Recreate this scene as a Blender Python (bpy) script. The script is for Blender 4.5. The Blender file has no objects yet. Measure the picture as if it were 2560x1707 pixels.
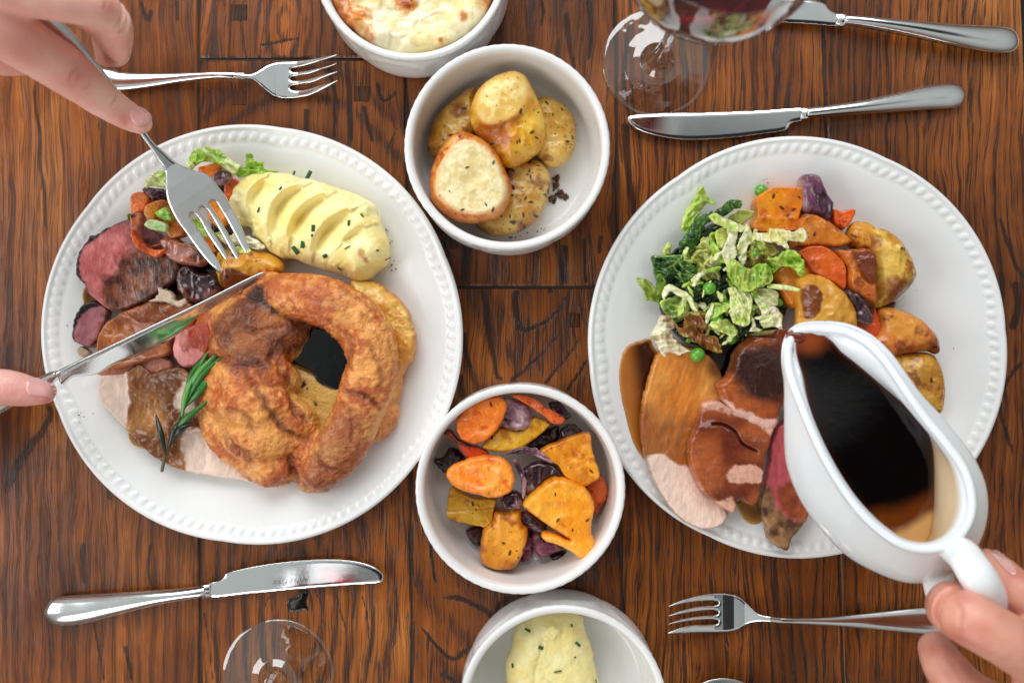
import bpy, math, random
import numpy as np
from mathutils import Vector, noise as mnoise
from mathutils.bvhtree import BVHTree
sc = bpy.context.scene
C = sc.collection
# ------------------------------------------------------------------ camera, light
HC = 0.64                       # camera height above the table top, metres
FP = 2388.0                     # focal length in photograph pixels
CX, CY = 1280.0, 853.5
cam_d = bpy.data.cameras.new('camera'); cam = bpy.data.objects.new('camera', cam_d); C.objects.link(cam)
cam.location = (0, 0, HC); cam.rotation_euler = (0, 0, 0)
cam_d.sensor_width = 36; cam_d.lens = 36 * FP / 2560
cam_d.clip_start = 0.01; cam_d.clip_end = 20
cam_d.dof.use_dof = True; cam_d.dof.focus_distance = HC - 0.02; cam_d.dof.aperture_fstop = 5.0
sc.camera = cam
sc.view_settings.view_transform = 'Standard'; sc.view_settings.look = 'None'
sc.view_settings.exposure = 0.06; sc.view_settings.gamma = 1.0
sc.cycles.use_denoising = True
sc.cycles.max_bounces = 10; sc.cycles.transmission_bounces = 10; sc.cycles.transparent_max_bounces = 10
sc.cycles.caustics_reflective = False; sc.cycles.caustics_refractive = False
sc.cycles.sample_clamp_indirect = 6.0

w = bpy.data.worlds.new('World'); sc.world = w; w.use_nodes = True
nt = w.node_tree
bg = nt.nodes['Background']
tc = nt.nodes.new('ShaderNodeTexCoord'); sep = nt.nodes.new('ShaderNodeSeparateXYZ')
nt.links.new(tc.outputs['Generated'], sep.inputs[0])
rp = nt.nodes.new('ShaderNodeValToRGB'); nt.links.new(sep.outputs['Z'], rp.inputs[0])
e = rp.color_ramp.elements
e[0].position = 0.0; e[0].color = (0.14, 0.11, 0.09, 1)
e[1].position = 0.8; e[1].color = (0.66, 0.70, 0.69, 1)
x = e.new(0.35); x.color = (0.40, 0.38, 0.36, 1)
# camera operator overhead, put into the world colour as a dark patch for reflections
vd = nt.nodes.new('ShaderNodeVectorMath'); vd.operation = 'DOT_PRODUCT'; vd.inputs[1].default_value = Vector((0.16, -0.12, 0.98)).normalized()
nt.links.new(tc.outputs['Generated'], vd.inputs[0])
mr = nt.nodes.new('ShaderNodeMapRange'); mr.interpolation_type = 'SMOOTHSTEP'; nt.links.new(vd.outputs['Value'], mr.inputs['Value'])
mr.inputs['From Min'].default_value = 0.91; mr.inputs['From Max'].default_value = 0.972
mx = nt.nodes.new('ShaderNodeMix'); mx.data_type = 'RGBA'; mx.inputs[7].default_value = (0.035, 0.032, 0.035, 1)
nt.links.new(mr.outputs[0], mx.inputs[0]); nt.links.new(rp.outputs[0], mx.inputs[6])
nt.links.new(mx.outputs[2], bg.inputs['Color']); bg.inputs['Strength'].default_value = 0.72

def area(name, loc, target, sx, sy, power, col):
    d = bpy.data.lights.new(name, 'AREA'); d.shape = 'RECTANGLE'; d.size = sx; d.size_y = sy
    d.energy = power; d.color = col
    o = bpy.data.objects.new(name, d); C.objects.link(o); o.location = loc
    v = Vector(target) - Vector(loc); o.rotation_euler = v.to_track_quat('-Z', 'Y').to_euler()
    return o
area('window_light', (-0.25, 1.7, 1.35), (0, 0.0, 0), 2.2, 1.5, 46, (0.95, 0.98, 1.0))
area('window_light', (-1.7, -0.1, 1.1), (0.0, 0, 0), 1.2, 1.0, 15.0, (0.97, 0.99, 1.0))
area('window_light', (-0.75, -1.55, 1.2), (0, 0, 0), 1.1, 0.8, 11.0, (1.0, 0.97, 0.93))

# ------------------------------------------------------------------ helpers
def P(px, py, z=0.0):
    """where a ray through photograph pixel (px,py) meets height z"""
    k = (HC - z) / FP
    return ((px - CX) * k, -(py - CY) * k, z)
def Z(x0, y0, s):
    def f(*pts):
        return [(x0 + u / s, y0 + v / s) for u, v in pts]
    return f
ZA = Z(0, 0, 2.45); ZB = Z(100, 300, 3.485); ZC = Z(500, 350, 3.485); ZD = Z(0, 640, 2.613); ZE = Z(480, 640, 2.24)
ZF = Z(760, 0, 2.376); ZG = Z(1020, 940, 2.8); ZH = Z(1460, 0, 2.138); ZI = Z(1560, 420, 3.267); ZJ = Z(1860, 420, 2.488)
ZK = Z(1500, 800, 2.529); ZL = Z(1900, 780, 2.118); ZM = Z(2100, 1300, 3.852); ZN = Z(1600, 1420, 2.94)
ZO = Z(1100, 1440, 3.618); ZQ = Z(80, 1360, 2.557); ZR = Z(0, 0, 4.48)

def lin(*c):
    c = np.array(c, float) / 255.0
    return np.where(c <= 0.04045, c / 12.92, ((c + 0.055) / 1.055) ** 2.4)
def mixc(a, b, t):
    t = np.clip(np.asarray(t, float), 0, 1)[..., None]
    return a * (1 - t) + b * t
def sstep(a, b, x):
    t = np.clip((x - a) / (b - a), 0, 1)
    return t * t * (3 - 2 * t)

def _hash(ix, iy, iz, seed):
    n = (ix * 374761393 + iy * 668265263 + iz * 2147483647 + seed * 1274126177) & 0xFFFFFFFF
    n = ((n ^ (n >> 13)) * 1274126177) & 0xFFFFFFFF
    n = (n ^ (n >> 16)) & 0xFFFFFFFF
    return n.astype(np.float64) / 4294967295.0
def vnoise(x, y, z=None, seed=0):
    x = np.asarray(x, float); y = np.asarray(y, float)
    z = np.zeros_like(x) if z is None else np.asarray(z, float)
    xi = np.floor(x).astype(np.int64); yi = np.floor(y).astype(np.int64); zi = np.floor(z).astype(np.int64)
    fx = x - xi; fy = y - yi; fz = z - zi
    fx = fx * fx * (3 - 2 * fx); fy = fy * fy * (3 - 2 * fy); fz = fz * fz * (3 - 2 * fz)
    r = 0
    for dx in (0, 1):
        for dy in (0, 1):
            for dz in (0, 1):
                r = r + _hash(xi + dx, yi + dy, zi + dz, seed) * (fx if dx else 1 - fx) * (fy if dy else 1 - fy) * (fz if dz else 1 - fz)
    return r * 2 - 1
def fbm(x, y, z=None, seed=0, oct=4, gain=0.5):
    a = 1; f = 1; r = 0; t = 0
    for i in range(oct):
        r = r + a * vnoise(np.asarray(x) * f, np.asarray(y) * f, None if z is None else np.asarray(z) * f, seed + i * 17)
        t += a; a *= gain; f *= 2.03
    return r / t

def catmull(pts, n=8, closed=True):
    p = np.array(pts, float); m = len(p); out = []
    rng = range(m) if closed else range(m - 1)
    for i in rng:
        if closed:
            a, b, c, d = p[(i - 1) % m], p[i], p[(i + 1) % m], p[(i + 2) % m]
        else:
            a, b, c, d = p[max(i - 1, 0)], p[i], p[i + 1], p[min(i + 2, m - 1)]
        for k in range(n):
            t = k / n
            out.append(0.5 * ((2 * b) + (-a + c) * t + (2 * a - 5 * b + 4 * c - d) * t * t + (-a + 3 * b - 3 * c + d) * t ** 3))
    if not closed: out.append(p[-1])
    return np.array(out)

def sdpoly(X, Y, poly):
    """signed distance (+ inside) and nearest boundary point"""
    X = np.asarray(X, float).ravel(); Y = np.asarray(Y, float).ravel()
    A = np.asarray(poly, float); B = np.roll(A, -1, 0)
    best = np.full(X.shape, 1e18); nx = np.zeros_like(X); ny = np.zeros_like(X); inside = np.zeros(X.shape, bool)
    for (ax, ay), (bx, by) in zip(A, B):
        dx, dy = bx - ax, by - ay; L = dx * dx + dy * dy + 1e-12
        t = np.clip(((X - ax) * dx + (Y - ay) * dy) / L, 0, 1)
        qx = ax + t * dx; qy = ay + t * dy; d = (X - qx) ** 2 + (Y - qy) ** 2
        m = d < best
        best = np.where(m, d, best); nx = np.where(m, qx, nx); ny = np.where(m, qy, ny)
        c = ((ay > Y) != (by > Y))
        if dy != 0:
            inside ^= c & (X < dx * (Y - ay) / dy + ax)
    d = np.sqrt(best)
    return np.where(inside, d, -d), nx, ny
def seg_dist(X, Y, path, n=8):
    p = catmull(path, n, False)
    best = np.full(np.shape(X), 1e18); side = np.zeros(np.shape(X)); tt = np.zeros(np.shape(X))
    for i in range(len(p) - 1):
        ax, ay = p[i]; dx, dy = p[i + 1] - p[i]; L = dx * dx + dy * dy + 1e-12
        t = np.clip(((X - ax) * dx + (Y - ay) * dy) / L, 0, 1)
        ex = X - ax - t * dx; ey = Y - ay - t * dy; d = ex * ex + ey * ey
        m = d < best
        best = np.where(m, d, best); side = np.where(m, np.sign(dx * ey - dy * ex), side); tt = np.where(m, (i + t) / (len(p) - 1), tt)
    return np.sqrt(best), side, tt
def pmask(X, Y, poly, soft=3.0, jit=0.0, fr=0.05, seed=3):
    d, _, _ = sdpoly(X, Y, catmull(poly, 6))
    if jit: d = d + jit * fbm(X * fr, Y * fr, seed=seed)
    return sstep(-soft, soft, d)

def link(o, parent=None, label=None, cat=None, group=None, kind=None):
    C.objects.link(o)
    if parent is not None: o.parent = parent
    if label: o['label'] = label
    if cat: o['category'] = cat
    if group: o['group'] = group
    if kind: o['kind'] = kind
    return o
def empty(name, loc=(0, 0, 0), rz=0, **k):
    o = bpy.data.objects.new(name, None); o.location = loc; o.rotation_euler = (0, 0, rz); o.empty_display_size = 0.01
    return link(o, **k)
def mkmesh(name, V, Fs, col=None, rgh=None, smooth=True):
    V = np.asarray(V, np.float32); me = bpy.data.meshes.new(name)
    me.vertices.add(len(V)); me.vertices.foreach_set('co', V.ravel())
    if not isinstance(Fs, (list, tuple)): Fs = [Fs]
    Fs = [np.asarray(f, np.int32) for f in Fs if len(f)]
    nl = sum(f.size for f in Fs); npoly = sum(len(f) for f in Fs)
    me.loops.add(nl); me.polygons.add(npoly)
    me.loops.foreach_set('vertex_index', np.concatenate([f.ravel() for f in Fs]))
    tot = np.concatenate([np.full(len(f), f.shape[1], np.int32) for f in Fs])
    st = np.concatenate([[0], np.cumsum(tot)[:-1]]).astype(np.int32)
    me.polygons.foreach_set('loop_start', st); me.polygons.foreach_set('loop_total', tot)
    me.polygons.foreach_set('use_smooth', np.full(npoly, smooth))
    me.update(calc_edges=True)
    if col is not None:
        col = np.broadcast_to(col, (len(V), 3)); c4 = np.ones((len(V), 4), np.float32); c4[:, :3] = np.clip(col, 0, 1)
        a = me.color_attributes.new('col', 'FLOAT_COLOR', 'POINT'); a.data.foreach_set('color', c4.ravel())
        r = np.broadcast_to(np.asarray(0.45 if rgh is None else rgh, np.float32), (len(V),)).astype(np.float32)
        b = me.attributes.new('rgh', 'FLOAT', 'POINT'); b.data.foreach_set('value', np.ascontiguousarray(r))
    return me
def mk(name, V, Fs, mat, parent=None, col=None, rgh=None, smooth=True, origin=True, **k):
    V = np.asarray(V, float)
    loc = (0, 0, 0)
    if parent is None and origin:
        loc = np.array([V[:, 0].mean(), V[:, 1].mean(), V[:, 2].min()]); V = V - loc
    me = mkmesh(name, V, Fs, col, rgh, smooth); me.materials.append(mat)
    o = bpy.data.objects.new(name, me); o.location = tuple(float(t) for t in loc)
    return link(o, parent, **k)

# ------------------------------------------------------------------ materials
def newmat(name):
    m = bpy.data.materials.new(name); m.use_nodes = True
    return m, m.node_tree, m.node_tree.nodes['Principled BSDF']
def N(nt, t, **k):
    n = nt.nodes.new(t)
    for a, b in k.items():
        if a.startswith('i_'): n.inputs[a[2:].replace('_', ' ')].default_value = b
        else: setattr(n, a, b)
    return n
def math_(nt, op, a, b=None, c=None, clamp=False):
    n = nt.nodes.new('ShaderNodeMath'); n.operation = op; n.use_clamp = clamp
    for i, v in enumerate((a, b, c)):
        if v is None: continue
        if isinstance(v, (int, float)): n.inputs[i].default_value = v
        else: nt.links.new(v, n.inputs[i])
    return n.outputs[0]
def mixn(nt, fac, a, b, bt='MIX'):
    n = nt.nodes.new('ShaderNodeMix'); n.data_type = 'RGBA'; n.blend_type = bt
    for s, v in ((n.inputs[0], fac), (n.inputs[6], a), (n.inputs[7], b)):
        if isinstance(v, (int, float)): s.default_value = v
        elif isinstance(v, (tuple, list, np.ndarray)): s.default_value = tuple(float(t) for t in list(v)[:3]) + (1,)
        else: nt.links.new(v, s)
    return n.outputs[2]
def noise_(nt, vec, scale, detail=3, rough=0.55, dist=0.0):
    n = nt.nodes.new('ShaderNodeTexNoise'); n.inputs['Scale'].default_value = scale; n.inputs['Detail'].default_value = detail
    n.inputs['Roughness'].default_value = rough; n.inputs['Distortion'].default_value = dist
    if vec is not None: nt.links.new(vec, n.inputs['Vector'])
    return n.outputs[0]
def ramp_(nt, fac, pts):
    n = nt.nodes.new('ShaderNodeValToRGB'); nt.links.new(fac, n.inputs[0]); e = n.color_ramp.elements
    while len(e) < len(pts): e.new(0.5)
    for el, (p, c) in zip(e, pts):
        el.position = p; el.color = (c, c, c, 1) if isinstance(c, (int, float)) else tuple(float(t) for t in c) + (1,)
    return n.outputs[0]
def comb(nt, x, y, z=0.0):
    n = nt.nodes.new('ShaderNodeCombineXYZ')
    for i, v in enumerate((x, y, z)):
        if isinstance(v, (int, float)): n.inputs[i].default_value = v
        else: nt.links.new(v, n.inputs[i])
    return n.outputs[0]
def bump_(nt, h, strength, dist, bsdf):
    n = nt.nodes.new('ShaderNodeBump'); n.inputs['Strength'].default_value = strength; n.inputs['Distance'].default_value = dist
    nt.links.new(h, n.inputs['Height']); nt.links.new(n.outputs[0], bsdf.inputs['Normal'])
def food(name, bscale=900, bdist=0.0003, bstr=0.6, sss=0.0, sssr=(0.004, 0.002, 0.001), coat=0.0, var=0.12, vscale=350, spec=0.5, bs2=None, stretch=None):
    m, nt, b = newmat(name)
    at = nt.nodes.new('ShaderNodeAttribute'); at.attribute_name = 'col'
    ar = nt.nodes.new('ShaderNodeAttribute'); ar.attribute_name = 'rgh'
    tc = nt.nodes.new('ShaderNodeTexCoord'); v = tc.outputs['Object']
    if stretch:
        mp = nt.nodes.new('ShaderNodeMapping'); mp.inputs['Rotation'].default_value = (0, 0, stretch[0]); mp.inputs['Scale'].default_value = (1, stretch[1], 1)
        nt.links.new(v, mp.inputs[0]); v = mp.outputs[0]
    n1 = noise_(nt, v, vscale, 4, 0.6)
    fac = math_(nt, 'MULTIPLY_ADD', n1, 2 * var, 1 - var)
    gm = nt.nodes.new('ShaderNodeGamma'); gm.inputs[1].default_value = 1.15; nt.links.new(at.outputs['Color'], gm.inputs[0])
    cm = nt.nodes.new('ShaderNodeVectorMath'); cm.operation = 'SCALE'
    nt.links.new(gm.outputs[0], cm.inputs[0]); nt.links.new(fac, cm.inputs['Scale'])
    nt.links.new(cm.outputs[0], b.inputs['Base Color'])
    nt.links.new(math_(nt, 'MULTIPLY', ar.outputs['Fac'], 0.80), b.inputs['Roughness'])
    b.inputs['Specular IOR Level'].default_value = spec
    if sss:
        b.inputs['Subsurface Weight'].default_value = sss; b.inputs['Subsurface Radius'].default_value = (1, sssr[1] / sssr[0], sssr[2] / sssr[0]); b.inputs['Subsurface Scale'].default_value = sssr[0]
    if coat:
        b.inputs['Coat Weight'].default_value = coat; b.inputs['Coat Roughness'].default_value = 0.07
    n2 = noise_(nt, v, bscale, 4, 0.6)
    if bs2:
        n3 = noise_(nt, v, bs2, 3, 0.5); n2 = math_(nt, 'ADD', n2, math_(nt, 'MULTIPLY', n3, 1.5))
    bump_(nt, n2, bstr, bdist, b)
    return m
def plain(name, col, rough=0.4, metal=0.0, bscale=None, bdist=0.0002, bstr=0.3, var=0.0, coat=0, sss=0):
    m, nt, b = newmat(name)
    b.inputs['Base Color'].default_value = tuple(float(t) for t in col) + (1,)
    b.inputs['Roughness'].default_value = rough; b.inputs['Metallic'].default_value = metal
    tc = nt.nodes.new('ShaderNodeTexCoord')
    if var:
        n = noise_(nt, tc.outputs['Object'], 120, 4)
        nt.links.new(mixn(nt, n, np.array(col) * (1 - var), np.minimum(np.array(col) * (1 + var), 1)), b.inputs['Base Color'])
    if bscale: bump_(nt, noise_(nt, tc.outputs['Object'], bscale, 4), bstr, bdist, b)
    if coat: b.inputs['Coat Weight'].default_value = coat
    if sss:
        b.inputs['Subsurface Weight'].default_value = sss; b.inputs['Subsurface Scale'].default_value = 0.003
    return m

# ------------------------------------------------------------------ shapes
def slab_arrays(poly, zb, top, under=None, edge=8.0, g=2.0, hfun=None, cfun=None, smooth=True, jit=0.0, jfr=0.08, seed=1, sharp=2.0):
    """a body whose outline is poly (photo px, laid on the height zb(px,py) in metres). top / under = how far it
    rises above / hangs below that outline, in metres; edge = rounding radius in px"""
    pl = catmull(poly, 8) if smooth else np.array(poly, float)
    if not smooth:
        a = []
        for i in range(len(pl)):
            p0, p1 = pl[i], pl[(i + 1) % len(pl)]; n = max(1, int(np.hypot(*(p1 - p0)) / 6))
            a += [p0 + (p1 - p0) * k / n for k in range(n)]
        pl = np.array(a)
    if jit:
        c = pl.mean(0); d = pl - c; L = np.hypot(d[:, 0], d[:, 1])[:, None] + 1e-9
        pl = pl + d / L * (jit * fbm(pl[:, 0] * jfr, pl[:, 1] * jfr, seed=seed, oct=3))[:, None]
    if under is None: under = top
    x0, y0 = pl.min(0) - g; x1, y1 = pl.max(0) + g
    nx = int((x1 - x0) / g) + 2; ny = int((y1 - y0) / g) + 2
    gx, gy = np.meshgrid(x0 + np.arange(nx) * g, y0 + np.arange(ny) * g)
    sd, qx, qy = sdpoly(gx, gy, pl)
    idx = np.arange(nx * ny).reshape(ny, nx)
    cs = (sd.reshape(ny, nx)); cc = (cs[:-1, :-1] + cs[1:, :-1] + cs[:-1, 1:] + cs[1:, 1:]) / 4
    keep = cc > 0
    q = np.stack([idx[:-1, :-1], idx[1:, :-1], idx[1:, 1:], idx[:-1, 1:]], -1)[keep]   # CCW seen from above (y down in px)
    cnt = np.zeros(nx * ny, int); np.add.at(cnt, q.ravel(), 1)
    used = cnt > 0; bnd = used & (cnt < 4)
    X = gx.ravel().copy(); Y = gy.ravel().copy()
    X[bnd] = qx[bnd]; Y[bnd] = qy[bnd]; sd = sd.copy(); sd[bnd] = 0; sd = np.maximum(sd, 0)
    remap = -np.ones(nx * ny, int); remap[used] = np.arange(used.sum())
    X = X[used]; Y = Y[used]; sd = sd[used]; q = remap[q]; bnd = bnd[used]; n = len(X)
    zbv = zb(X, Y) if callable(zb) else np.full(n, zb)
    t = np.clip(sd / edge, 0, 1)
    prof = (1 - (1 - t) ** sharp) ** (1 / sharp)
    h = top * prof
    if hfun is not None: h = h + hfun(X, Y, sd) * np.clip(sd / min(edge, 6.0), 0, 1)
    k = (HC - zbv) / FP
    wx = (X - CX) * k; wy = -(Y - CY) * k
    Vt = np.stack([wx, wy, zbv + h], 1); Vb = np.stack([wx, wy, zbv - under * prof - 0.00002], 1)
    V = np.concatenate([Vt, Vb[~bnd]])
    bm = np.arange(n); bm[~bnd] = n + np.arange((~bnd).sum())
    qb = bm[q][:, ::-1]
    F = np.concatenate([q, qb])
    if cfun is not None:
        r = cfun(X, Y, sd, h)
        if isinstance(r, tuple): col, rg = r
        else: col, rg = r, 0.45
        col = np.broadcast_to(col, (n, 3)); rg = np.broadcast_to(np.asarray(rg, float), (n,))
        col = np.concatenate([col, col[~bnd]]); rg = np.concatenate([rg, rg[~bnd]])
    else: col = np.full((len(V), 3), 0.5); rg = np.full(len(V), 0.45)
    return V, F, col, rg
def slab(name, poly, zb, top, mat, parent=None, label=None, cat=None, group=None, kind=None, **k):
    V, F, col, rg = slab_arrays(poly, zb, top, **k)
    return mk(name, V, F, mat, parent, col, rg, label=label, cat=cat, group=group, kind=kind)
def strip(path, widths):
    p = catmull(path, 4, False); wv = np.interp(np.linspace(0, 1, len(p)), np.linspace(0, 1, len(widths)), widths)
    t = np.gradient(p, axis=0); t /= (np.hypot(t[:, 0], t[:, 1])[:, None] + 1e-9); nrm = np.stack([-t[:, 1], t[:, 0]], 1)
    L = p + nrm * wv[:, None]; R_ = p - nrm * wv[:, None]
    return [tuple(a) for a in L[::2]] + [tuple(a) for a in R_[::-1][::2]]

def tube(path, radii, flat=1.0, n=16, k=6, px=True):
    """closed tube through (px,py,z) points, radii in metres; flat squashes it vertically"""
    if px: pts = [P(a, b, c) for a, b, c in path]
    else: pts = path
    p = catmull(pts, k, False); r = catmull([(a, 0) for a in radii], k, False)[:, 0]
    V = []; m = len(p)
    t = np.gradient(p, axis=0); t /= np.linalg.norm(t, axis=1)[:, None]
    # hemispherical ends
    rows = []
    for s in (70, 40, 15):
        a = math.radians(s); rows.append((p[0] - t[0] * r[0] * math.sin(a), t[0], r[0] * math.cos(a)))
    for i in range(m): rows.append((p[i], t[i], r[i]))
    for s in (15, 40, 70):
        a = math.radians(s); rows.append((p[-1] + t[-1] * r[-1] * math.sin(a), t[-1], r[-1] * math.cos(a)))
    up = np.array([0, 0, 1.0])
    for c, tt, rr in rows:
        s = np.cross(tt, up); L = np.linalg.norm(s)
        s = s / L if L > 0.15 else np.array([1.0, 0, 0])
        u = np.cross(s, tt); u /= np.linalg.norm(u)
        for j in range(n):
            a = 2 * math.pi * j / n
            V.append(c + s * rr * math.cos(a) + u * rr * math.sin(a) * flat)
    M = len(rows); F = []
    for i in range(M - 1):
        for j in range(n):
            F.append((i * n + j, i * n + (j + 1) % n, (i + 1) * n + (j + 1) % n, (i + 1) * n + j))
    V.append(rows[0][0] - rows[0][1] * rows[0][2] * 0.2); V.append(rows[-1][0] + rows[-1][1] * rows[-1][2] * 0.2)
    T = []
    for j in range(n):
        T.append((M * n, (j + 1) % n, j)); T.append((M * n + 1, (M - 1) * n + j, (M - 1) * n + (j + 1) % n))
    return np.array(V), np.array(F), np.array(T)
def ball(c, r, n=20):
    V = []; F = []; T = []
    for i in range(1, n):
        a = math.pi * i / n
        for j in range(2 * n):
            b = math.pi * j / n
            V.append((c[0] + r[0] * math.sin(a) * math.cos(b), c[1] + r[1] * math.sin(a) * math.sin(b), c[2] + r[2] * math.cos(a)))
    m = 2 * n
    for i in range(n - 2):
        for j in range(m): F.append((i * m + j, (i + 1) * m + j, (i + 1) * m + (j + 1) % m, i * m + (j + 1) % m))
    V.append((c[0], c[1], c[2] + r[2])); V.append((c[0], c[1], c[2] - r[2])); a = len(V) - 2
    for j in range(m):
        T.append((a, j, (j + 1) % m)); T.append((a + 1, (n - 2) * m + (j + 1) % m, (n - 2) * m + j))
    return np.array(V), np.array(F), np.array(T)
def fuse(parts, voxel, smooth=6):
    Vs, Fs, Ts, o = [], [], [], 0
    for V, F, T in parts:
        Vs.append(V); Fs.append(F + o); Ts.append(T + o); o += len(V)
    me = mkmesh('tmp', np.concatenate(Vs), [np.concatenate(Fs), np.concatenate(Ts)])
    ob = bpy.data.objects.new('tmp', me); C.objects.link(ob)
    m = ob.modifiers.new('r', 'REMESH'); m.mode = 'VOXEL'; m.voxel_size = voxel
    s = ob.modifiers.new('s', 'SMOOTH'); s.factor = 0.5; s.iterations = smooth
    dg = bpy.context.evaluated_depsgraph_get(); ev = ob.evaluated_get(dg); m2 = ev.to_mesh()
    V = np.zeros(len(m2.vertices) * 3); m2.vertices.foreach_get('co', V); V = V.reshape(-1, 3)
    Nn = np.zeros(len(m2.vertices) * 3); m2.vertices.foreach_get('normal', Nn); Nn = Nn.reshape(-1, 3)
    F = [tuple(p.vertices) for p in m2.polygons]
    Q = np.array([f for f in F if len(f) == 4], int).reshape(-1, 4); T = np.array([f for f in F if len(f) == 3], int).reshape(-1, 3)
    ev.to_mesh_clear(); bpy.data.objects.remove(ob); bpy.data.meshes.remove(me)
    return V, Nn, Q, T
def topx(V):
    """photo px of points"""
    k = FP / (HC - V[:, 2])
    return V[:, 0] * k + CX, CY - V[:, 1] * k
def lathe(prof, n=96, center=(0, 0), rfun=None):
    prof = np.array(prof, float); m = len(prof); th = np.linspace(0, 2 * math.pi, n, endpoint=False)
    R_ = prof[:, 0][:, None] * np.ones(n); Zz = prof[:, 1][:, None] * np.ones(n); TH = np.ones((m, 1)) * th
    if rfun is not None: R_, Zz = rfun(R_, Zz, TH, np.arange(m)[:, None] * np.ones(n))
    V = np.stack([center[0] + R_ * np.cos(TH), center[1] + R_ * np.sin(TH), Zz], -1).reshape(-1, 3)
    i = np.arange(m - 1)[:, None]; j = np.arange(n)[None, :]
    a = i * n + j; b = i * n + (j + 1) % n; c = (i + 1) * n + (j + 1) % n; d = (i + 1) * n + j
    return V, np.stack([a, b, c, d], -1).reshape(-1, 4)
def project(me_V, me_F, poly, lift, g=1.5, arch=0.0, thick=0.0004, edge=4):
    """a thin skin lying on a surface, seen from above through the outline poly (photo px)"""
    bvh = BVHTree.FromPolygons([Vector(v) for v in me_V], [tuple(int(i) for i in f) for f in me_F])
    eye = Vector((0, 0, HC))
    def zb(X, Y):
        out = np.zeros(len(X)); last = 0.03
        for i, (a, b) in enumerate(zip(X, Y)):
            d = Vector(P(a, b, 0)) - eye; h = bvh.ray_cast(eye, d.normalized())
            if h[0] is not None: last = h[0].z
            out[i] = last
        return out + lift
    return zb
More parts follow.
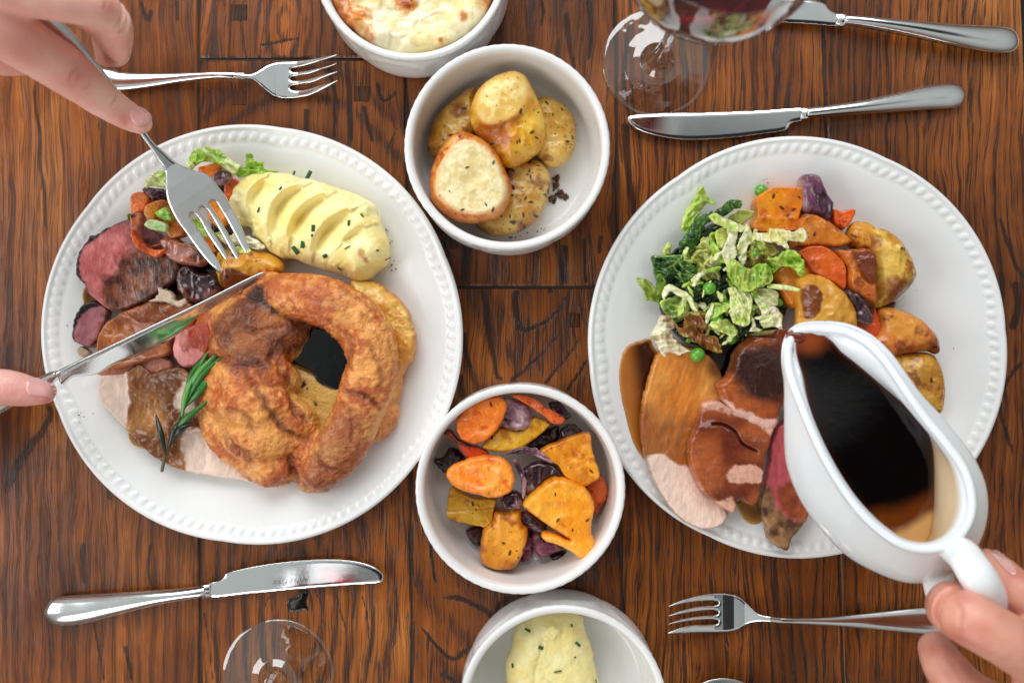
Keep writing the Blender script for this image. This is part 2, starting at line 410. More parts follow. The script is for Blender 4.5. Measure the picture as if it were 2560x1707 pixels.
# ------------------------------------------------------------------ the table
def wood_mat(name, seed, cen=None, k=0.22, lam=0.009, dark=0.5, tone=1.0, band=0.5, porew=0.00070, porem=0.80):
    m, nt, b = newmat(name)
    tc = nt.nodes.new('ShaderNodeTexCoord'); geo = nt.nodes.new('ShaderNodeNewGeometry')
    sp = nt.nodes.new('ShaderNodeSeparateXYZ'); nt.links.new(geo.outputs['Position'], sp.inputs[0])
    X, Y = sp.outputs[0], sp.outputs[1]
    off = seed * 3.7
    wv = noise_(nt, comb(nt, math_(nt, 'MULTIPLY', X, 22), math_(nt, 'MULTIPLY', Y, 5.5), off), 1.0, 3, 0.5)
    wv2 = noise_(nt, comb(nt, math_(nt, 'MULTIPLY', X, 70), math_(nt, 'MULTIPLY', Y, 28), off + 4), 1.0, 2, 0.5)
    x2 = math_(nt, 'ADD', X, math_(nt, 'MULTIPLY', math_(nt, 'SUBTRACT', wv, 0.5), 0.030))
    x2 = math_(nt, 'ADD', x2, math_(nt, 'MULTIPLY', math_(nt, 'SUBTRACT', wv2, 0.5), 0.0016))
    if cen:
        dx = math_(nt, 'SUBTRACT', x2, cen[0]); dy = math_(nt, 'MULTIPLY', math_(nt, 'SUBTRACT', Y, cen[1]), k)
        f = math_(nt, 'SQRT', math_(nt, 'ADD', math_(nt, 'MULTIPLY', dx, dx), math_(nt, 'ADD', math_(nt, 'MULTIPLY', dy, dy), 0.000006)))
    else: f = x2
    # growth rings
    rn = noise_(nt, comb(nt, math_(nt, 'MULTIPLY', f, 1 / lam), 0.0, off), 1.0, 2, 0.6)
    ring = math_(nt, 'SINE', math_(nt, 'MULTIPLY_ADD', f, 2 * math.pi / lam, math_(nt, 'MULTIPLY', rn, 9.0)))
    ring01 = math_(nt, 'MULTIPLY_ADD', ring, 0.5, 0.5)
    # pores: short dark dashes lying along the grain
    pv = comb(nt, math_(nt, 'MULTIPLY', x2, 1 / porew), math_(nt, 'MULTIPLY', Y, 34), off)
    pn = noise_(nt, pv, 1.0, 2, 0.55)
    pth = math_(nt, 'MULTIPLY_ADD', ring01, -0.15, 0.62)
    pore = math_(nt, 'MULTIPLY', math_(nt, 'SUBTRACT', pn, pth), 20.0, clamp=True)
    pv2 = comb(nt, math_(nt, 'MULTIPLY', x2, 1 / (porew * 0.55)), math_(nt, 'MULTIPLY', Y, 13), off + 9)
    fine = noise_(nt, pv2, 1.0, 2, 0.6)
    finem = math_(nt, 'MULTIPLY', math_(nt, 'SUBTRACT', fine, 0.52), 7.0, clamp=True)
    # dark bands of early wood broken by fibres
    bn = noise_(nt, comb(nt, math_(nt, 'MULTIPLY', X, 30), math_(nt, 'MULTIPLY', Y, 9), off + 2), 1.0, 3, 0.6)
    ba = nt.nodes.new('ShaderNodeAttribute'); ba.attribute_name = 'band'
    fib = noise_(nt, comb(nt, math_(nt, 'MULTIPLY', x2, 1500), math_(nt, 'MULTIPLY', Y, 7), off + 21), 1.0, 3, 0.65)
    fb = noise_(nt, comb(nt, math_(nt, 'MULTIPLY', x2, 900), math_(nt, 'MULTIPLY', Y, 75), off + 11), 1.0, 2, 0.6)
    rb = math_(nt, 'MULTIPLY_ADD', ring01, 0.62 * band, math_(nt, 'MULTIPLY', math_(nt, 'SUBTRACT', bn, 0.5), 1.1 * band))
    bsum = math_(nt, 'ADD', math_(nt, 'MAXIMUM', ba.outputs['Fac'], rb), math_(nt, 'MULTIPLY', math_(nt, 'SUBTRACT', fib, 0.5), 1.5))
    bandm = math_(nt, 'MULTIPLY', math_(nt, 'SUBTRACT', bsum, 0.50), 6.0, clamp=True)
    big = noise_(nt, comb(nt, math_(nt, 'MULTIPLY', X, 14), math_(nt, 'MULTIPLY', Y, 7), off + 5), 1.0, 4, 0.6)
    t = tone
    base = ramp_(nt, big, [(0.27, lin(76 * t, 35 * t, 12 * t)), (0.42, lin(116 * t, 58 * t, 20 * t)), (0.56, lin(152 * t, 82 * t, 30 * t)), (0.72, lin(186 * t, 114 * t, 52 * t))])
    # long fine fibres and broader streaks
    fib = noise_(nt, comb(nt, math_(nt, 'MULTIPLY', x2, 1500), math_(nt, 'MULTIPLY', Y, 7), off + 21), 1.0, 3, 0.65)
    stk = noise_(nt, comb(nt, math_(nt, 'MULTIPLY', x2, 210), math_(nt, 'MULTIPLY', Y, 3.5), off + 23), 1.0, 3, 0.6)
    mul = math_(nt, 'MULTIPLY', math_(nt, 'MULTIPLY_ADD', fib, 1.9, -0.04), math_(nt, 'MULTIPLY_ADD', stk, 1.9, 0.02))
    vm = nt.nodes.new('ShaderNodeVectorMath'); vm.operation = 'SCALE'; nt.links.new(base, vm.inputs[0]); nt.links.new(mul, vm.inputs['Scale'])
    col = mixn(nt, math_(nt, 'MULTIPLY', finem, 0.50), vm.outputs[0], lin(58 * t, 26 * t, 10 * t))
    col = mixn(nt, math_(nt, 'MULTIPLY', math_(nt, 'SUBTRACT', 1.0, ring01), 0.14), col, lin(190 * t, 112 * t, 46 * t))
    stain = math_(nt, 'MULTIPLY', math_(nt, 'SUBTRACT', noise_(nt, comb(nt, math_(nt, 'MULTIPLY', X, 12), math_(nt, 'MULTIPLY', Y, 5), off + 7), 1.0, 5, 0.7), 0.5), 5.0, clamp=True)
    col = mixn(nt, math_(nt, 'MULTIPLY', stain, dark), col, lin(48, 22, 9))
    col = mixn(nt, math_(nt, 'MULTIPLY', pore, porem), col, lin(30, 16, 11))
    col = mixn(nt, math_(nt, 'MULTIPLY', bandm, 0.82), col, lin(30, 19, 15))
    nt.links.new(col, b.inputs['Base Color'])
    rough = math_(nt, 'MULTIPLY_ADD', noise_(nt, tc.outputs['Object'], 30, 5, 0.7), 0.30, 0.08)
    nt.links.new(math_(nt, 'ADD', rough, math_(nt, 'MULTIPLY', pore, 0.15)), b.inputs['Roughness'])
    b.inputs['Specular IOR Level'].default_value = 0.45
    hgt = math_(nt, 'SUBTRACT', math_(nt, 'SUBTRACT', math_(nt, 'MULTIPLY_ADD', fine, 0.35, math_(nt, 'MULTIPLY', fib, 0.25)), math_(nt, 'MULTIPLY', pore, 0.8)), math_(nt, 'MULTIPLY', bandm, 0.5))
    wav = noise_(nt, tc.outputs['Object'], 28, 3)
    bump_(nt, math_(nt, 'MULTIPLY_ADD', wav, 2.5, hgt), 0.5, 0.0005, b)
    return m

table = empty('dining_table', (0, 0, 0), label='dark stained oak table top with worn planks under the whole roast dinner', cat='table')
under = plain('table_underside', lin(22, 17, 14), 0.8, bscale=300)
def box(name, x0, x1, y0, y1, z0, z1, mat, parent=None, bev=0.0, **k):
    b = bev
    V = [(x0, y0, z0), (x1, y0, z0), (x1, y1, z0), (x0, y1, z0), (x0, y0, z1 - b), (x1, y0, z1 - b), (x1, y1, z1 - b), (x0, y1, z1 - b),
         (x0 + b, y0 + b, z1), (x1 - b, y0 + b, z1), (x1 - b, y1 - b, z1), (x0 + b, y1 - b, z1)]
    F = [(3, 2, 1, 0), (0, 1, 5, 4), (1, 2, 6, 5), (2, 3, 7, 6), (3, 0, 4, 7), (4, 5, 9, 8), (5, 6, 10, 9), (6, 7, 11, 10), (7, 4, 8, 11), (8, 9, 10, 11)]
    return mk(name, V, np.array(F), mat, parent, smooth=False, **k)
ZW = Z(1000, 600, 3.92)
BANDS = [(ZW((790, 480), (830, 560), (860, 780), (880, 950), (930, 1200), (950, 1330), (1050, 1390)), 8, 8), (ZW((1150, 480), (1130, 600), (1160, 800), (1180, 900)), 13, 12), (ZW((1180, 900), (1300, 860), (1440, 790), (1560, 690), (1640, 560), (1650, 490)), 8, 3),
    (ZW((1050, 1400), (1200, 1290), (1370, 1130), (1500, 990), (1640, 860)), 7, 3), (ZW((1420, 1420), (1500, 1280), (1640, 1120), (1790, 930)), 6, 4), (ZW((1640, 1500), (1700, 1380), (1790, 1240), (1840, 1150)), 6, 6), (ZW((620, 880), (640, 1100), (690, 1270)), 10, 5), (ZW((570, 1300), (620, 1560)), 11, 11), (ZW((1450, 480), (1510, 520)), 8, 7),
    (ZW((690, 20), (650, 200), (630, 450)), 12, 8), (ZW((1600, 20), (1600, 250), (1610, 440)), 12, 13), (ZW((1810, -20), (1810, 200), (1830, 440)), 6, 9), (ZW((1065, 170), (1065, 420)), 3, 3), (ZW((1960, -60), (1960, 150)), 7, 6),
    (ZF((150, 380), (180, 560), (190, 760)), 6, 4), (ZF((260, 350), (270, 600), (280, 860)), 9, 7), (ZF((430, 480), (470, 600), (560, 540)), 6, 4), (ZF((350, 620), (380, 750), (410, 850)), 8, 5), (ZF((500, 900), (560, 720)), 4, 3), (ZF((610, 560), (620, 760), (600, 1000)), 7, 5),
    (ZF((1560, 60), (1580, 300), (1600, 420)), 9, 5), (ZF((1690, -10), (1700, 200), (1690, 380)), 8, 6), (ZF((1100, -20), (1130, 60), (1200, 120)), 10, 5), (ZF((1380, -30), (1420, 60), (1400, 160)), 7, 3),
    (ZO((0, 190), (200, 210), (400, 300), (480, 365), (560, 250), (680, 190)), 9, 7), (ZO((-200, 420), (0, 660), (130, 750), (270, 640)), 5, 9), (ZG((150, 1000), (170, 1250), (200, 1480)), 7, 5), (ZG((40, 1000), (30, 1300), (60, 1500)), 4, 3), (ZO((0, 880), (160, 960)), 7, 7),
    (ZA((1590, 285), (1700, 262), (1850, 235)), 6, 4), (ZA((1880, 660), (1870, 780), (1830, 900)), 9, 6), (ZA((2050, 620), (2050, 860)), 5, 4),
    (ZA((205, 480), (215, 640), (240, 820), (245, 1000), (270, 1200), (290, 1480)), 4, 6), (ZA((560, 500), (600, 700), (640, 1000)), 2.5, 2), (ZD((30, 1560), (130, 1350), (230, 1200), (330, 1050), (300, 950)), 12, 7), (ZD((700, 1480), (720, 1600)), 5, 5), (ZA((860, -10), (900, 120), (940, 60)), 5, 8), (ZA((1080, -10), (1090, 150)), 6, 4),
    (ZQ((330, -20), (320, 150), (340, 260)), 9, 6), (ZQ((760, -20), (740, 160), (770, 280)), 6, 3), (ZQ((600, 640), (640, 887)), 6, 5), (ZQ((400, 480), (430, 700), (460, 887)), 4, 3),
    (ZQ((1100, 420), (1130, 640), (1160, 887)), 3, 2), (ZQ((1480, 420), (1500, 360), (1560, 300), (1600, 200)), 2.5, 2), (ZQ((1830, 560), (1860, 460), (1840, 360), (1800, 270)), 2.5, 2), (ZQ((2000, 740), (2010, 560), (1960, 400), (1940, 300)), 3, 2), (ZQ((2170, 800), (2150, 500), (2100, 300)), 3, 2), (ZQ((2300, 700), (2330, 400), (2300, 60)), 3, 4),
    ([(2535, 700), (2545, 760), (2530, 830)], 12, 12), ([(2560, 900), (2500, 1000), (2540, 1150)], 6, 4), ([(2500, 540), (2530, 640), (2560, 700)], 5, 6),
    ([(1848, 1420), (1846, 1490)], 3, 3), ([(1560, 300), (1570, 420), (1590, 560)], 12, 7), ([(1575, 60), (1560, 200), (1580, 330)], 5, 5), ([(2060, 80), (2064, 300)], 3, 3)]
def band_at(PX, PY):
    out = np.zeros(PX.shape)
    for path, w0, w1 in BANDS:
        pa = np.array(path); m = (PX > pa[:, 0].min() - 45) & (PX < pa[:, 0].max() + 45) & (PY > pa[:, 1].min() - 45) & (PY < pa[:, 1].max() + 45)
        if not m.any(): continue
        wb = 5 * fbm(PX[m] * .02, PY[m] * .012, seed=17); d, s, t = seg_dist(PX[m] + wb, PY[m] + wb, path, 5); w_ = w0 + (w1 - w0) * t
        v = np.clip(0.95 - 0.45 * (d / w_) ** 1.2, 0, 1) * sstep(0, .12, t) ** .4 * sstep(1, .85, t) ** .4; v = np.where(d > 2.2 * w_, 0, v); out[m] = np.maximum(out[m], v)
    return out
def plank(xa0, xa1, xb0, xb1, ya, yb, mat, gap=0.0009):
    """px corners: x range at the photo's upper end (a) and lower end (b); the top is a fine grid so grain bands can follow their own paths"""
    ys = np.arange(ya, yb + 0.1, 5.0); ys[-1] = yb; nx = int(abs(xa1 - xa0) / 5); nB = len(ys)
    z0, z1, bv = -0.03, 0.0, 0.0008
    t = (ys + 300) / 2300.0
    l = xa0 + (xb0 - xa0) * t + 1.3 * vnoise(ys * 0.02, ys * 0 + xa0 * 0.1); r = xa1 + (xb1 - xa1) * t + 1.3 * vnoise(ys * 0.02, ys * 0 + xa1 * 0.1 + 50)
    k = HC / FP; L = (l - CX) * k + gap; R_ = (r - CX) * k - gap; wy = -(ys - CY) * k; wy[0] -= gap; wy[-1] += gap
    u = np.linspace(0, 1, nx); cols = [L[:, None], L[:, None]]
    inner = (L + bv)[:, None] * (1 - u) + (R_ - bv)[:, None] * u
    X = np.concatenate([L[:, None], L[:, None], inner, R_[:, None], R_[:, None]], 1); M = X.shape[1]
    Zz = np.full((nB, M), z1); Zz[:, 0] = z0; Zz[:, -1] = z0; Zz[:, 1] = z1 - bv; Zz[:, -2] = z1 - bv; Zz[0, 2:-2] -= bv; Zz[-1, 2:-2] -= bv
    Y = wy[:, None] * np.ones(M)
    V = np.stack([X, Y, Zz], -1).reshape(-1, 3)
    i = np.arange(nB - 1)[:, None]; j = np.arange(M - 1)[None, :]
    F = np.stack([i * M + j, (i + 1) * M + j, (i + 1) * M + j + 1, i * M + j + 1], -1).reshape(-1, 4)
    me = mkmesh('plank', V, F, smooth=False); me.materials.append(mat)
    a = me.attributes.new('band', 'FLOAT', 'POINT'); a.data.foreach_set('value', band_at(V[:, 0] / k + CX, CY - V[:, 1] / k).astype(np.float32))
    return link(bpy.data.objects.new('plank', me), table)
w1 = wood_mat('oak_amber', 1, dark=0.75, band=0.25, tone=0.97, porew=0.0005, porem=.6)
w2 = wood_mat('oak_knotty', 2, cen=(P(700, -60)[0], P(0, 60)[1]), k=0.55, lam=0.0085, dark=0.12, band=0.6, tone=1.05)
w3 = wood_mat('oak_brown', 3, cen=(P(620, 230)[0], P(0, 235)[1]), k=0.35, lam=0.011, dark=0.35, band=0.6, tone=0.86)
w3b = wood_mat('oak_knot_end', 9, cen=(P(745, 1480)[0], P(0, 1530)[1]), k=0.40, lam=0.011, dark=0.25, band=0.7, tone=0.94)
w4 = wood_mat('oak_banded', 4, lam=0.020, dark=0.25, band=0.8, tone=0.92)
w5 = wood_mat('oak_cathedral', 5, cen=(P(1330, 700)[0], P(0, 480)[1]), k=0.45, lam=0.019, dark=0.12, band=0.45, tone=0.95)
w6 = wood_mat('oak_orange', 6, dark=0.45, lam=0.007, band=0.22, tone=0.97, porew=0.0009)
w6b = wood_mat('oak_shaded', 8, dark=0.7, lam=0.008, band=0.25, tone=0.80, porew=0.00085)
w7 = wood_mat('oak_tan', 7, dark=0.4, lam=0.006, band=0.2, tone=0.95, porew=0.00085)
plank(-160, 495, -160, 500, -300, 2000, w1)
plank(495, 1010, 500, 1034, -300, 148, w2)
plank(495, 1010, 500, 1034, 148, 2000, w3b)
plank(1010, 1536, 1034, 1560, -300, 718, w4)
plank(1010, 1536, 1034, 1560, 718, 2000, w5)
plank(1536, 2048, 1560, 2118, -300, 2000, w6)
plank(2048, 2540, 2118, 2652, -300, 2000, w7)
box('table_frame', -0.40, 0.36, -0.32, 0.32, -0.05, -0.0305, under, table)
# gap filler: grey dust packed into the joints
dust = plain('joint_dust', lin(52, 46, 40), 0.9, bscale=500, bdist=0.0005, var=0.6)
box('joint_filler', -0.385, 0.335, -0.307, 0.307, -0.0300, -0.0014, dust, table)
pegm = wood_mat('oak_peg', 12, lam=0.003, dark=0.9, band=0.9, tone=0.62)
for px, py, r in ((598, 32, 20), (598, 245, 18), (903, 235, 19), (1432, 800, 18), (1128, 605, 17)):
    x, y, _ = P(px, py); s = r * HC / FP
    box('wooden_peg', x - s, x + s, y - s, y + s, -0.01, 0.00035, pegm, table, bev=0.0003)
# black resin-filled knot beside the lower knife
resin = plain('black_resin', lin(12, 11, 11), 0.08, coat=0.5)
slab('knot', ZQ((1630, 370), (1660, 340), (1700, 330), (1700, 300), (1760, 290), (1765, 330), (1755, 370), (1770, 425), (1740, 420), (1690, 432), (1645, 425)), 0.0, 0.0005, resin, table, edge=10)
fl = plain('pale_floor', lin(214, 192, 160), 0.6, bscale=60, var=0.12)
box('floor', -3, 3, -3, 3, -0.80, -0.76, fl, kind='structure')
# ------------------------------------------------------------------ crockery
def china_mat(name, c, rough=0.12):
    m, nt, b = newmat(name)
    tc = nt.nodes.new('ShaderNodeTexCoord')
    n = noise_(nt, tc.outputs['Object'], 30, 3)
    smr = math_(nt, 'MULTIPLY', math_(nt, 'SUBTRACT', noise_(nt, tc.outputs['Object'], 38, 5, 0.65), 0.60), 2.2, clamp=True)
    nt.links.new(mixn(nt, smr, mixn(nt, n, np.array(c) * 0.97, np.array(c)), np.array(c) * np.array([.93, .90, .80])), b.inputs['Base Color'])
    nt.links.new(math_(nt, 'MULTIPLY_ADD', noise_(nt, tc.outputs['Object'], 24, 4, 0.6), 0.16, rough - 0.06), b.inputs['Roughness'])
    b.inputs['Subsurface Weight'].default_value = 0.08; b.inputs['Subsurface Scale'].default_value = 0.002
    bump_(nt, noise_(nt, tc.outputs['Object'], 110, 2), 0.10, 0.0006, b)
    return m
china = china_mat('white_china', (0.82, 0.825, 0.82))
china2 = china_mat('white_bowl_china', (0.82, 0.815, 0.805))
PLR = 528 * (HC - 0.019) / FP
def plate_prof(u):
    return 0.0045 + 0.0125 * sstep(0.60, 1.0, u) + 0.0012 * sstep(0.9, 1.0, u)
def plate_arrays():
    nth = 1200; us = np.concatenate([np.linspace(0.0, 0.8, 26)[1:], np.linspace(0.81, 0.995, 42)])
    th = np.linspace(0, 2 * math.pi, nth, endpoint=False)
    s = np.abs(np.sin(3 * th)); lobe = 1 - 0.011 * (1 - s ** 0.8)
    U = us[:, None] * np.ones(nth); Zt = plate_prof(U)
    ub = 0.948 - 0.016 * (1 - s) ** 4                      # bead line
    ph = (th * 120 / (2 * math.pi)) % 1 - 0.5
    dr = (U - ub[None, :]) * PLR / 0.0031; dt = ph[None, :] * (2 * math.pi * PLR / 120) / 0.0026
    # beads lean a little, like rope
    dt = dt + 0.35 * dr
    rr = dr ** 2 + dt ** 2
    Zt = Zt + 0.00065 * np.clip(1 - rr, 0, 1) ** 0.7
    # channel either side and the scalloped inner step
    Zt -= 0.00015 * np.exp(-((U - ub + 0.030) / 0.010) ** 2)
    ui = 0.875 - 0.065 * (1 - s) ** 2
    Zt += 0.00003 * sstep(-0.012, 0.012, U - ui[None, :])
    Zt += 0.0010 * np.exp(-((U - 0.985) / 0.010) ** 2)
    rows = [(U * lobe[None, :] * PLR, Zt)]
    # edge and underside
    for u, z in ((1.0, 0.0180), (1.002, 0.0166), (0.995, 0.0152), (0.96, 0.0134), (0.85, 0.0100), (0.72, 0.0050), (0.62, 0.0020), (0.60, 0.0), (0.57, 0.0), (0.56, 0.0015), (0.0005, 0.0015)):
        rows.append(((u * lobe * PLR)[None, :], np.full((1, nth), z)))
    R_ = np.concatenate([np.asarray(a).reshape(-1, nth) for a, _ in rows]); Zz = np.concatenate([np.asarray(b).reshape(-1, nth) for _, b in rows])
    R_ = np.concatenate([np.full((1, nth), 1e-5), R_]); Zz = np.concatenate([np.full((1, nth), plate_prof(0)), Zz])
    m = len(R_)
    V = np.stack([R_ * np.cos(th), R_ * np.sin(th), Zz], -1).reshape(-1, 3)
    i = np.arange(m - 1)[:, None]; j = np.arange(nth)[None, :]
    F = np.stack([i * nth + j, (i + 1) * nth + j, (i + 1) * nth + (j + 1) % nth, i * nth + (j + 1) % nth], -1).reshape(-1, 4)
    return V, F
pv, pf = plate_arrays(); pme = mkmesh('dinner_plate', pv, pf); pme.materials.append(china)
PL = P(630, 836, 0.018); PR_ = P(1994, 868, 0.018)
for c, a, lab in ((PL, 22, 'round white dinner plate with beaded rim carrying the Yorkshire pudding and mash'), (PR_, 5, 'round white dinner plate with beaded rim under the pouring gravy boat')):
    o = bpy.data.objects.new('dinner_plate', pme); o.location = (c[0], c[1], 0.0003); o.rotation_euler = (0, 0, math.radians(a))
    link(o, label=lab, cat='plate', group='beaded white dinner plates')
def onplate(c, off=0.0):
    def f(X, Y):
        k = (HC - 0.012) / FP
        r = np.hypot((X - CX) * k - c[0], -(Y - CY) * k - c[1]) / PLR
        return plate_prof(r) + 0.0003 + off
    return f
def onL(off): return onplate(PL, off * 0.001)
def onR(off): return onplate(PR_, off * 0.001)

BH = 0.049
def bowl(px, py, R_px, label, rot=0.0):
    """px,py,R_px: centre and radius of the rim in the photo"""
    c = P(px, py, BH); R0 = R_px * (HC - BH) / FP
    prof = []
    # outside from the foot up
    for r, z in ((0.80, 0.0008), (0.88, 0.0), (0.945, 0.0008), (0.985, 0.004), (1.0, 0.010), (1.0, 0.016), (0.997, 0.022), (0.992, 0.028), (0.988, 0.031), (0.984, 0.034), (0.980, 0.0365), (0.978, 0.0385), (0.978, 0.040), (0.982, 0.0415), (0.990, 0.0430), (0.997, 0.0445), (1.0, 0.0462), (0.998, 0.0478), (0.988, 0.0488), (0.97, 0.0490), (0.945, 0.0487), (0.928, 0.0478), (0.917, 0.0460), (0.912, 0.043),
                 (0.908, 0.038), (0.900, 0.030), (0.892, 0.022), (0.884, 0.015), (0.870, 0.0095), (0.845, 0.0065), (0.80, 0.0052), (0.6, 0.0048), (0.3, 0.0048), (0.001, 0.0048)):
        prof.append((r * R0, z))
    def rf(R_, Zz, TH, I):
        out = I < 13
        s = np.abs(np.sin(4 * TH)) ** 0.6
        zs = 0.0345 - 0.015 * (1 - s)                  # swag line
        below = sstep(0.002, -0.001, Zz - zs)
        R2 = R_ * (1 - out * (0.016 * (1 - s) * sstep(0.034, 0.02, Zz) + 0.008 * (1 - below) * sstep(0.012, 0.02, Zz)))
        rope = out * np.exp(-((Zz - zs) / 0.0013) ** 2) * (0.0007 + 0.0003 * np.sin(TH * 128))
        rimw = (I > 12) & (I < 18)
        R2 = R2 + rope + rimw * 0.00012 * np.sin(TH * 64)
        return R2, Zz
    V, F = lathe(prof, 256, (0, 0), rf)
    me = mkmesh('china_bowl', V, F); me.materials.append(china2)
    o = bpy.data.objects.new('china_bowl', me); o.location = (c[0], c[1], 0.0003); o.rotation_euler = (0, 0, rot)
    link(o, label=label, cat='bowl', group='white china side dish bowls')
    return c, R0
B_ch = bowl(1028, -95, 246, 'white ramekin bowl filled with cauliflower cheese at the top edge', 0.2)
B_po = bowl(1268, 367, 258, 'white bowl holding five roast potatoes', 0.5)
B_ca = bowl(1301, 1223, 263, 'white bowl of roast carrots, squash and red onion', 0.1)
B_ma = bowl(1408, 1775, 262, 'white bowl with chive mash at the bottom edge', 0.35)

# ------------------------------------------------------------------ glass
def glass_mat(name, tint=(1, 1, 1)):
    m, nt, b = newmat(name)
    b.inputs['Base Color'].default_value = (*tint, 1); b.inputs['Transmission Weight'].default_value = 1.0
    b.inputs['Roughness'].default_value = 0.0; b.inputs['IOR'].default_value = 1.47
    tc = nt.nodes.new('ShaderNodeTexCoord')
    bump_(nt, noise_(nt, tc.outputs['Object'], 60, 2), 0.15, 0.0008, b)
    # let light through to the table as thin glass does
    out = nt.nodes['Material Output']; lp = nt.nodes.new('ShaderNodeMixShader'); tr = nt.nodes.new('ShaderNodeBsdfTransparent')
    lp.inputs[0].default_value = 0.12
    nt.links.new(b.outputs[0], lp.inputs[1]); nt.links.new(tr.outputs[0], lp.inputs[2]); nt.links.new(lp.outputs[0], out.inputs[0])
    return m
glass = glass_mat('clear_glass')
def thin_glass(name):
    m = bpy.data.materials.new(name); m.use_nodes = True; nt = m.node_tree
    for n in list(nt.nodes):
        if n.type == 'BSDF_PRINCIPLED': nt.nodes.remove(n)
    out = nt.nodes['Material Output']; tr = nt.nodes.new('ShaderNodeBsdfTransparent'); tr.inputs[0].default_value = (0.97, 0.97, 0.97, 1)
    gl = nt.nodes.new('ShaderNodeBsdfGlossy'); gl.inputs['Roughness'].default_value = 0.03
    fr = nt.nodes.new('ShaderNodeFresnel'); fr.inputs[0].default_value = 1.6; mx = nt.nodes.new('ShaderNodeMixShader')
    tc = nt.nodes.new('ShaderNodeTexCoord'); bp = nt.nodes.new('ShaderNodeBump'); bp.inputs['Strength'].default_value = 0.5; bp.inputs['Distance'].default_value = 0.002
    nt.links.new(noise_(nt, tc.outputs['Object'], 45, 2), bp.inputs['Height']); nt.links.new(bp.outputs[0], gl.inputs['Normal']); nt.links.new(bp.outputs[0], fr.inputs['Normal'])
    gg = nt.nodes.new('ShaderNodeNewGeometry'); nt.links.new(math_(nt, 'MULTIPLY', math_(nt, 'MULTIPLY_ADD', fr.outputs[0], 2.6, 0.03, clamp=True), math_(nt, 'SUBTRACT', 1.0, gg.outputs['Backfacing'])), mx.inputs[0]); nt.links.new(tr.outputs[0], mx.inputs[1]); nt.links.new(gl.outputs[0], mx.inputs[2]); nt.links.new(mx.outputs[0], out.inputs[0])
    return m
glass_foot = thin_glass('thin_foot_glass')
wine_m = plain('red_wine', lin(74, 8, 14), 0.03, coat=0.3)
wb_ = wine_m.node_tree.nodes['Principled BSDF']; wb_.inputs['Base Color'].default_value = (0.20, 0.006, 0.014, 1); wb_.inputs['Transmission Weight'].default_value = 0.9; wb_.inputs['IOR'].default_value = 1.34
wine_m.node_tree.nodes['Principled BSDF'].inputs['Specular IOR Level'].default_value = 0.6
def wine_glass(px, py, R_px, label, wine=True, top=True):
    k = HC / FP; c = P(px, py, 0); g = empty('wine_glass', (c[0], c[1], 0), label=label, cat='wine glass', group='stemmed wine glasses')
    rf = R_px * k
    foot = [(0.0001, 0.0006), (rf * 0.6, 0.0002), (rf * 0.93, 0.0002), (rf * 0.99, 0.0009), (rf, 0.0016), (rf * 0.985, 0.0023), (rf * 0.9, 0.0026), (rf * 0.75, 0.0031), (rf * 0.6, 0.0037), (rf * 0.45, 0.0047), (rf * 0.32, 0.0065), (rf * 0.22, 0.0095), (0.0060, 0.015), (0.0046, 0.024), (0.0040, 0.036)]
    def ripple(R_, Zz, TH, I):
        return R_, Zz + (I > 6) * 0.00060 * np.sin(R_ / 0.0014 + 1.2 * np.sin(TH)) * (R_ > 0.009)
    fd = []
    f2 = np.array(foot); 
    for i in range(len(f2) - 1):
        n = 14 if i > 5 and i < 11 else 1
        for q in range(n): fd.append(tuple(f2[i] + (f2[i + 1] - f2[i]) * q / n))
    fd.append(foot[-1])
    V, F = lathe(fd, 96); V2 = V
    mk('foot', V, F, glass_foot, g, origin=False)
    stem = [(0.0040, 0.0358), (0.0037, 0.05), (0.0038, 0.09), (0.0045, 0.110), (0.006, 0.116), (0.0001, 0.1162)]
    V, F = lathe(stem, 48); mk('stem', V, F, glass, g, origin=False)
    outer = [(0.0001, 0.1163), (0.008, 0.1172), (0.020, 0.1265), (0.0285, 0.141), (0.0345, 0.156), (0.0395, 0.168), (0.0445, 0.182), (0.0482, 0.198), (0.0488, 0.212), (0.0470, 0.232), (0.0465, 0.2326)]
    inner = [(0.0462, 0.2320), (0.0478, 0.212), (0.0471, 0.198), (0.0432, 0.182), (0.0381, 0.168), (0.0331, 0.156), (0.0270, 0.142), (0.018, 0.130), (0.008, 0.1225), (0.0001, 0.121)]
    oo = catmull(outer, 3, False).tolist() + catmull(inner, 3, False).tolist()
    V, F = lathe(oo, 96); mk('bowl', V, F, glass_foot, g, origin=False)
    if wine:
        wp = [(0.0001, 0.1212), (0.008, 0.1227), (0.018, 0.1302), (0.0269, 0.1422), (0.0330, 0.1562), (0.0362, 0.1640), (0.0366, 0.1645), (0.0360, 0.1643), (0.030, 0.1640), (0.0001, 0.1640)]
        V, F = lathe(wp, 96, (c[0], c[1])); mk('red_wine', V, F, wine_m, None, label=('dark red wine in the glass at the top edge' if py < 800 else 'red wine in the glass at the bottom edge, out of view'), cat='wine')
    return g
wine_glass(1640, 158, 136, 'wine glass holding red wine above the right-hand knives')
wine_glass(697, 1684, 140, 'wine glass whose foot stands below the lower left knife')
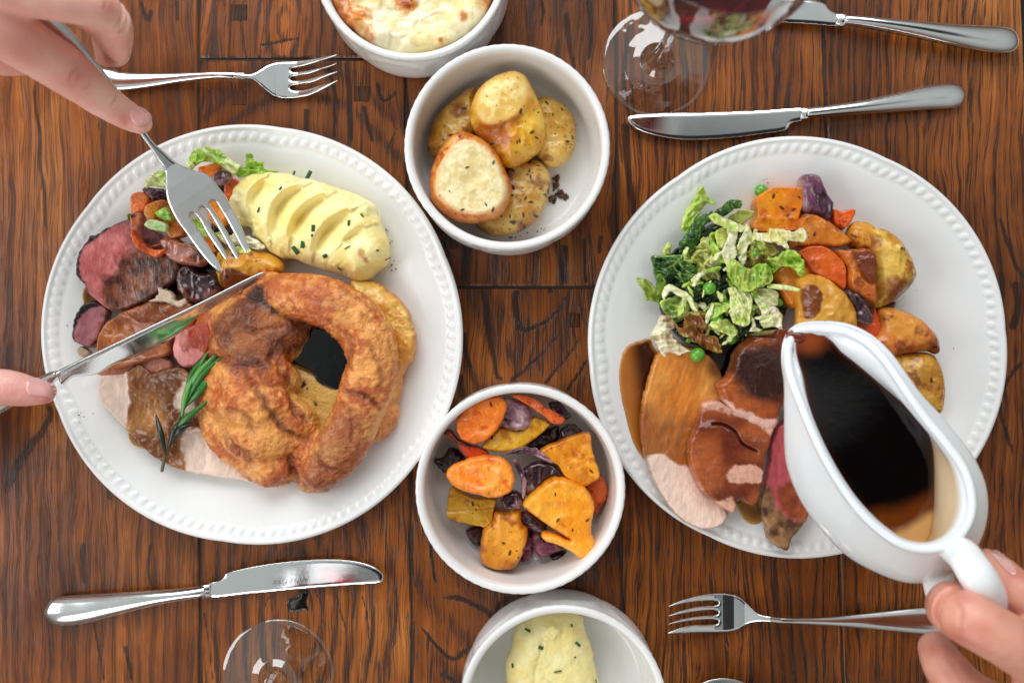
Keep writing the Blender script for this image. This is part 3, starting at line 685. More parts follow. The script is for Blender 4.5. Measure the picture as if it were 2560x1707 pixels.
# ------------------------------------------------------------------ cutlery
def steel_mat(name, rough=0.14, c=(0.80, 0.81, 0.81)):
    m, nt, b = newmat(name)
    b.inputs['Metallic'].default_value = 1.0
    tc = nt.nodes.new('ShaderNodeTexCoord')
    n = noise_(nt, tc.outputs['Object'], 90, 4)
    nt.links.new(mixn(nt, n, np.array(c) * 0.92, np.array(c) * 1.06), b.inputs['Base Color'])
    sm = noise_(nt, tc.outputs['Object'], 45, 5, 0.6)
    nt.links.new(math_(nt, 'MULTIPLY_ADD', math_(nt, 'MULTIPLY', sm, sm), 0.22, rough - 0.05), b.inputs['Roughness'])
    # hairline scratches
    mp = nt.nodes.new('ShaderNodeMapping'); mp.inputs['Rotation'].default_value = (0, 0, 0.6); mp.inputs['Scale'].default_value = (1, 0.06, 1)
    nt.links.new(tc.outputs['Object'], mp.inputs[0])
    s1 = noise_(nt, mp.outputs[0], 2500, 2)
    bump_(nt, s1, 0.12, 0.00006, b)
    return m
steel = steel_mat('polished_steel'); steel_b = steel_mat('knife_blade_steel', 0.09)
def ribbon_arrays(st, K=14, n=6):
    """stations: (px, py, z_m, halfwidth_px, crown_mm, thick_mm)"""
    s = catmull(st, n, False); m = len(s)
    c = np.array([P(a[0], a[1], a[2]) for a in s]); hw = np.maximum(s[:, 3], 0.15) * (HC - s[:, 2]) / FP
    t = np.gradient(c, axis=0); t[:, 2] = 0; t /= np.linalg.norm(t, axis=1)[:, None]; nr = np.stack([-t[:, 1], t[:, 0], 0 * t[:, 0]], 1)
    u = np.cos(np.linspace(math.pi, 0, K))
    V = []
    for i in range(m):
        cr = s[i, 4] * 0.001; th = s[i, 5] * 0.001
        for a in u: V.append(c[i] + nr[i] * hw[i] * a + np.array([0, 0, cr * (1 - a * a) + th * 0.5 * math.sqrt(max(0, 1 - a ** 6))]))
        for a in u[::-1]: V.append(c[i] + nr[i] * hw[i] * a * 0.999 + np.array([0, 0, (cr * (1 - a * a) if cr < 0 else cr * 0.2 * (1 - a * a)) - th * 0.5 * math.sqrt(max(0, 1 - a ** 6)) - 1e-6]))
    W = 2 * K; F = []
    for i in range(m - 1):
        for j in range(W):
            F.append((i * W + j, (i + 1) * W + j, (i + 1) * W + (j + 1) % W, i * W + (j + 1) % W))
    capA = []
    for e_ in (0, m - 1):
        for j in range(K - 1):
            q = (e_ * W + j, e_ * W + j + 1, e_ * W + W - 2 - j, e_ * W + W - 1 - j)
            capA.append(q if e_ == 0 else q[::-1])
    return np.array(V), np.array(F + capA)
def ribbon(name, st, mat, parent, **k):
    V, F = ribbon_arrays(st, **k); return mk(name, V, F, mat, parent)
def fork(label, handle, head, zf):
    g = empty('fork', (0, 0, 0), label=label, cat='fork', group='steel dinner forks')
    ribbon('handle', handle, steel, g)
    slab('fork_head', head, zf, 0.0008, steel, g, edge=7, g=1.3, under=0.0008, sharp=2.0)
    return g
def zline(a, b, zs, ts):
    ax, ay = a; dx, dy = b[0] - ax, b[1] - ay; L = dx * dx + dy * dy
    return lambda X, Y: np.interp(((X - ax) * dx + (Y - ay) * dy) / L, ts, zs)
# fork lying above the left plate (tines to the right, cupped upward)
h = [(u[0], u[1], z, w, c, t) for (u, z, w, c, t) in zip(ZA((560, 470), (660, 487), (740, 500), (900, 495), (1100, 479), (1300, 464), (1440, 462), (1540, 472), (1600, 480), (1660, 487), (1720, 490), (1790, 490)),
     (.004, .004, .004, .004, .005, .008, .010, .009, .006, .0035, .003, .0032), (26, 25, 23, 18, 12, 8.5, 9, 14, 26, 38, 45, 46.5), (1.2, 1.3, 1.4, 1.2, 1.0, .8, .8, .6, -.6, -1.4, -1.6, -1.4), (2.2, 2.2, 2.2, 2.4, 2.6, 2.6, 2.6, 2.4, 2, 1.9, 1.8, 1.6))]
hd = ZA((1330, 450), (1440, 449), (1520, 455), (1560, 447), (1600, 424), (1640, 400), (1700, 382), (1780, 378), (1880, 368), (1980, 350), (2066, 334), (2040, 352), (1980, 372), (1900, 395), (1840, 412), (1800, 418), (1780, 430), (1800, 443), (1860, 438), (1940, 420), (2010, 403), (2072, 385), (2030, 408), (1960, 432), (1880, 458), (1800, 470), (1778, 485), (1800, 497), (1860, 492), (1940, 470), (2010, 450), (2076, 437), (2040, 455), (1980, 480), (1900, 510), (1800, 525), (1776, 540), (1800, 555), (1860, 552), (1940, 530), (2010, 510), (2076, 490), (2040, 515), (1980, 548), (1900, 585), (1840, 600), (1740, 606), (1680, 590), (1630, 555), (1590, 520), (1555, 492), (1520, 485), (1440, 477), (1330, 480))
zf = zline(ZA((1520, 470))[0], ZA((2070, 440))[0], (.0070, .0100, .0064, .0032, .0028, .0034, .0075, .0135), (-.34, 0, .14, .30, .42, .55, .78, 1))
h = h[:6] + [(*ZA((1400, 463))[0], .0086, 7.6, .5, 1.6), (*ZA((1500, 468))[0], .0070, 8, 0, .8)]
fork('steel fork lying above the left plate, its handle under the hand', h, hd, zf)
# fork held in the upper left hand, tines down
pts = ZR((430, 110), (560, 240), (760, 450), (980, 700), (1200, 950), (1420, 1220), (1620, 1510))
pts += ZB((1010, 220), (1070, 330), (1160, 430), (1230, 520), (1330, 640), (1400, 740), (1430, 790))
h = [(u[0], u[1], z, w, c, t) for (u, z, w, c, t) in zip(pts, (.126, .122, .112, .100, .089, .078, .069, .064, .060, .055, .051, .044, .039, .037),
     (23, 25, 24, 20, 15, 11, 9.5, 10, 14, 30, 46, 54, 55, 54), (1.2, 1.3, 1.4, 1.3, 1.1, 1, .9, .9, .8, .6, 1.2, 1.9, 2.0, 1.9), (2.2, 2.2, 2.2, 2.4, 2.6, 2.6, 2.6, 2.5, 2.4, 2.1, 1.9, 1.8, 1.7, 1.6))]
hd = ZB((690, -110), (760, -20), (850, 100), (960, 250), (1030, 355), (1078, 420), (1095, 490), (1095, 600), (1110, 700), (1150, 800), (1200, 890), (1270, 985), (1340, 1085), (1440, 1215), (1530, 1305), (1612, 1362), (1600, 1315), (1560, 1230), (1500, 1140), (1440, 1050), (1380, 950), (1330, 875), (1312, 835), (1328, 815), (1352, 828), (1395, 880), (1440, 965), (1500, 1060), (1580, 1175), (1650, 1280), (1688, 1310), (1680, 1265), (1640, 1185), (1560, 1050), (1500, 955), (1440, 865), (1395, 795), (1408, 763), (1440, 772), (1480, 820), (1540, 920), (1610, 1045), (1680, 1170), (1735, 1255), (1757, 1272), (1750, 1225), (1700, 1100), (1640, 990), (1580, 885), (1520, 790), (1485, 738), (1500, 707), (1535, 722), (1575, 785), (1635, 885), (1700, 1005), (1770, 1135), (1815, 1205), (1837, 1218), (1835, 1150), (1800, 1040), (1750, 910), (1690, 790), (1620, 670), (1560, 590), (1500, 510), (1430, 462), (1330, 432), (1230, 397), (1150, 345), (1085, 282), (995, 200), (918, 92), (840, -30), (770, -130))
zf = zline(ZB((1050, 300))[0], ZB((1720, 1290))[0], (.0770, .0650, .0615, .056, .050, .044, .038, .030, .0235), (-.42, 0, .12, .25, .38, .5, .62, .82, 1))
h = h[:6] + [(*ZB((800, 10))[0], .0735, 7, .3, 1.2)]
fork_held = fork('steel fork held in the upper left hand, tines down in the potato', h, hd, zf)
# fork at lower right
h = [(u[0], u[1], z, w, c, t) for (u, z, w, c, t) in zip(ZN((550, 326), (620, 325), (690, 333), (760, 345), (830, 362), (940, 374), (1130, 384), (1400, 386), (1700, 385), (2060, 385), (2250, 385)),
     (.0034, .003, .0035, .005, .008, .011, .009, .006, .005, .0045, .0045), (47, 49, 44, 33, 15, 8.2, 7.5, 12, 21, 33, 36), (-1.4, -1.6, -1.4, -.6, .5, .8, 1, 1.1, 1.3, 1.4, 1.4), (1.6, 1.8, 1.9, 2, 2.4, 2.6, 2.6, 2.4, 2.2, 2.2, 2.2))]
hd = ZN((1160, 362), (1050, 362), (960, 352), (900, 342), (860, 325), (800, 270), (740, 215), (680, 190), (600, 180), (500, 185), (400, 205), (300, 235), (200, 283), (300, 262), (400, 245), (500, 238), (560, 240), (578, 254), (560, 268), (480, 274), (400, 285), (300, 311), (200, 352), (300, 335), (400, 318), (500, 308), (560, 310), (577, 325), (560, 340), (480, 345), (380, 357), (290, 377), (197, 413), (300, 396), (400, 382), (500, 375), (560, 378), (577, 392), (560, 408), (500, 411), (400, 414), (300, 433), (197, 478), (300, 476), (400, 471), (550, 469), (650, 465), (720, 447), (770, 418), (830, 398), (900, 393), (960, 396), (1050, 404), (1160, 404))
zf = zline(ZN((960, 374))[0], ZN((200, 380))[0], (.0070, .0105, .0086, .0045, .0030, .0030, .0038, .0080, .0130), (-.26, 0, .1, .25, .36, .46, .55, .78, 1))
h = [(*ZN((980, 378))[0], .0080, 7, 0, .8), (*ZN((1090, 383))[0], .0090, 6.8, .5, 1.8)] + h[7:]
fork('steel fork lying below the gravy boat at lower right', h, hd, zf)
# spoon peeping in at the bottom
g = empty('spoon', label='steel spoon with only the tip of its bowl showing at the bottom', cat='spoon')
c = P(1806, 1760, .006); V = []; F = []; n1, n2 = 14, 48
rx, ry = 96 * (HC) / FP, 70 * HC / FP
for i in range(n1 + 1):
    r = i / n1
    for j in range(n2):
        a = 2 * math.pi * j / n2; V.append((c[0] + rx * r * math.cos(a), c[1] + ry * r * math.sin(a), .0035 + .007 * r ** 2.2))
for i in range(n1 + 1):
    r = 1 - i / n1
    for j in range(n2):
        a = 2 * math.pi * j / n2; V.append((c[0] + rx * r * math.cos(a) * .99, c[1] + ry * r * math.sin(a) * .99, .0020 + .007 * r ** 2.2))
M = 2 * n1 + 2
for i in range(M - 1):
    for j in range(n2): F.append((i * n2 + j, (i + 1) * n2 + j, (i + 1) * n2 + (j + 1) % n2, i * n2 + (j + 1) % n2))
mk('spoon_bowl', V, np.array(F), steel, g)
ribbon('handle', [(1896, 1762, .010, 12, .6, 2.4), (1930, 1764, .012, 8, .8, 2.6), (2100, 1775, .008, 9, 1, 2.5), (2300, 1790, .005, 20, 1.2, 2.2), (2420, 1800, .005, 22, 1.2, 2)], steel, g)

def knife(label, handle, blade, zb, collar=None, blade_rgh=0.5, **k):
    g = empty('table_knife', (0, 0, 0), label=label, cat='knife', group='steel table knives')
    ribbon('handle', handle, steel, g)
    bl = slab('blade', blade, zb, 0.0006, steel_b, g, edge=9, g=2.2, sharp=1.3, **k)
    if collar: ribbon('collar', collar, steel, g, K=10)
    return g, bl
def hs(pts, zs, ws, cr, th): return [(p[0], p[1], z, w, c, t) for p, z, w, c, t in zip(pts, zs, ws, cr, th)]
# knife lower left, blade marked
k1, _ = knife('steel knife with script engraved blade lying below the left plate',
    hs(ZQ((88, 420), (110, 425), (170, 425), (300, 415), (500, 385), (750, 345), (950, 318), (1080, 303), (1110, 299)), (.004, .004, .0045, .005, .006, .007, .007, .007, .007), (6, 24, 36, 37, 30, 21, 16, 15, 15), (1, 2, 2.8, 3, 3, 3, 3, 2.4, 2), (1, 3, 4, 4.5, 5, 5, 5, 4, 3)),
    ZQ((1125, 255), (1190, 232), (1225, 210), (1245, 182), (1320, 160), (1500, 125), (1700, 102), (1900, 94), (2060, 105), (2180, 140), (2240, 185), (2245, 225), (2215, 248), (2000, 262), (1700, 287), (1400, 315), (1140, 338)), 0.0055,
    hs(ZQ((1088, 302), (1110, 298), (1140, 295)), (.0066,) * 3, (17, 18, 16.5), (1.2, 1.2, 0.6), (2.6, 2.4, 1.6)))
# knives at upper right
k2, _ = knife('steel knife with blade tip beside the wine glass foot, above the right plate',
    hs(ZH((1190, 606), (1230, 604), (1350, 592), (1500, 574), (1700, 545), (1850, 522), (1960, 513), (2015, 518), (2034, 522)), (.007, .007, .007, .007, .006, .005, .0045, .004, .004), (13, 13.5, 15, 18, 25, 31, 32, 24, 5), (2, 2.4, 3, 3, 3, 3, 2.8, 2, 1), (3, 4, 5, 5, 5, 4.5, 4, 3, 1)),
    ZH((1185, 582), (1180, 640), (1110, 662), (1075, 700), (950, 720), (800, 738), (650, 748), (520, 748), (400, 730), (300, 700), (245, 665), (232, 635), (260, 617), (400, 608), (700, 600), (950, 590), (1120, 578)), 0.0055,
    hs(ZH((1160, 610), (1185, 609), (1200, 606)), (.0066,) * 3, (15, 16, 14), (.6, 1.2, 1.2), (1.6, 2.4, 2.6)))
k3, _ = knife('steel knife reaching past the wine glass at the top right corner',
    hs(ZH((1390, 112), (1420, 112), (1550, 128), (1750, 156), (1950, 186), (2100, 205), (2230, 215), (2295, 217), (2320, 216)), (.009, .009, .010, .010, .010, .009, .008, .007, .006), (11, 12, 15, 20, 26, 32, 34, 26, 6), (2, 2.4, 3, 3.4, 3.4, 3.4, 3, 2, 1), (3, 4, 5, 6, 6, 5.5, 5, 4, 1)),
    ZH((1400, 85), (1385, 140), (1200, 130), (1050, 122), (900, 108), (700, 70), (560, 10), (600, -30), (800, -30), (1000, -20), (1200, -2), (1285, 20), (1310, 50), (1345, 70)), 0.0065,
    hs(ZH((1350, 105), (1380, 108), (1408, 110)), (.0075,) * 3, (14, 16, 13), (.6, 1.2, 1.4), (1.6, 2.4, 2.8)))
# held knife, spine up, across the left plate
sp0, sp1 = ZD((330, 800), (1738, 118))
dx, dy = sp1[0] - sp0[0], sp1[1] - sp0[1]; LL = math.hypot(dx, dy)
def kz(X, Y):
    t = ((X - sp0[0]) * dx + (Y - sp0[1]) * dy) / LL / LL; d = (-(X - sp0[0]) * dy + (Y - sp0[1]) * dx) / LL
    return 0.058 - 0.020 * t - d * 0.00032
g = empty('table_knife', label='steel knife held in the lower left hand, cutting across the roast', cat='knife', group='steel table knives')
slab('blade', ZD((385, 790), (440, 738), (700, 610), (1000, 465), (1300, 322), (1550, 195), (1700, 122), (1738, 116), (1700, 152), (1500, 280), (1300, 400), (1150, 520), (900, 652), (740, 712), (640, 770), (560, 782), (480, 790), (410, 840)), kz, 0.0006, steel_b, g, edge=6, g=2.2)
def kzz(u, v): return float(kz(np.array([u]), np.array([v]))[0])
pp = ZD((-260, 1080), (-100, 1010), (20, 955), (150, 895), (300, 815), (380, 768))
ribbon('handle', [(a, b, kzz(a, b) + .002, w_, 2.4, 4) for (a, b), w_ in zip(pp, (30, 27, 22, 18, 17, 10))], steel, g)
ribbon('spine', [(a, b, kzz(a, b) + .0010, w_, .5, 1.6) for (a, b), w_ in zip(ZD((370, 778), (440, 735), (700, 606), (1000, 461), (1300, 317), (1550, 190), (1700, 118), (1736, 112)), (9, 6.5, 4.2, 4, 4, 3.8, 3.2, 1))], steel, g)
# engraved script
def script(txt, px, py, z, size_px, rot, parent, mat, shear=0.35):
    cu = bpy.data.curves.new('engraving', 'FONT'); cu.body = txt; cu.size = size_px * HC / FP; cu.shear = shear; cu.align_x = 'CENTER'; cu.align_y = 'CENTER'; cu.space_character = 0.86; cu.extrude = 0.00003; cu.offset = -0.00009
    ob = bpy.data.objects.new('tmp_text', cu); C.objects.link(ob); dg = bpy.context.evaluated_depsgraph_get()
    me = bpy.data.meshes.new_from_object(ob.evaluated_get(dg)); C.objects.unlink(ob); bpy.data.objects.remove(ob)
    me.materials.clear(); me.materials.append(mat)
    o = bpy.data.objects.new('engraving', me); o.location = P(px, py, z); o.rotation_euler = rot
    return link(o, parent)
ink = plain('engraving_dark', lin(70, 72, 70), 0.5)
a, b = ZQ((1660, 236))[0]
script('Arthur Price', a, b, 0.0062, 21, (0, 0, math.radians(180 + 6)), k1, ink)
inkl = plain('engraving_pale', lin(170, 160, 160), 0.4)
A_ = np.array(P(*ZR((935, 500))[0], .1035)); B_ = np.array(P(*ZR((715, 285))[0], .1145)); nx_ = (B_ - A_) / np.linalg.norm(B_ - A_); up_ = np.array([0, 0, 1.0]); ny_ = np.cross(up_, nx_); ny_ /= np.linalg.norm(ny_); nz_ = np.cross(nx_, ny_)
from mathutils import Matrix
te = script('Arthur Price', 1280, 853, 0, 12, (0, 0, 0), fork_held, inkl)
mid_ = (A_ + B_) / 2 + nz_ * .0030
te.matrix_basis = Matrix(((nx_[0], ny_[0], nz_[0], mid_[0]), (nx_[1], ny_[1], nz_[1], mid_[1]), (nx_[2], ny_[2], nz_[2], mid_[2]), (0, 0, 0, 1)))
# ------------------------------------------------------------------ food materials
m_root = food('roast_vegetable', 700, 0.0005, 0.45, sss=0.12, sssr=(0.003, 0.0015, 0.0006), coat=0.25, var=0.10)
m_pot = food('roast_potato_skin', 600, 0.0005, 0.40, sss=0.15, sssr=(0.003, 0.002, 0.001), coat=0.18, var=0.07)
m_mash = food('potato_mash', 420, 0.0006, 0.25, sss=0.25, sssr=(0.004, 0.003, 0.0015), var=0.02, coat=0.08)
m_meat = food('carved_meat', 900, 0.0006, 0.6, sss=0.10, sssr=(0.003, 0.001, 0.0008), coat=0.30, var=0.14, stretch=(0.5, 0.3), bs2=170)
m_pud = food('yorkshire_crust', 850, 0.0013, 1.0, sss=0.04, sssr=(0.003, 0.0015, 0.0006), coat=0.35, var=0.16, bs2=260)
m_leaf = food('cabbage_leaf', 800, 0.0003, 0.35, sss=0.25, sssr=(0.003, 0.003, 0.001), coat=0.5, var=0.06, bs2=160)
m_onion = food('red_onion', 500, 0.0004, 0.4, sss=0.15, sssr=(0.003, 0.001, 0.001), coat=0.45, var=0.15, stretch=(0.3, 0.25))
m_gravy = food('gravy', 60, 0.0006, 0.25, sss=0.0, coat=0.15, var=0.04, vscale=80, spec=0.4)
m_herb = food('herb', 900, 0.0004, 0.5, var=0.2)
m_cheese = food('melted_cheese', 350, 0.0005, 0.35, sss=0.22, sssr=(0.004, 0.003, 0.0015), coat=0.25, var=0.04, bs2=120)

rng = np.random.default_rng(7)
def specks(X, Y, n, seed, rmin=1.2, rmax=3.4, ell=2.2, region=None):
    r = np.random.default_rng(seed); out = np.zeros(len(X)); x0, x1, y0, y1 = X.min(), X.max(), Y.min(), Y.max()
    for i in range(n):
        cx, cy = r.uniform(x0, x1), r.uniform(y0, y1); a = r.uniform(0, math.pi); s = r.uniform(rmin, rmax) if r.random() < 0.4 else rmin * r.uniform(.8, 1.3)
        if region is not None:
            cx = region[0] + r.normal() * region[2]; cy = region[1] + r.normal() * region[3]
        u = (X - cx) * math.cos(a) + (Y - cy) * math.sin(a); v = -(X - cx) * math.sin(a) + (Y - cy) * math.cos(a)
        e_ = ell if s > 2 else 1.2
        out = np.maximum(out, sstep(1.25, 0.75, np.sqrt((u / (s * e_)) ** 2 + (v / s) ** 2)))
    return out
SPK = lin(38, 24, 14)
def lumpy(amp, fr, seed):
    return lambda X, Y, s: amp * fbm(X * fr, Y * fr, seed=seed, oct=3)

def potato(name, poly, z, T, label, seed, parent=None, pal=None, cut=None, nsp=25, brown=0.5, brown_at=None, group=None, cat='roast potato', edge=40, tilt=(0, 0), hf=None, mat=None, spk_region=None, gravy=None, cutcol=None):
    pal = pal or (lin(224, 190, 110), lin(206, 150, 52), lin(150, 78, 22))
    pp = np.array(poly); cx, cy = pp.mean(0)
    base = z if callable(z) else (lambda X, Y: z + tilt[0] * (X - cx) * 0.00026 + tilt[1] * (Y - cy) * 0.00026)
    def cf(X, Y, sd, h):
        n = fbm(X * 0.022, Y * 0.022, seed=seed); n2 = fbm(X * 0.09, Y * 0.09, seed=seed + 5, oct=4)
        c = mixc(pal[0], pal[1], sstep(-0.35, 0.45, n + 0.5 * n2))
        b = sstep(0.28, 0.62, fbm(X * 0.03, Y * 0.03, seed=seed + 9) + 0.35 * n2 + brown * 0.35)
        c = mixc(c, pal[2], b * 0.75)
        c = mixc(c, pal[2], 0.55 * brown * sstep(12, 0, sd + 6 * n2))
        if brown_at is not None:
            for bx, by, br, ba in brown_at:
                c = mixc(c, pal[2] * 0.9, ba * sstep(1.2, 0.4, np.hypot(X - bx, Y - by) / br + 0.5 * n2))
        rg = np.full(len(X), 0.38)
        if cut is not None:
            m = pmask(X, Y, cut, 3, 5, 0.08, seed)
            cc = mixc(lin(240, 228, 186), lin(226, 206, 150), sstep(-0.2, 0.5, n2 + n)) if cutcol is None else mixc(cutcol[0], cutcol[1], sstep(-0.3, 0.4, n2 + n))
            dcut, _, _ = sdpoly(X, Y, catmull(cut, 6))
            cc = mixc(cc, lin(222, 150, 70), sstep(14, 0, dcut + 8 * n2) * 0.7)
            c = mixc(c, cc, m); rg = rg + 0.12 * m
        if gravy is not None:
            m = pmask(X, Y, gravy, 3, 5, 0.05, seed); c = mixc(c, lin(122, 56, 24), m * 0.9); rg = rg * (1 - m) + 0.15 * m
        if nsp: c = mixc(c, SPK, 0.9 * specks(X, Y, nsp, seed, region=spk_region))
        return c, rg
    def hf0(X, Y, sd):
        fac = -0.0024 * np.abs(vnoise(X * 0.020, Y * 0.020, seed=seed + 3)) - 0.0010 * np.abs(vnoise(X * 0.05, Y * 0.05, seed=seed + 6)) if mat is None else 0.00022 * (0.5 - np.abs(fbm(X * 0.12, Y * 0.12, seed=seed + 3, oct=3)) * 2) - 0.0012 * np.abs(vnoise(X * 0.03, Y * 0.03, seed=seed + 5))
        if cut is not None: fac = fac * (1 - .85 * pmask(X, Y, cut, 8))
        return 0.0007 * fbm(X * 0.035, Y * 0.035, seed=seed + 2, oct=3) + fac + (hf(X, Y, sd) if hf else 0)
    return slab(name, poly, base, T, mat or m_pot, parent, edge=edge, g=2.0, hfun=hf0, cfun=cf, jit=(1.5 if mat is None else 2.6), sharp=(2.0 if mat is None else 2.6), seed=seed, label=label, cat=cat, group=group)

# ------------------------------------------------------------------ bowl of potatoes
gp = 'roast potatoes in the white bowl'
fl_ = 0.0052
potato('roast_potato', ZF((1020, 520), (960, 540), (880, 600), (800, 680), (750, 780), (735, 880), (775, 945), (840, 960), (930, 900), (1010, 860), (1050, 760), (1040, 620)), 0.016, 0.011, 'golden roast potato lying at the back left, half behind the others', 11, group=gp, brown=0.55, brown_at=[(1150, 285, 24, .8)], pal=(lin(214, 176, 92), lin(190, 138, 44), lin(150, 76, 22)))
potato('roast_potato', ZF((1400, 580), (1480, 590), (1560, 640), (1610, 720), (1615, 820), (1590, 920), (1520, 990), (1440, 990), (1370, 920), (1340, 800), (1340, 660)), 0.016, 0.011, 'peppered roast potato lying against the right of the big middle one', 12, group=gp, nsp=60, brown=0.3, pal=(lin(222, 186, 104), lin(204, 158, 62), lin(146, 84, 26)))
potato('roast_potato', ZF((1250, 960), (1380, 950), (1440, 1000), (1465, 1080), (1440, 1200), (1390, 1300), (1300, 1370), (1200, 1400), (1120, 1400), (1050, 1370), (1010, 1320), (1000, 1200), (1100, 1050)), 0.016, 0.012, 'roast potato thick with black pepper at the bottom of the bowl', 13, group=gp, nsp=150, brown=0.45, pal=(lin(216, 182, 106), lin(190, 140, 56), lin(136, 80, 30)))
def ridge2(X, Y, sd):
    a = ZF((1000, 640), (1060, 790), (1160, 800), (1280, 700), (1350, 560)); d, s, t = seg_dist(X, Y, a)
    return -0.0035 * s * sstep(0, 40, d) * sstep(90, 30, d)
potato('roast_potato', ZF((1000, 600), (1040, 530), (1100, 480), (1180, 440), (1260, 430), (1320, 460), (1355, 520), (1400, 620), (1430, 720), (1432, 820), (1400, 900), (1320, 960), (1230, 1000), (1160, 970), (1090, 880), (1020, 800), (985, 700)), 0.030, 0.014, 'largest golden roast potato lying on top in the middle of the bowl', 14, group=gp, nsp=55, brown=0.05, edge=60, cutcol=(lin(238, 212, 140), lin(222, 184, 96)),
       cut=ZF((1020, 600), (1080, 500), (1180, 450), (1270, 440), (1330, 500), (1340, 600), (1290, 700), (1180, 760), (1080, 770), (1015, 700)), hf=lambda X, Y, sd: 0.002 * pmask(X, Y, ZF((1000, 600), (1080, 480), (1180, 430), (1290, 430), (1350, 520), (1350, 620), (1290, 710), (1180, 770), (1080, 780), (1005, 700)), 8),
       brown_at=[(*ZF((1150, 830))[0], 44, .95), (*ZF((1050, 800))[0], 30, .9), (*ZF((1250, 740))[0], 22, .7)], pal=(lin(234, 194, 84), lin(220, 162, 40), lin(186, 104, 28)))
potato('roast_potato', ZF((950, 785), (1030, 810), (1100, 860), (1160, 930), (1200, 1020), (1235, 1120), (1215, 1210), (1160, 1290), (1050, 1325), (950, 1325), (850, 1290), (770, 1220), (745, 1150), (750, 1040), (780, 940), (830, 860), (890, 800)), 0.034, 0.010, 'halved roast potato with its pale cut face up at the front left', 15, group=gp, nsp=14, brown=0.9, edge=26,
       cut=ZF((930, 850), (1010, 850), (1090, 890), (1150, 960), (1190, 1050), (1215, 1130), (1190, 1210), (1130, 1270), (1020, 1290), (920, 1270), (840, 1220), (785, 1160), (785, 1060), (820, 970), (870, 900)), pal=(lin(226, 160, 76), lin(206, 122, 42), lin(176, 84, 26)),
       hf=lambda X, Y, sd: -0.0014 * np.exp(-((np.hypot(X - ZF((1010, 1070))[0][0], Y - ZF((1010, 1070))[0][1])) / 22) ** 2) + 0.0005 * np.abs(fbm(X * 0.05, Y * 0.05, seed=77)))
def crumb_pile(name, pts, z, label, cat, seed, col=(70, 44, 22), n=40, spread=10, r=(0.0005, 0.0013), mat=None, parent=None):
    rr = np.random.default_rng(seed); Vs = []; Fs = []; Ts = []; o = 0; cs = []
    for i in range(n):
        a, b = pts[rr.integers(len(pts))]; a += rr.normal() * spread; b += rr.normal() * spread
        s = rr.uniform(*r); c = P(a, b, z(np.array([a]), np.array([b]))[0] if callable(z) else z); c = (c[0], c[1], c[2] + s * rr.uniform(0.4, 1.6))
        V, F, T = ball((0, 0, 0), (s * rr.uniform(.6, 1.6), s, s * .8), 5); an = rr.uniform(0, 6.28)
        V = np.stack([V[:, 0] * math.cos(an) - V[:, 1] * math.sin(an) + c[0], V[:, 0] * math.sin(an) + V[:, 1] * math.cos(an) + c[1], V[:, 2] + c[2]], 1)
        Vs.append(V); Fs.append(F + o); Ts.append(T + o); o += len(V); cs.append(np.tile(lin(*col) * rr.uniform(.5, 1.6), (len(V), 1)))
    return mk(name, np.concatenate(Vs), [np.concatenate(Fs), np.concatenate(Ts)], mat or m_herb, parent, np.concatenate(cs), 0.5, label=label, cat=cat, kind='stuff')
crumb_pile('crispy_crumbs', ZF((1490, 1100), (1520, 1150), (1480, 1180), (1550, 1170), (1505, 1060)), fl_, 'brown crispy crumbs beside the peppered potato in the bowl', 'crumbs', 3, (96, 60, 30), 90, 4)
crumb_pile('pepper_flakes', ZF((1330, 1400), (1430, 1380), (1290, 1430), (1590, 930), (1560, 620), (1600, 760), (1230, 1410), (1380, 1400)), fl_, 'loose black pepper flakes on the floor of the potato bowl', 'pepper', 4, (40, 28, 20), 40, 6, (0.0003, 0.0006))

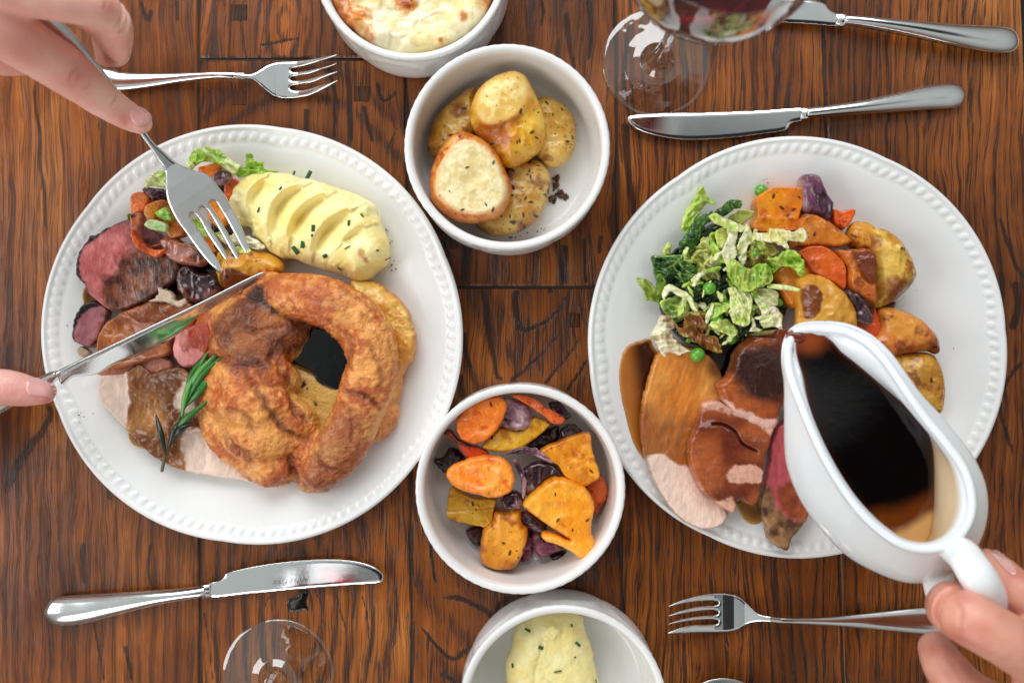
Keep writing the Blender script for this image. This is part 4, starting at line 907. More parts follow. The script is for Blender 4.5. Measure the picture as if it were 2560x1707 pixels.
# ------------------------------------------------------------------ bowl of root vegetables
ORA = (lin(244, 154, 50), lin(236, 128, 30), lin(196, 84, 18)); SQ = (lin(240, 176, 62), lin(228, 150, 30), lin(196, 104, 16)); SQY = (lin(232, 190, 70), lin(222, 168, 28), lin(190, 118, 18)); DOR = (lin(226, 116, 36), lin(206, 88, 22), lin(140, 50, 14))
def veg(name, poly, z, T, label, seed, pal, cat, group=None, edge=14, nsp=8, brown=0.2, **k):
    return potato(name, poly, z, T, label, seed, pal=pal, cat=cat, group=group, edge=max(6, edge * .7), nsp=nsp, brown=brown, mat=m_root, **k)
def onion(name, poly, z, T, label, seed, group=None, dark=0.4, edge=12, pale=0.3, cat='onion', tint=(92, 48, 70), tilt=(0, 0)):
    pp = np.array(poly); cx, cy = pp.mean(0); ev = np.linalg.eigh(np.cov((pp - pp.mean(0)).T))[1][:, 1]
    def cf(X, Y, sd, h):
        uu = (X - cx) * ev[0] + (Y - cy) * ev[1]; vv = -(X - cx) * ev[1] + (Y - cy) * ev[0]; stk = fbm(uu * .012, vv * .22 + .004 * uu * uu * .1, seed=seed + 7, oct=2)
        n = fbm(X * 0.03, Y * 0.03, seed=seed); n2 = 0.5 * fbm(X * 0.12, Y * 0.12, seed=seed + 1) + .9 * stk
        c = mixc(lin(*tint) * np.array([1.15, .85, 1.0]), lin(56, 20, 34), sstep(-0.4, 0.4, n + 0.4 * n2 + (dark - 0.5) * 1.3))
        c = mixc(c, lin(196, 168, 170), pale * sstep(0.1, 0.5, -n + 0.5 * n2 + 0.2))
        c = mixc(c, lin(206, 176, 176), pale * sstep(3, 0, sd))
        return c, 0.28
    edge = min(edge, 13)
    return slab(name, poly, (lambda X, Y: z + tilt[0] * (X - cx) * 0.00026 + tilt[1] * (Y - cy) * 0.00026) if not callable(z) else z, T, m_onion, edge=edge, g=2.0, cfun=cf, hfun=lambda X, Y, s: 0.0012 * fbm(X * 0.04, Y * 0.04, seed=seed, oct=2) + 0.0005 * (1 - np.abs(vnoise(X * 0.07, Y * 0.04, seed=seed + 4)) * 2), jit=4, seed=seed, label=label, cat=cat, group=group)
gc = 'roast roots in the lower middle bowl'; go = 'red onion pieces in the lower middle bowl'
BK = 0.99
onion('onion_piece', ZG((180, 580), (250, 560), (300, 490), (400, 560), (380, 620), (300, 660), (250, 680), (200, 620)), 0.016, 0.003, 'charred black onion petal by the left wall of the vegetable bowl', 21, go, dark=1.4, pale=0, tint=(50, 26, 30))
onion('onion_piece', ZG((800, 480), (860, 430), (960, 370), (1050, 345), (1060, 400), (1050, 470), (960, 500), (860, 520)), 0.014, 0.003, 'dark onion petal in the gap behind the yellow squash', 22, go, dark=1.1, pale=0)
onion('onion_piece', ZG((1080, 360), (1150, 335), (1215, 385), (1180, 425), (1100, 440), (1060, 420)), 0.018, 0.003, 'dark onion flake above the upper right squash block', 23, go, dark=1.1, pale=.1)
onion('onion_piece', ZG((980, 185), (1060, 180), (1110, 240), (1150, 280), (1110, 305), (1050, 280), (1000, 240)), 0.024, 0.003, 'burnt onion tip behind the carrot strip at the top right', 24, go, dark=1.1, pale=.1)
onion('onion_piece', ZG((400, 1080), (460, 1040), (530, 1050), (530, 1180), (480, 1190), (420, 1140)), 0.010, 0.003, 'dark onion piece left of the lowest squash wedge', 25, go, dark=1.0, pale=.1)
onion('onion_piece', ZG((990, 1255), (1050, 1230), (1105, 1225), (1105, 1280), (1030, 1305)), 0.009, 0.003, 'black onion end under the forked squash piece', 26, go, dark=1.3, pale=0)
onion('onion_piece', ZG((800, 1050), (870, 1080), (880, 1200), (860, 1280), (790, 1290), (790, 1180)), 0.010, 0.004, 'purple onion wedge on the bowl floor right of the lowest squash', 27, go, tint=(120, 50, 80), dark=.4, pale=.1)
onion('onion_piece', ZG((870, 1100), (950, 1090), (1030, 1150), (1090, 1200), (1000, 1240), (930, 1270), (880, 1200)), 0.014, 0.004, 'mauve onion petal under the forked squash piece', 28, go, tint=(140, 84, 104), dark=.3, pale=.4)
onion('onion_piece', ZG((1050, 720), (1090, 700), (1290, 700), (1260, 760), (1100, 780)), 0.010, 0.003, 'small dark onion under the upper right squash', 29, go, dark=1.0, pale=0)
veg('carrot_slice', ZG((1220, 780), (1290, 720), (1345, 690), (1390, 750), (1395, 830), (1355, 920), (1310, 970), (1270, 900)), 0.016, 0.005, 'dark orange carrot slice leaning on the right wall of the bowl', 31, DOR, 'carrot', gc)
veg('squash_piece', ZG((510, 490), (600, 400), (650, 350), (800, 370), (870, 280), (990, 330), (900, 430), (780, 510), (640, 530), (560, 520)), 0.026, 0.007, 'yellow squash block behind the big carrot, in the upper middle', 32, SQY, 'squash', gc)
onion('onion_piece', ZG((680, 160), (800, 175), (860, 240), (850, 340), (780, 385), (700, 370), (640, 330), (650, 250)), 0.034, 0.004, 'greyish onion petal between the two upper carrots', 33, go, tint=(128, 104, 106), dark=.2, pale=.5)
veg('carrot_slice', ZG((720, 135), (800, 125), (900, 165), (1000, 230), (1080, 280), (1105, 320), (1020, 335), (950, 280), (860, 220), (780, 170)), 0.036, 0.004, 'long thin carrot strip at the top right of the bowl', 34, DOR, 'carrot', gc, edge=10)
veg('carrot_slice', ZG((620, 138), (690, 175), (690, 250), (640, 350), (560, 440), (480, 472), (380, 445), (340, 380), (345, 300), (400, 230), (500, 170)), 0.036, 0.006, 'large smooth oval carrot slice at the top left of the bowl', 35, (lin(240, 140, 42), lin(228, 118, 28), lin(196, 84, 18)), 'carrot', gc, edge=14, nsp=6)
veg('carrot_slice', ZG((255, 400), (300, 370), (350, 430), (430, 470), (500, 490), (575, 550), (480, 575), (400, 560), (340, 480), (280, 430)), 0.030, 0.005, 'shrivelled burnt carrot strip above the big carrot', 36, (lin(214, 84, 24), lin(180, 58, 14), lin(80, 26, 12)), 'carrot', gc, edge=8, brown=.9, nsp=14)
veg('squash_piece', ZG((920, 515), (1050, 450), (1160, 410), (1272, 388), (1285, 480), (1310, 580), (1342, 690), (1290, 740), (1220, 768), (1100, 700), (1040, 620), (980, 590)), 0.026, 0.008, 'upper right squash block with a straight cut top edge', 37, (lin(236, 168, 48), lin(222, 144, 24), lin(190, 104, 16)), 'squash', gc, edge=9)
veg('squash_piece', ZG((300, 770), (400, 810), (500, 840), (618, 850), (612, 920), (580, 1042), (470, 1035), (290, 990), (275, 920)), 0.018, 0.008, 'square yellow squash block under the big carrot at left', 38, (lin(226, 178, 52), lin(214, 160, 24), lin(170, 104, 14)), 'squash', gc, edge=8,
    hf=lambda X, Y, s: -0.001 * np.exp(-((seg_dist(X, Y, ZG((275, 935), (420, 925), (610, 900)))[0]) / 3) ** 2))
veg('squash_piece', ZG((610, 930), (700, 925), (790, 910), (800, 1000), (840, 1060), (830, 1160), (800, 1250), (740, 1330), (640, 1345), (540, 1310), (500, 1240), (510, 1150), (530, 1050), (590, 990)), 0.020, 0.012, 'rounded squash wedge with browned end at the bottom of the bowl', 39, (lin(238, 172, 62), lin(222, 146, 34), lin(170, 84, 18)), 'squash', gc, edge=26, nsp=16, brown_at=[(*ZG((700, 1310))[0], 26, .6), (*ZG((520, 1180))[0], 14, .7)])
onion('onion_piece', ZG((790, 950), (860, 950), (970, 1040), (950, 1095), (850, 1060), (790, 1020)), 0.022, 0.004, 'purple onion strip between the two lower squash pieces', 40, go, tint=(96, 60, 78), pale=.3)
onion('onion_piece', ZG((800, 650), (860, 600), (960, 592), (1040, 628), (1078, 690), (980, 725), (900, 790), (830, 830), (810, 740)), 0.028, 0.005, 'cupped dark purple onion petal in the centre', 41, go, tint=(86, 34, 52), dark=.6, pale=.45)
onion('onion_piece', ZG(*[(a, b) for a, b in strip([(690, 540), (800, 518), (900, 535), (970, 575), (1010, 610)], [10, 24, 28, 22, 6])]), 0.032, 0.003, 'arched grey onion ring above the cupped purple petal', 42, go, tint=(110, 82, 92), dark=.3, pale=.7, edge=5)
onion('onion_piece', ZG(*strip([(745, 585), (785, 660), (812, 750), (805, 850)], [14, 22, 22, 8])), 0.034, 0.003, 'narrow upright onion strip right of the big carrot', 43, go, tint=(120, 76, 92), dark=.3, pale=.6, edge=5)
onion('onion_piece', ZG((640, 860), (700, 800), (780, 810), (810, 870), (790, 920), (730, 935), (665, 915)), 0.030, 0.006, 'shiny rounded onion heart below the big carrot', 44, go, tint=(104, 60, 72), dark=.5, pale=.3, edge=20)
veg('carrot_slice', ZG((270, 680), (300, 630), (380, 590), (480, 560), (600, 553), (680, 580), (730, 640), (747, 720), (720, 800), (650, 842), (560, 845), (460, 820), (360, 790), (290, 740)), 0.040, 0.006, 'biggest bright orange carrot slice on top at the left', 45, (lin(254, 168, 62), lin(250, 146, 42), lin(226, 104, 26)), 'carrot', gc, edge=18, nsp=12,
    hf=lambda X, Y, s: 0.0012 * np.exp(-((seg_dist(X, Y, ZG((300, 700), (400, 760), (560, 790), (640, 700), (560, 640), (420, 650)))[0] - 0) / 9) ** 2))
veg('squash_piece', ZG((800, 890), (880, 800), (980, 720), (1070, 700), (1180, 740), (1260, 800), (1305, 900), (1290, 1000), (1280, 1080), (1307, 1150), (1280, 1230), (1220, 1277), (1150, 1230), (1060, 1180), (940, 1130), (945, 1088), (1040, 1095), (1130, 1130), (1000, 1050), (900, 980)), 0.032, 0.010, 'large forked squash piece on top at the lower right', 46, (lin(246, 178, 58), lin(238, 156, 30), lin(206, 112, 20)), 'squash', gc, edge=20, nsp=12)

# ------------------------------------------------------------------ mash
def mash_piece(name, poly, z, T, label, seed, hf, edge=60, browns=(), g=2.0, tone=1.0):
    a, b = lin(251 * tone, 240 * tone, 186 * tone), lin(248 * tone, 228 * tone, 150 * tone)
    def cf(X, Y, sd, h):
        n = fbm(X * 0.03, Y * 0.03, seed=seed)
        c = mixc(a, b, 0.5 + n)
        for bx, by, br, ba in browns: c = mixc(c, lin(190, 130, 60), ba * sstep(1.3, 0.4, np.hypot(X - bx, Y - by) / br + 0.5 * fbm(X * 0.1, Y * 0.1, seed=3)))
        return c, 0.42
    return slab(name, poly, z, T, m_mash, edge=edge, g=g, hfun=hf, cfun=cf, jit=3, jfr=0.06, seed=seed, label=label, cat='mashed potato', under=0.006)
cre = [ZC((610, 380), (570, 440), (520, 520), (500, 620)), ZC((930, 440), (800, 520), (715, 640), (672, 860)), ZC((1130, 530), (990, 610), (890, 730), (850, 860)), ZC((1335, 660), (1190, 750), (1090, 870), (1040, 985)), ZC((1460, 800), (1370, 850), (1300, 920))]
def mash_h(X, Y, sd):
    h = 0.0010 * fbm(X * 0.03, Y * 0.03, seed=5, oct=2) + 0.0002 * fbm(X * 0.12, Y * 0.12, seed=6)
    lump = sstep(0.0, 0.5, fbm(X * 0.05, Y * 0.05, seed=8)) * sstep(40, 8, sd); h = h + 0.0022 * lump
    for i, c in enumerate(cre):
        d, s, t = seg_dist(X, Y, c)
        end = np.sin(np.clip(t, 0.03, 0.97) * math.pi) ** 0.5
        dep = (0.0085, 0.0120, 0.0120, 0.0120, 0.0055)[i]
        u = d * s    # one side long, the other steep
        side = u if CRS > 0 else -u
        g_ = np.where(side < 0, np.exp(-(np.abs(side) / 27) ** 1.5), np.exp(-(side / 5) ** 2))
        h = h - dep * g_ * end
    return h
CRS = 1
gpoly = ZC((300, 440), (400, 340), (500, 300), (620, 290), (760, 290), (900, 340), (1000, 350), (1200, 420), (1400, 490), (1530, 580), (1570, 700), (1640, 860), (1655, 960), (1640, 1090), (1550, 1150), (1480, 1220), (1370, 1250), (1250, 1190), (1050, 1130), (930, 1080), (800, 1040), (700, 1035), (560, 930), (480, 850), (450, 770), (370, 750), (310, 650), (265, 570), (290, 500))
mash1 = mash_piece('mashed_potato', gpoly, lambda X, Y: onL(8)(X, Y), 0.023, 'long mound of chive mash with scooped ridges beside the Yorkshire pudding', 51, mash_h, edge=85, browns=[(*ZC((1450, 1010))[0], 12, .7), (*ZC((1485, 1070))[0], 9, .9)])
# chives stuck in the mash: parts of it
def flake_on(parent, obj, items, col, mat, name='chive', L=(9, 3), lift=0.0003, thick=0.0007):
    dg = None
    me = obj.data; n = len(me.vertices); co = np.zeros(n * 3); me.vertices.foreach_get('co', co); co = co.reshape(-1, 3) + np.array(obj.location)
    px, py = topx(co)
    for (x, y, ln, wd, ang) in items:
        near = (np.hypot(px - x, py - y) < 5); z = co[near, 2].max() if near.any() else 0.02
        a = math.radians(ang); dx, dy = math.cos(a), math.sin(a)
        poly = [(x - dx * ln / 2 - dy * wd / 2, y - dy * ln / 2 + dx * wd / 2), (x - dx * ln / 2 + dy * wd / 2, y - dy * ln / 2 - dx * wd / 2), (x + dx * ln / 2 + dy * wd / 2, y + dy * ln / 2 - dx * wd / 2), (x + dx * ln / 2 - dy * wd / 2, y + dy * ln / 2 + dx * wd / 2)]
        V, F, c, r = slab_arrays(poly, z + lift, thick, edge=2.0, g=1.2, smooth=False, cfun=lambda X, Y, s, h: (np.tile(col * rng.uniform(.7, 1.3), (len(X), 1)), 0.4))
        mk(name, V - np.array(parent.location), F, mat, parent, c, r)
CH = lin(40, 92, 44)
chv = [(985, 768, 60, 32, 92), (975, 832, 24, 20, 90), (893, 912, 64, 36, 95), (832, 962, 80, 38, 55), (1088, 1012, 40, 34, -30), (1295, 722, 50, 22, 95), (1215, 1122, 40, 18, 45), (1412, 655, 40, 16, 45), (945, 310, 90, 36, -62), (820, 288, 40, 18, -70), (700, 420, 36, 14, -50), (508, 610, 50, 14, -70)]
flake_on(mash1, mash1, [(*ZC((a, b))[0], l / 3.485, w_ / 3.485, an) for a, b, l, w_, an in chv], CH, m_herb)
flake_on(mash1, mash1, [(*ZC((a, b))[0], l / 3.485, w_ / 3.485, an) for a, b, l, w_, an in [(1285, 935, 60, 9, -30), (1635, 1037, 56, 9, -25), (1548, 962, 24, 16, 0)]], lin(70, 44, 20), m_herb, 'herb_flake')
# mash in the bottom bowl
def mash2_h(X, Y, sd):
    h = 0.0015 * fbm(X * 0.025, Y * 0.025, seed=15) + 0.0005 * fbm(X * 0.1, Y * 0.1, seed=16)
    d, s, t = seg_dist(X, Y, ZO((960, 865), (1060, 935), (1180, 950), (1250, 925))); h -= 0.0035 * np.where(s > 0, np.exp(-(d / 14) ** 2), np.exp(-(d / 3) ** 2)) * np.sin(np.clip(t, .05, .95) * math.pi)
    d2 = np.hypot((X - ZO((1000, 440))[0][0]), (Y - ZO((1000, 440))[0][1])); h += 0.003 * sstep(24, 12, d2 + 6 * fbm(X * .1, Y * .1, seed=2))
    d, s, t = seg_dist(X, Y, ZO((930, 500), (900, 640), (860, 800), (850, 900))); h -= 0.0008 * np.exp(-(d / 5) ** 2)
    return h
mash2 = mash_piece('mashed_potato', ZO((760, 380), (900, 300), (1100, 290), (1270, 340), (1300, 430), (1345, 560), (1380, 680), (1400, 800), (1430, 950), (1420, 1150), (1350, 1450), (1150, 1600), (900, 1600), (700, 1450), (610, 1200), (600, 950), (590, 780), (640, 640), (680, 480)), 0.018, 0.014, 'oval scoop of chive mash inside the bottom bowl', 53, mash2_h, edge=55, tone=0.97)
flake_on(mash2, mash2, [(*ZO((a, b))[0], l / 3.6, w_ / 3.6, an) for a, b, l, w_, an in [(793, 485, 56, 24, 30), (1248, 612, 56, 26, 40), (912, 645, 44, 30, 20), (655, 805, 44, 16, 80), (1066, 860, 72, 12, -10), (1222, 733, 18, 14, 0), (1193, 443, 30, 14, 60), (1412, 945, 34, 10, 80)]], CH, m_herb)

# ------------------------------------------------------------------ cauliflower cheese
def cheese_h(X, Y, sd):
    h = 0.0045 * fbm(X * 0.016, Y * 0.016, seed=61, oct=3) + 0.0008 * fbm(X * 0.07, Y * 0.07, seed=62)
    n = vnoise(X * 0.011, Y * 0.02, seed=63); h += 0.0022 * sstep(0.02, 0.07, n)
    n = vnoise(X * 0.02 + 9, Y * 0.013, seed=64); h += 0.0014 * sstep(0.1, 0.16, n)
    return h
def cheese_c(X, Y, sd, h):
    n = fbm(X * 0.02, Y * 0.02, seed=66); n2 = fbm(X * 0.09, Y * 0.09, seed=67)
    c = mixc(lin(248, 238, 204), lin(242, 224, 168), sstep(-.3, .4, n + .3 * n2))
    for (u, v, r, a) in ((612, 35, 22, 1.0), (345, 110, 20, .75), (290, 160, 32, .7), (250, 190, 30, .7), (395, 235, 18, .5), (200, 40, 40, .9), (950, 125, 12, .6), (820, 268, 8, .7), (240, 100, 30, .6), (1100, 10, 30, .6)):
        x, y = ZF((u, v))[0]; d = np.hypot(X - x, Y - y) / r + 0.55 * n2 + 0.3 * n
        c = mixc(c, lin(232, 160, 74), a * sstep(1.5, 0.8, d)); c = mixc(c, lin(176, 84, 24), a * sstep(0.95, 0.4, d))
    return c, 0.3
cc = (1028, -78); pts = [(cc[0] + 217 * math.cos(a), cc[1] + 217 * math.sin(a)) for a in np.linspace(0, 2 * math.pi, 24, endpoint=False)]
slab('cauliflower_cheese', pts, 0.034, 0.006, m_cheese, edge=30, g=2.4, hfun=cheese_h, cfun=cheese_c, jit=4, label='cauliflower cheese with browned patches filling the top bowl', cat='cauliflower cheese', under=0.024)
# ------------------------------------------------------------------ left plate: meat
G1, G2, G3 = lin(150, 84, 34), lin(112, 54, 22), lin(60, 26, 12)
def meat(name, poly, z, T, label, seed, cf, cat='meat', edge=7, hf=None, jit=3.0, parent=None, g=2.0, group=None, mat=None, under=0.001):
    def hh(X, Y, s):
        h = 0.0006 * fbm(X * 0.05, Y * 0.05, seed=seed, oct=4)
        return h + (hf(X, Y, s) if hf else 0)
    return slab(name, poly, z, T, mat or m_meat, parent, edge=edge, g=g, hfun=hh, cfun=cf, jit=jit, jfr=0.11, seed=seed, label=label, cat=cat, group=group, under=under)
def beef_c(crust, gravy, seed, pinkc=(lin(222, 142, 138), lin(198, 106, 108)), grey=None):
    def f(X, Y, sd, h):
        n = fbm(X * 0.05, Y * 0.05, seed=seed); n2 = fbm(X * 0.16 + Y * 0.05, Y * 0.07, seed=seed + 1)
        c = mixc(pinkc[0], pinkc[1], 0.5 + n + 0.5 * n2)
        if grey is not None: c = mixc(c, lin(134, 92, 92), grey(X, Y, n))
        r = np.full(len(X), 0.36)
        gm = pmask(X, Y, gravy, 16, 22, 0.05, seed); c = mixc(c, mixc(lin(142, 86, 50), lin(76, 40, 26), 0.5 + 1.3 * n), gm * 0.92); r -= 0.16 * gm
        k = pmask(X, Y, crust, 3, 5, 0.15, seed); c = mixc(lin(42, 24, 26) * (0.8 + 0.4 * n2[:, None]), c, k)
        return c, r
    return f
bp = [(335, 549), (300, 558), (269, 572), (243, 590), (232, 588), (220, 607), (200, 636), (195, 673), (199, 693), (215, 713), (226, 736), (249, 755), (283, 780), (321, 776), (360, 762), (390, 745), (420, 722), (452, 697), (455, 650), (425, 605), (385, 570)]
# gravy seeping under the meat
def pool_c(c1, c2, seed, w=14):
    def f(X, Y, sd, h):
        n = fbm(X * 0.02, Y * 0.02, seed=seed)
        return mixc(c1, c2, sstep(0, w * 2, sd + 10 * n)), 0.1
    return f
slab('gravy_pool', ZD((560, 190), (540, 260), (560, 330), (620, 300), (700, 330), (900, 350), (1100, 300), (1300, 260), (1420, 200), (1440, 60), (1380, -40), (1200, -80), (900, 0), (650, 120)), onL(0.2), 0.0011, m_gravy, edge=6, cfun=pool_c(lin(176, 128, 74), lin(58, 28, 14), 71), label='thin gravy spread under the pink beef on the left plate', cat='gravy', under=0.0001, jit=4)
slab('gravy_pool', ZD((850, 1130), (840, 1190), (880, 1240), (960, 1265), (1010, 1290), (1000, 1200), (930, 1130)), onL(0.2), 0.0010, m_gravy, edge=5, cfun=pool_c(lin(190, 150, 96), lin(130, 86, 44), 72), label='small gravy run below the pale carved slice on the left plate', cat='gravy', under=0.0001)
meat('beef_slice', bp, lambda X, Y: onL(6)(X, Y) + 0.0035 * sstep(210, 420, X), 0.006, 'large pink roast beef slice with dark crust at the left of the plate', 73,
     beef_c([(336, 553), (300, 566), (272, 582), (246, 602), (228, 612), (212, 640), (208, 675), (211, 690), (222, 708), (240, 745), (290, 790), (380, 800), (480, 720), (480, 620), (400, 560)], [(262, 740), (270, 705), (300, 680), (316, 650), (350, 620), (390, 610), (480, 640), (480, 720), (400, 770), (290, 800)], 73,
            grey=lambda X, Y, n: sstep(285, 345, X - (Y - 560) * 0.35 + 25 * n) * 0.85), cat='beef', edge=9)
meat('beef_slice', ZD((640, 290), (560, 315), (510, 380), (488, 460), (490, 540), (530, 580), (600, 600), (650, 580), (690, 480), (730, 400), (720, 340)), onL(5), 0.006, 'small round beef slice with black crust below the large one', 74,
     beef_c(ZD((640, 340), (580, 370), (530, 440), (510, 520), (540, 565), (600, 590), (680, 600), (760, 480), (760, 380), (690, 330)), ZD((640, 560), (680, 440), (720, 360), (800, 400), (760, 600)), 74, (lin(190, 132, 136), lin(166, 104, 112))), cat='beef', edge=8)
def carve_c(base, gravycol, seed, gm_poly=None, allg=0.0):
    def f(X, Y, sd, h):
        n = fbm(X * 0.04, Y * 0.04, seed=seed); n2 = fbm(X * 0.16, Y * 0.06, seed=seed + 1)
        c = mixc(base, base * 0.86, 0.5 + n2) * (1 + 0.05 * n[:, None]); r = np.full(len(X), 0.40)
        gm = np.full(len(X), allg) if gm_poly is None else pmask(X, Y, gm_poly, 4, 9, 0.05, seed)
        c = mixc(c, mixc(gravycol[0], gravycol[1], sstep(-.6, .6, fbm(X * .018, Y * .018, seed=seed + 2, oct=2) + 0.2 * n2)), gm); r = r - 0.25 * gm
        return c, r
    return f
BR = (lin(190, 112, 48), lin(142, 70, 26))
slab('meat_scrap', ZD((515, 600), (560, 590), (600, 620), (590, 655), (540, 665), (515, 640)), onL(5), 0.003, m_meat, edge=5, cfun=carve_c(lin(206, 190, 170), BR, 75, allg=.25), label='torn scrap of pale meat at the lower left of the small beef slice', cat='meat', jit=4)
meat('carved_slice', ZD((645, 590), (670, 500), (700, 440), (760, 400), (830, 360), (930, 320), (1010, 295), (1120, 300), (1230, 290), (1290, 330), (1300, 420), (1240, 500), (1140, 560), (1120, 640), (1000, 680), (860, 720), (740, 740), (680, 680)), onL(11), 0.006, 'gravy coated carved slice lying under the held knife blade', 76,
     carve_c(lin(226, 178, 146), BR, 76, allg=.9), cat='meat', hf=lambda X, Y, s: 0.002 * np.abs(vnoise(X * 0.02 + Y * 0.02, Y * 0.05 - X * 0.03, seed=4)))
meat('fat_trimming', ZD((960, 300), (1030, 260), (1040, 210), (1090, 225), (1130, 250), (1160, 290), (1215, 270), (1235, 320), (1180, 345), (1100, 310), (1020, 305)), onL(16), 0.004, 'frilly cream fat trimming above the knife blade', 77, carve_c(lin(232, 214, 190), BR, 77, allg=.15), jit=9, edge=6)
meat('ham_slice', ZD((1150, 530), (1190, 480), (1280, 445), (1370, 420), (1400, 460), (1412, 540), (1385, 620), (1320, 700), (1250, 725), (1180, 710), (1140, 630)), onL(13), 0.005, 'folded pink ham slice beside the rosemary', 78,
     carve_c(lin(226, 146, 140), (lin(196, 96, 66), lin(168, 70, 44)), 78, ZD((1200, 490), (1370, 420), (1420, 500), (1380, 620), (1290, 600), (1210, 620))), cat='ham', hf=lambda X, Y, s: 0.003 * sstep(-20, 20, X - ZD((1210, 0))[0][0]))
meat('onion_crisp', ZD((1370, 600), (1420, 560), (1465, 570), (1460, 620), (1400, 640), (1360, 640)), onL(16), 0.004, 'curled brown crisped edge above the rosemary tip', 79, carve_c(lin(190, 130, 80), BR, 79, allg=.5), jit=5, cat='crisp')
meat('carved_slice', ZD((640, 760), (760, 700), (900, 680), (1020, 650), (1100, 660), (1140, 700), (1100, 760), (900, 780), (720, 790)), onL(6), 0.005, 'brown torn strip of meat above the pale carved slice', 80, carve_c(lin(220, 160, 150), BR, 80, allg=.6), jit=6)
ppoly = ZD((700, 765), (668, 800), (655, 860), (660, 930), (700, 985), (760, 1050), (850, 1140), (950, 1250), (1050, 1330), (1200, 1395), (1380, 1435), (1550, 1457), (1750, 1470), (1760, 1300), (1560, 1150), (1520, 950), (1420, 850), (1300, 800), (1265, 740), (1190, 708), (1100, 720), (1020, 742), (960, 700), (920, 688), (880, 720), (800, 755))
gpl = ZD((850, 760), (920, 690), (1020, 742), (1190, 700), (1290, 740), (1200, 850), (1160, 960), (1200, 1010), (1380, 1050), (1390, 1120), (1230, 1130), (1210, 1200), (1225, 1390), (1100, 1380), (900, 1200), (840, 1120), (870, 960), (860, 850))
meat('carved_slice', ppoly, onL(5), 0.006, 'pale pork slice with a band of gravy, under the rosemary sprig', 81,
     carve_c(lin(236, 212, 196), (lin(188, 134, 80), lin(128, 76, 36)), 81, gpl), cat='pork', edge=8, hf=lambda X, Y, s: 0.0012 * pmask(X, Y, gpl, 5, 10, .08) + 0.0007 * pmask(X, Y, gpl, 5) * fbm(X * .07, Y * .07, seed=44) + 0.0025 * np.exp(-(seg_dist(X, Y, ZD((1020, 790), (1130, 760), (1260, 745)))[0] / 14) ** 2))

# vegetables behind the held fork
gl = 'vegetable pieces heaped at the top of the left plate'
veg('squash_piece', ZB((1390, 430), (1480, 400), (1560, 375), (1610, 430), (1560, 520), (1470, 530)), onL(9), 0.006, 'orange squash tip under the green cabbage ribbon', 90, ORA, 'squash', gl, edge=10)
veg('carrot_slice', ZB((1640, 540), (1720, 520), (1760, 580), (1700, 720), (1640, 730), (1610, 640)), onL(7), 0.006, 'orange carrot piece tucked against the mash', 91, DOR, 'carrot', gl, edge=10)
onion('onion_piece', ZB((1520, 560), (1640, 570), (1690, 640), (1640, 700), (1560, 650)), onL(8), 0.004, 'dark glazed onion behind the held fork', 92, 'onion pieces on the left plate', dark=1.2, pale=.1)
onion('onion_piece', ZB((1530, 450), (1670, 455), (1665, 530), (1600, 575), (1520, 545)), onL(16), 0.003, 'square purple onion petal on the orange squash tip', 93, 'onion pieces on the left plate', tint=(124, 84, 96), pale=.5, edge=6)
onion('onion_piece', ZB((890, 605), (960, 588), (1090, 610), (1180, 690), (1100, 720), (1000, 720), (930, 660)), onL(13), 0.004, 'glossy dark purple onion petal at the outer left', 94, 'onion pieces on the left plate', dark=.7, pale=.35)
def ringcarrot(X, Y, s): return 0
veg('carrot_slice', ZB((810, 690), (850, 640), (920, 630), (980, 680), (960, 780), (900, 820), (820, 830)), onL(12), 0.007, 'light orange carrot chunk left of the held fork', 95, (lin(236, 140, 76), lin(220, 108, 44), lin(170, 70, 20)), 'carrot', gl)
onion('onion_piece', ZB((800, 830), (900, 800), (920, 900), (900, 1010), (940, 1080), (1050, 1070), (1110, 990), (1100, 900), (1250, 930), (1280, 1000), (1160, 1060), (1040, 1130), (900, 1110), (820, 980)), onL(13), 0.006, 'translucent brown onion curl below the carrot chunk', 96, 'onion pieces on the left plate', tint=(190, 128, 74), dark=.2, pale=.3, edge=9)
veg('squash_piece', ZB((920, 780), (1000, 720), (1100, 700), (1160, 760), (1260, 930), (1270, 1010), (1150, 1040), (1090, 950), (960, 900)), onL(16), 0.006, 'amber squash slice partly under the held fork', 97, (lin(216, 142, 56), lin(190, 110, 36), lin(140, 74, 22)), 'squash', gl)
veg('carrot_strip', ZB(*strip([(815, 960), (850, 1060), (930, 1130), (1020, 1165), (1110, 1130)], [12, 34, 36, 34, 10])), onL(20), 0.004, 'curved orange carrot strip along the top of the beef', 98, (lin(232, 120, 50), lin(212, 90, 28), lin(160, 60, 16)), 'carrot', gl, edge=9)
veg('carrot_slice', ZB((1470, 720), (1560, 700), (1620, 800), (1640, 920), (1560, 950), (1480, 860)), onL(9), 0.006, 'orange carrot piece seen between the tines', 99, ORA, 'carrot', gl)
veg('carrot_slice', ZB((1420, 1050), (1500, 1000), (1560, 1060), (1560, 1150), (1480, 1190), (1420, 1140)), onL(9), 0.006, 'orange carrot corner below the tines', 100, ORA, 'carrot', gl)
onion('onion_piece', ZB((1060, 1050), (1180, 1030), (1300, 1080), (1430, 1160), (1480, 1230), (1400, 1280), (1240, 1260), (1110, 1180)), onL(15), 0.006, 'long translucent brown onion petal below the held fork', 101, 'onion pieces on the left plate', tint=(172, 116, 74), dark=.25, pale=.4, edge=10)
onion('onion_piece', ZB((1230, 1290), (1320, 1260), (1400, 1330), (1540, 1340), (1590, 1460), (1540, 1560), (1400, 1600), (1260, 1560), (1200, 1420)), onL(12), 0.008, 'dark gravy soaked onion heap above the knife', 102, 'onion pieces on the left plate', tint=(122, 62, 30), dark=.75, pale=.12, edge=24)
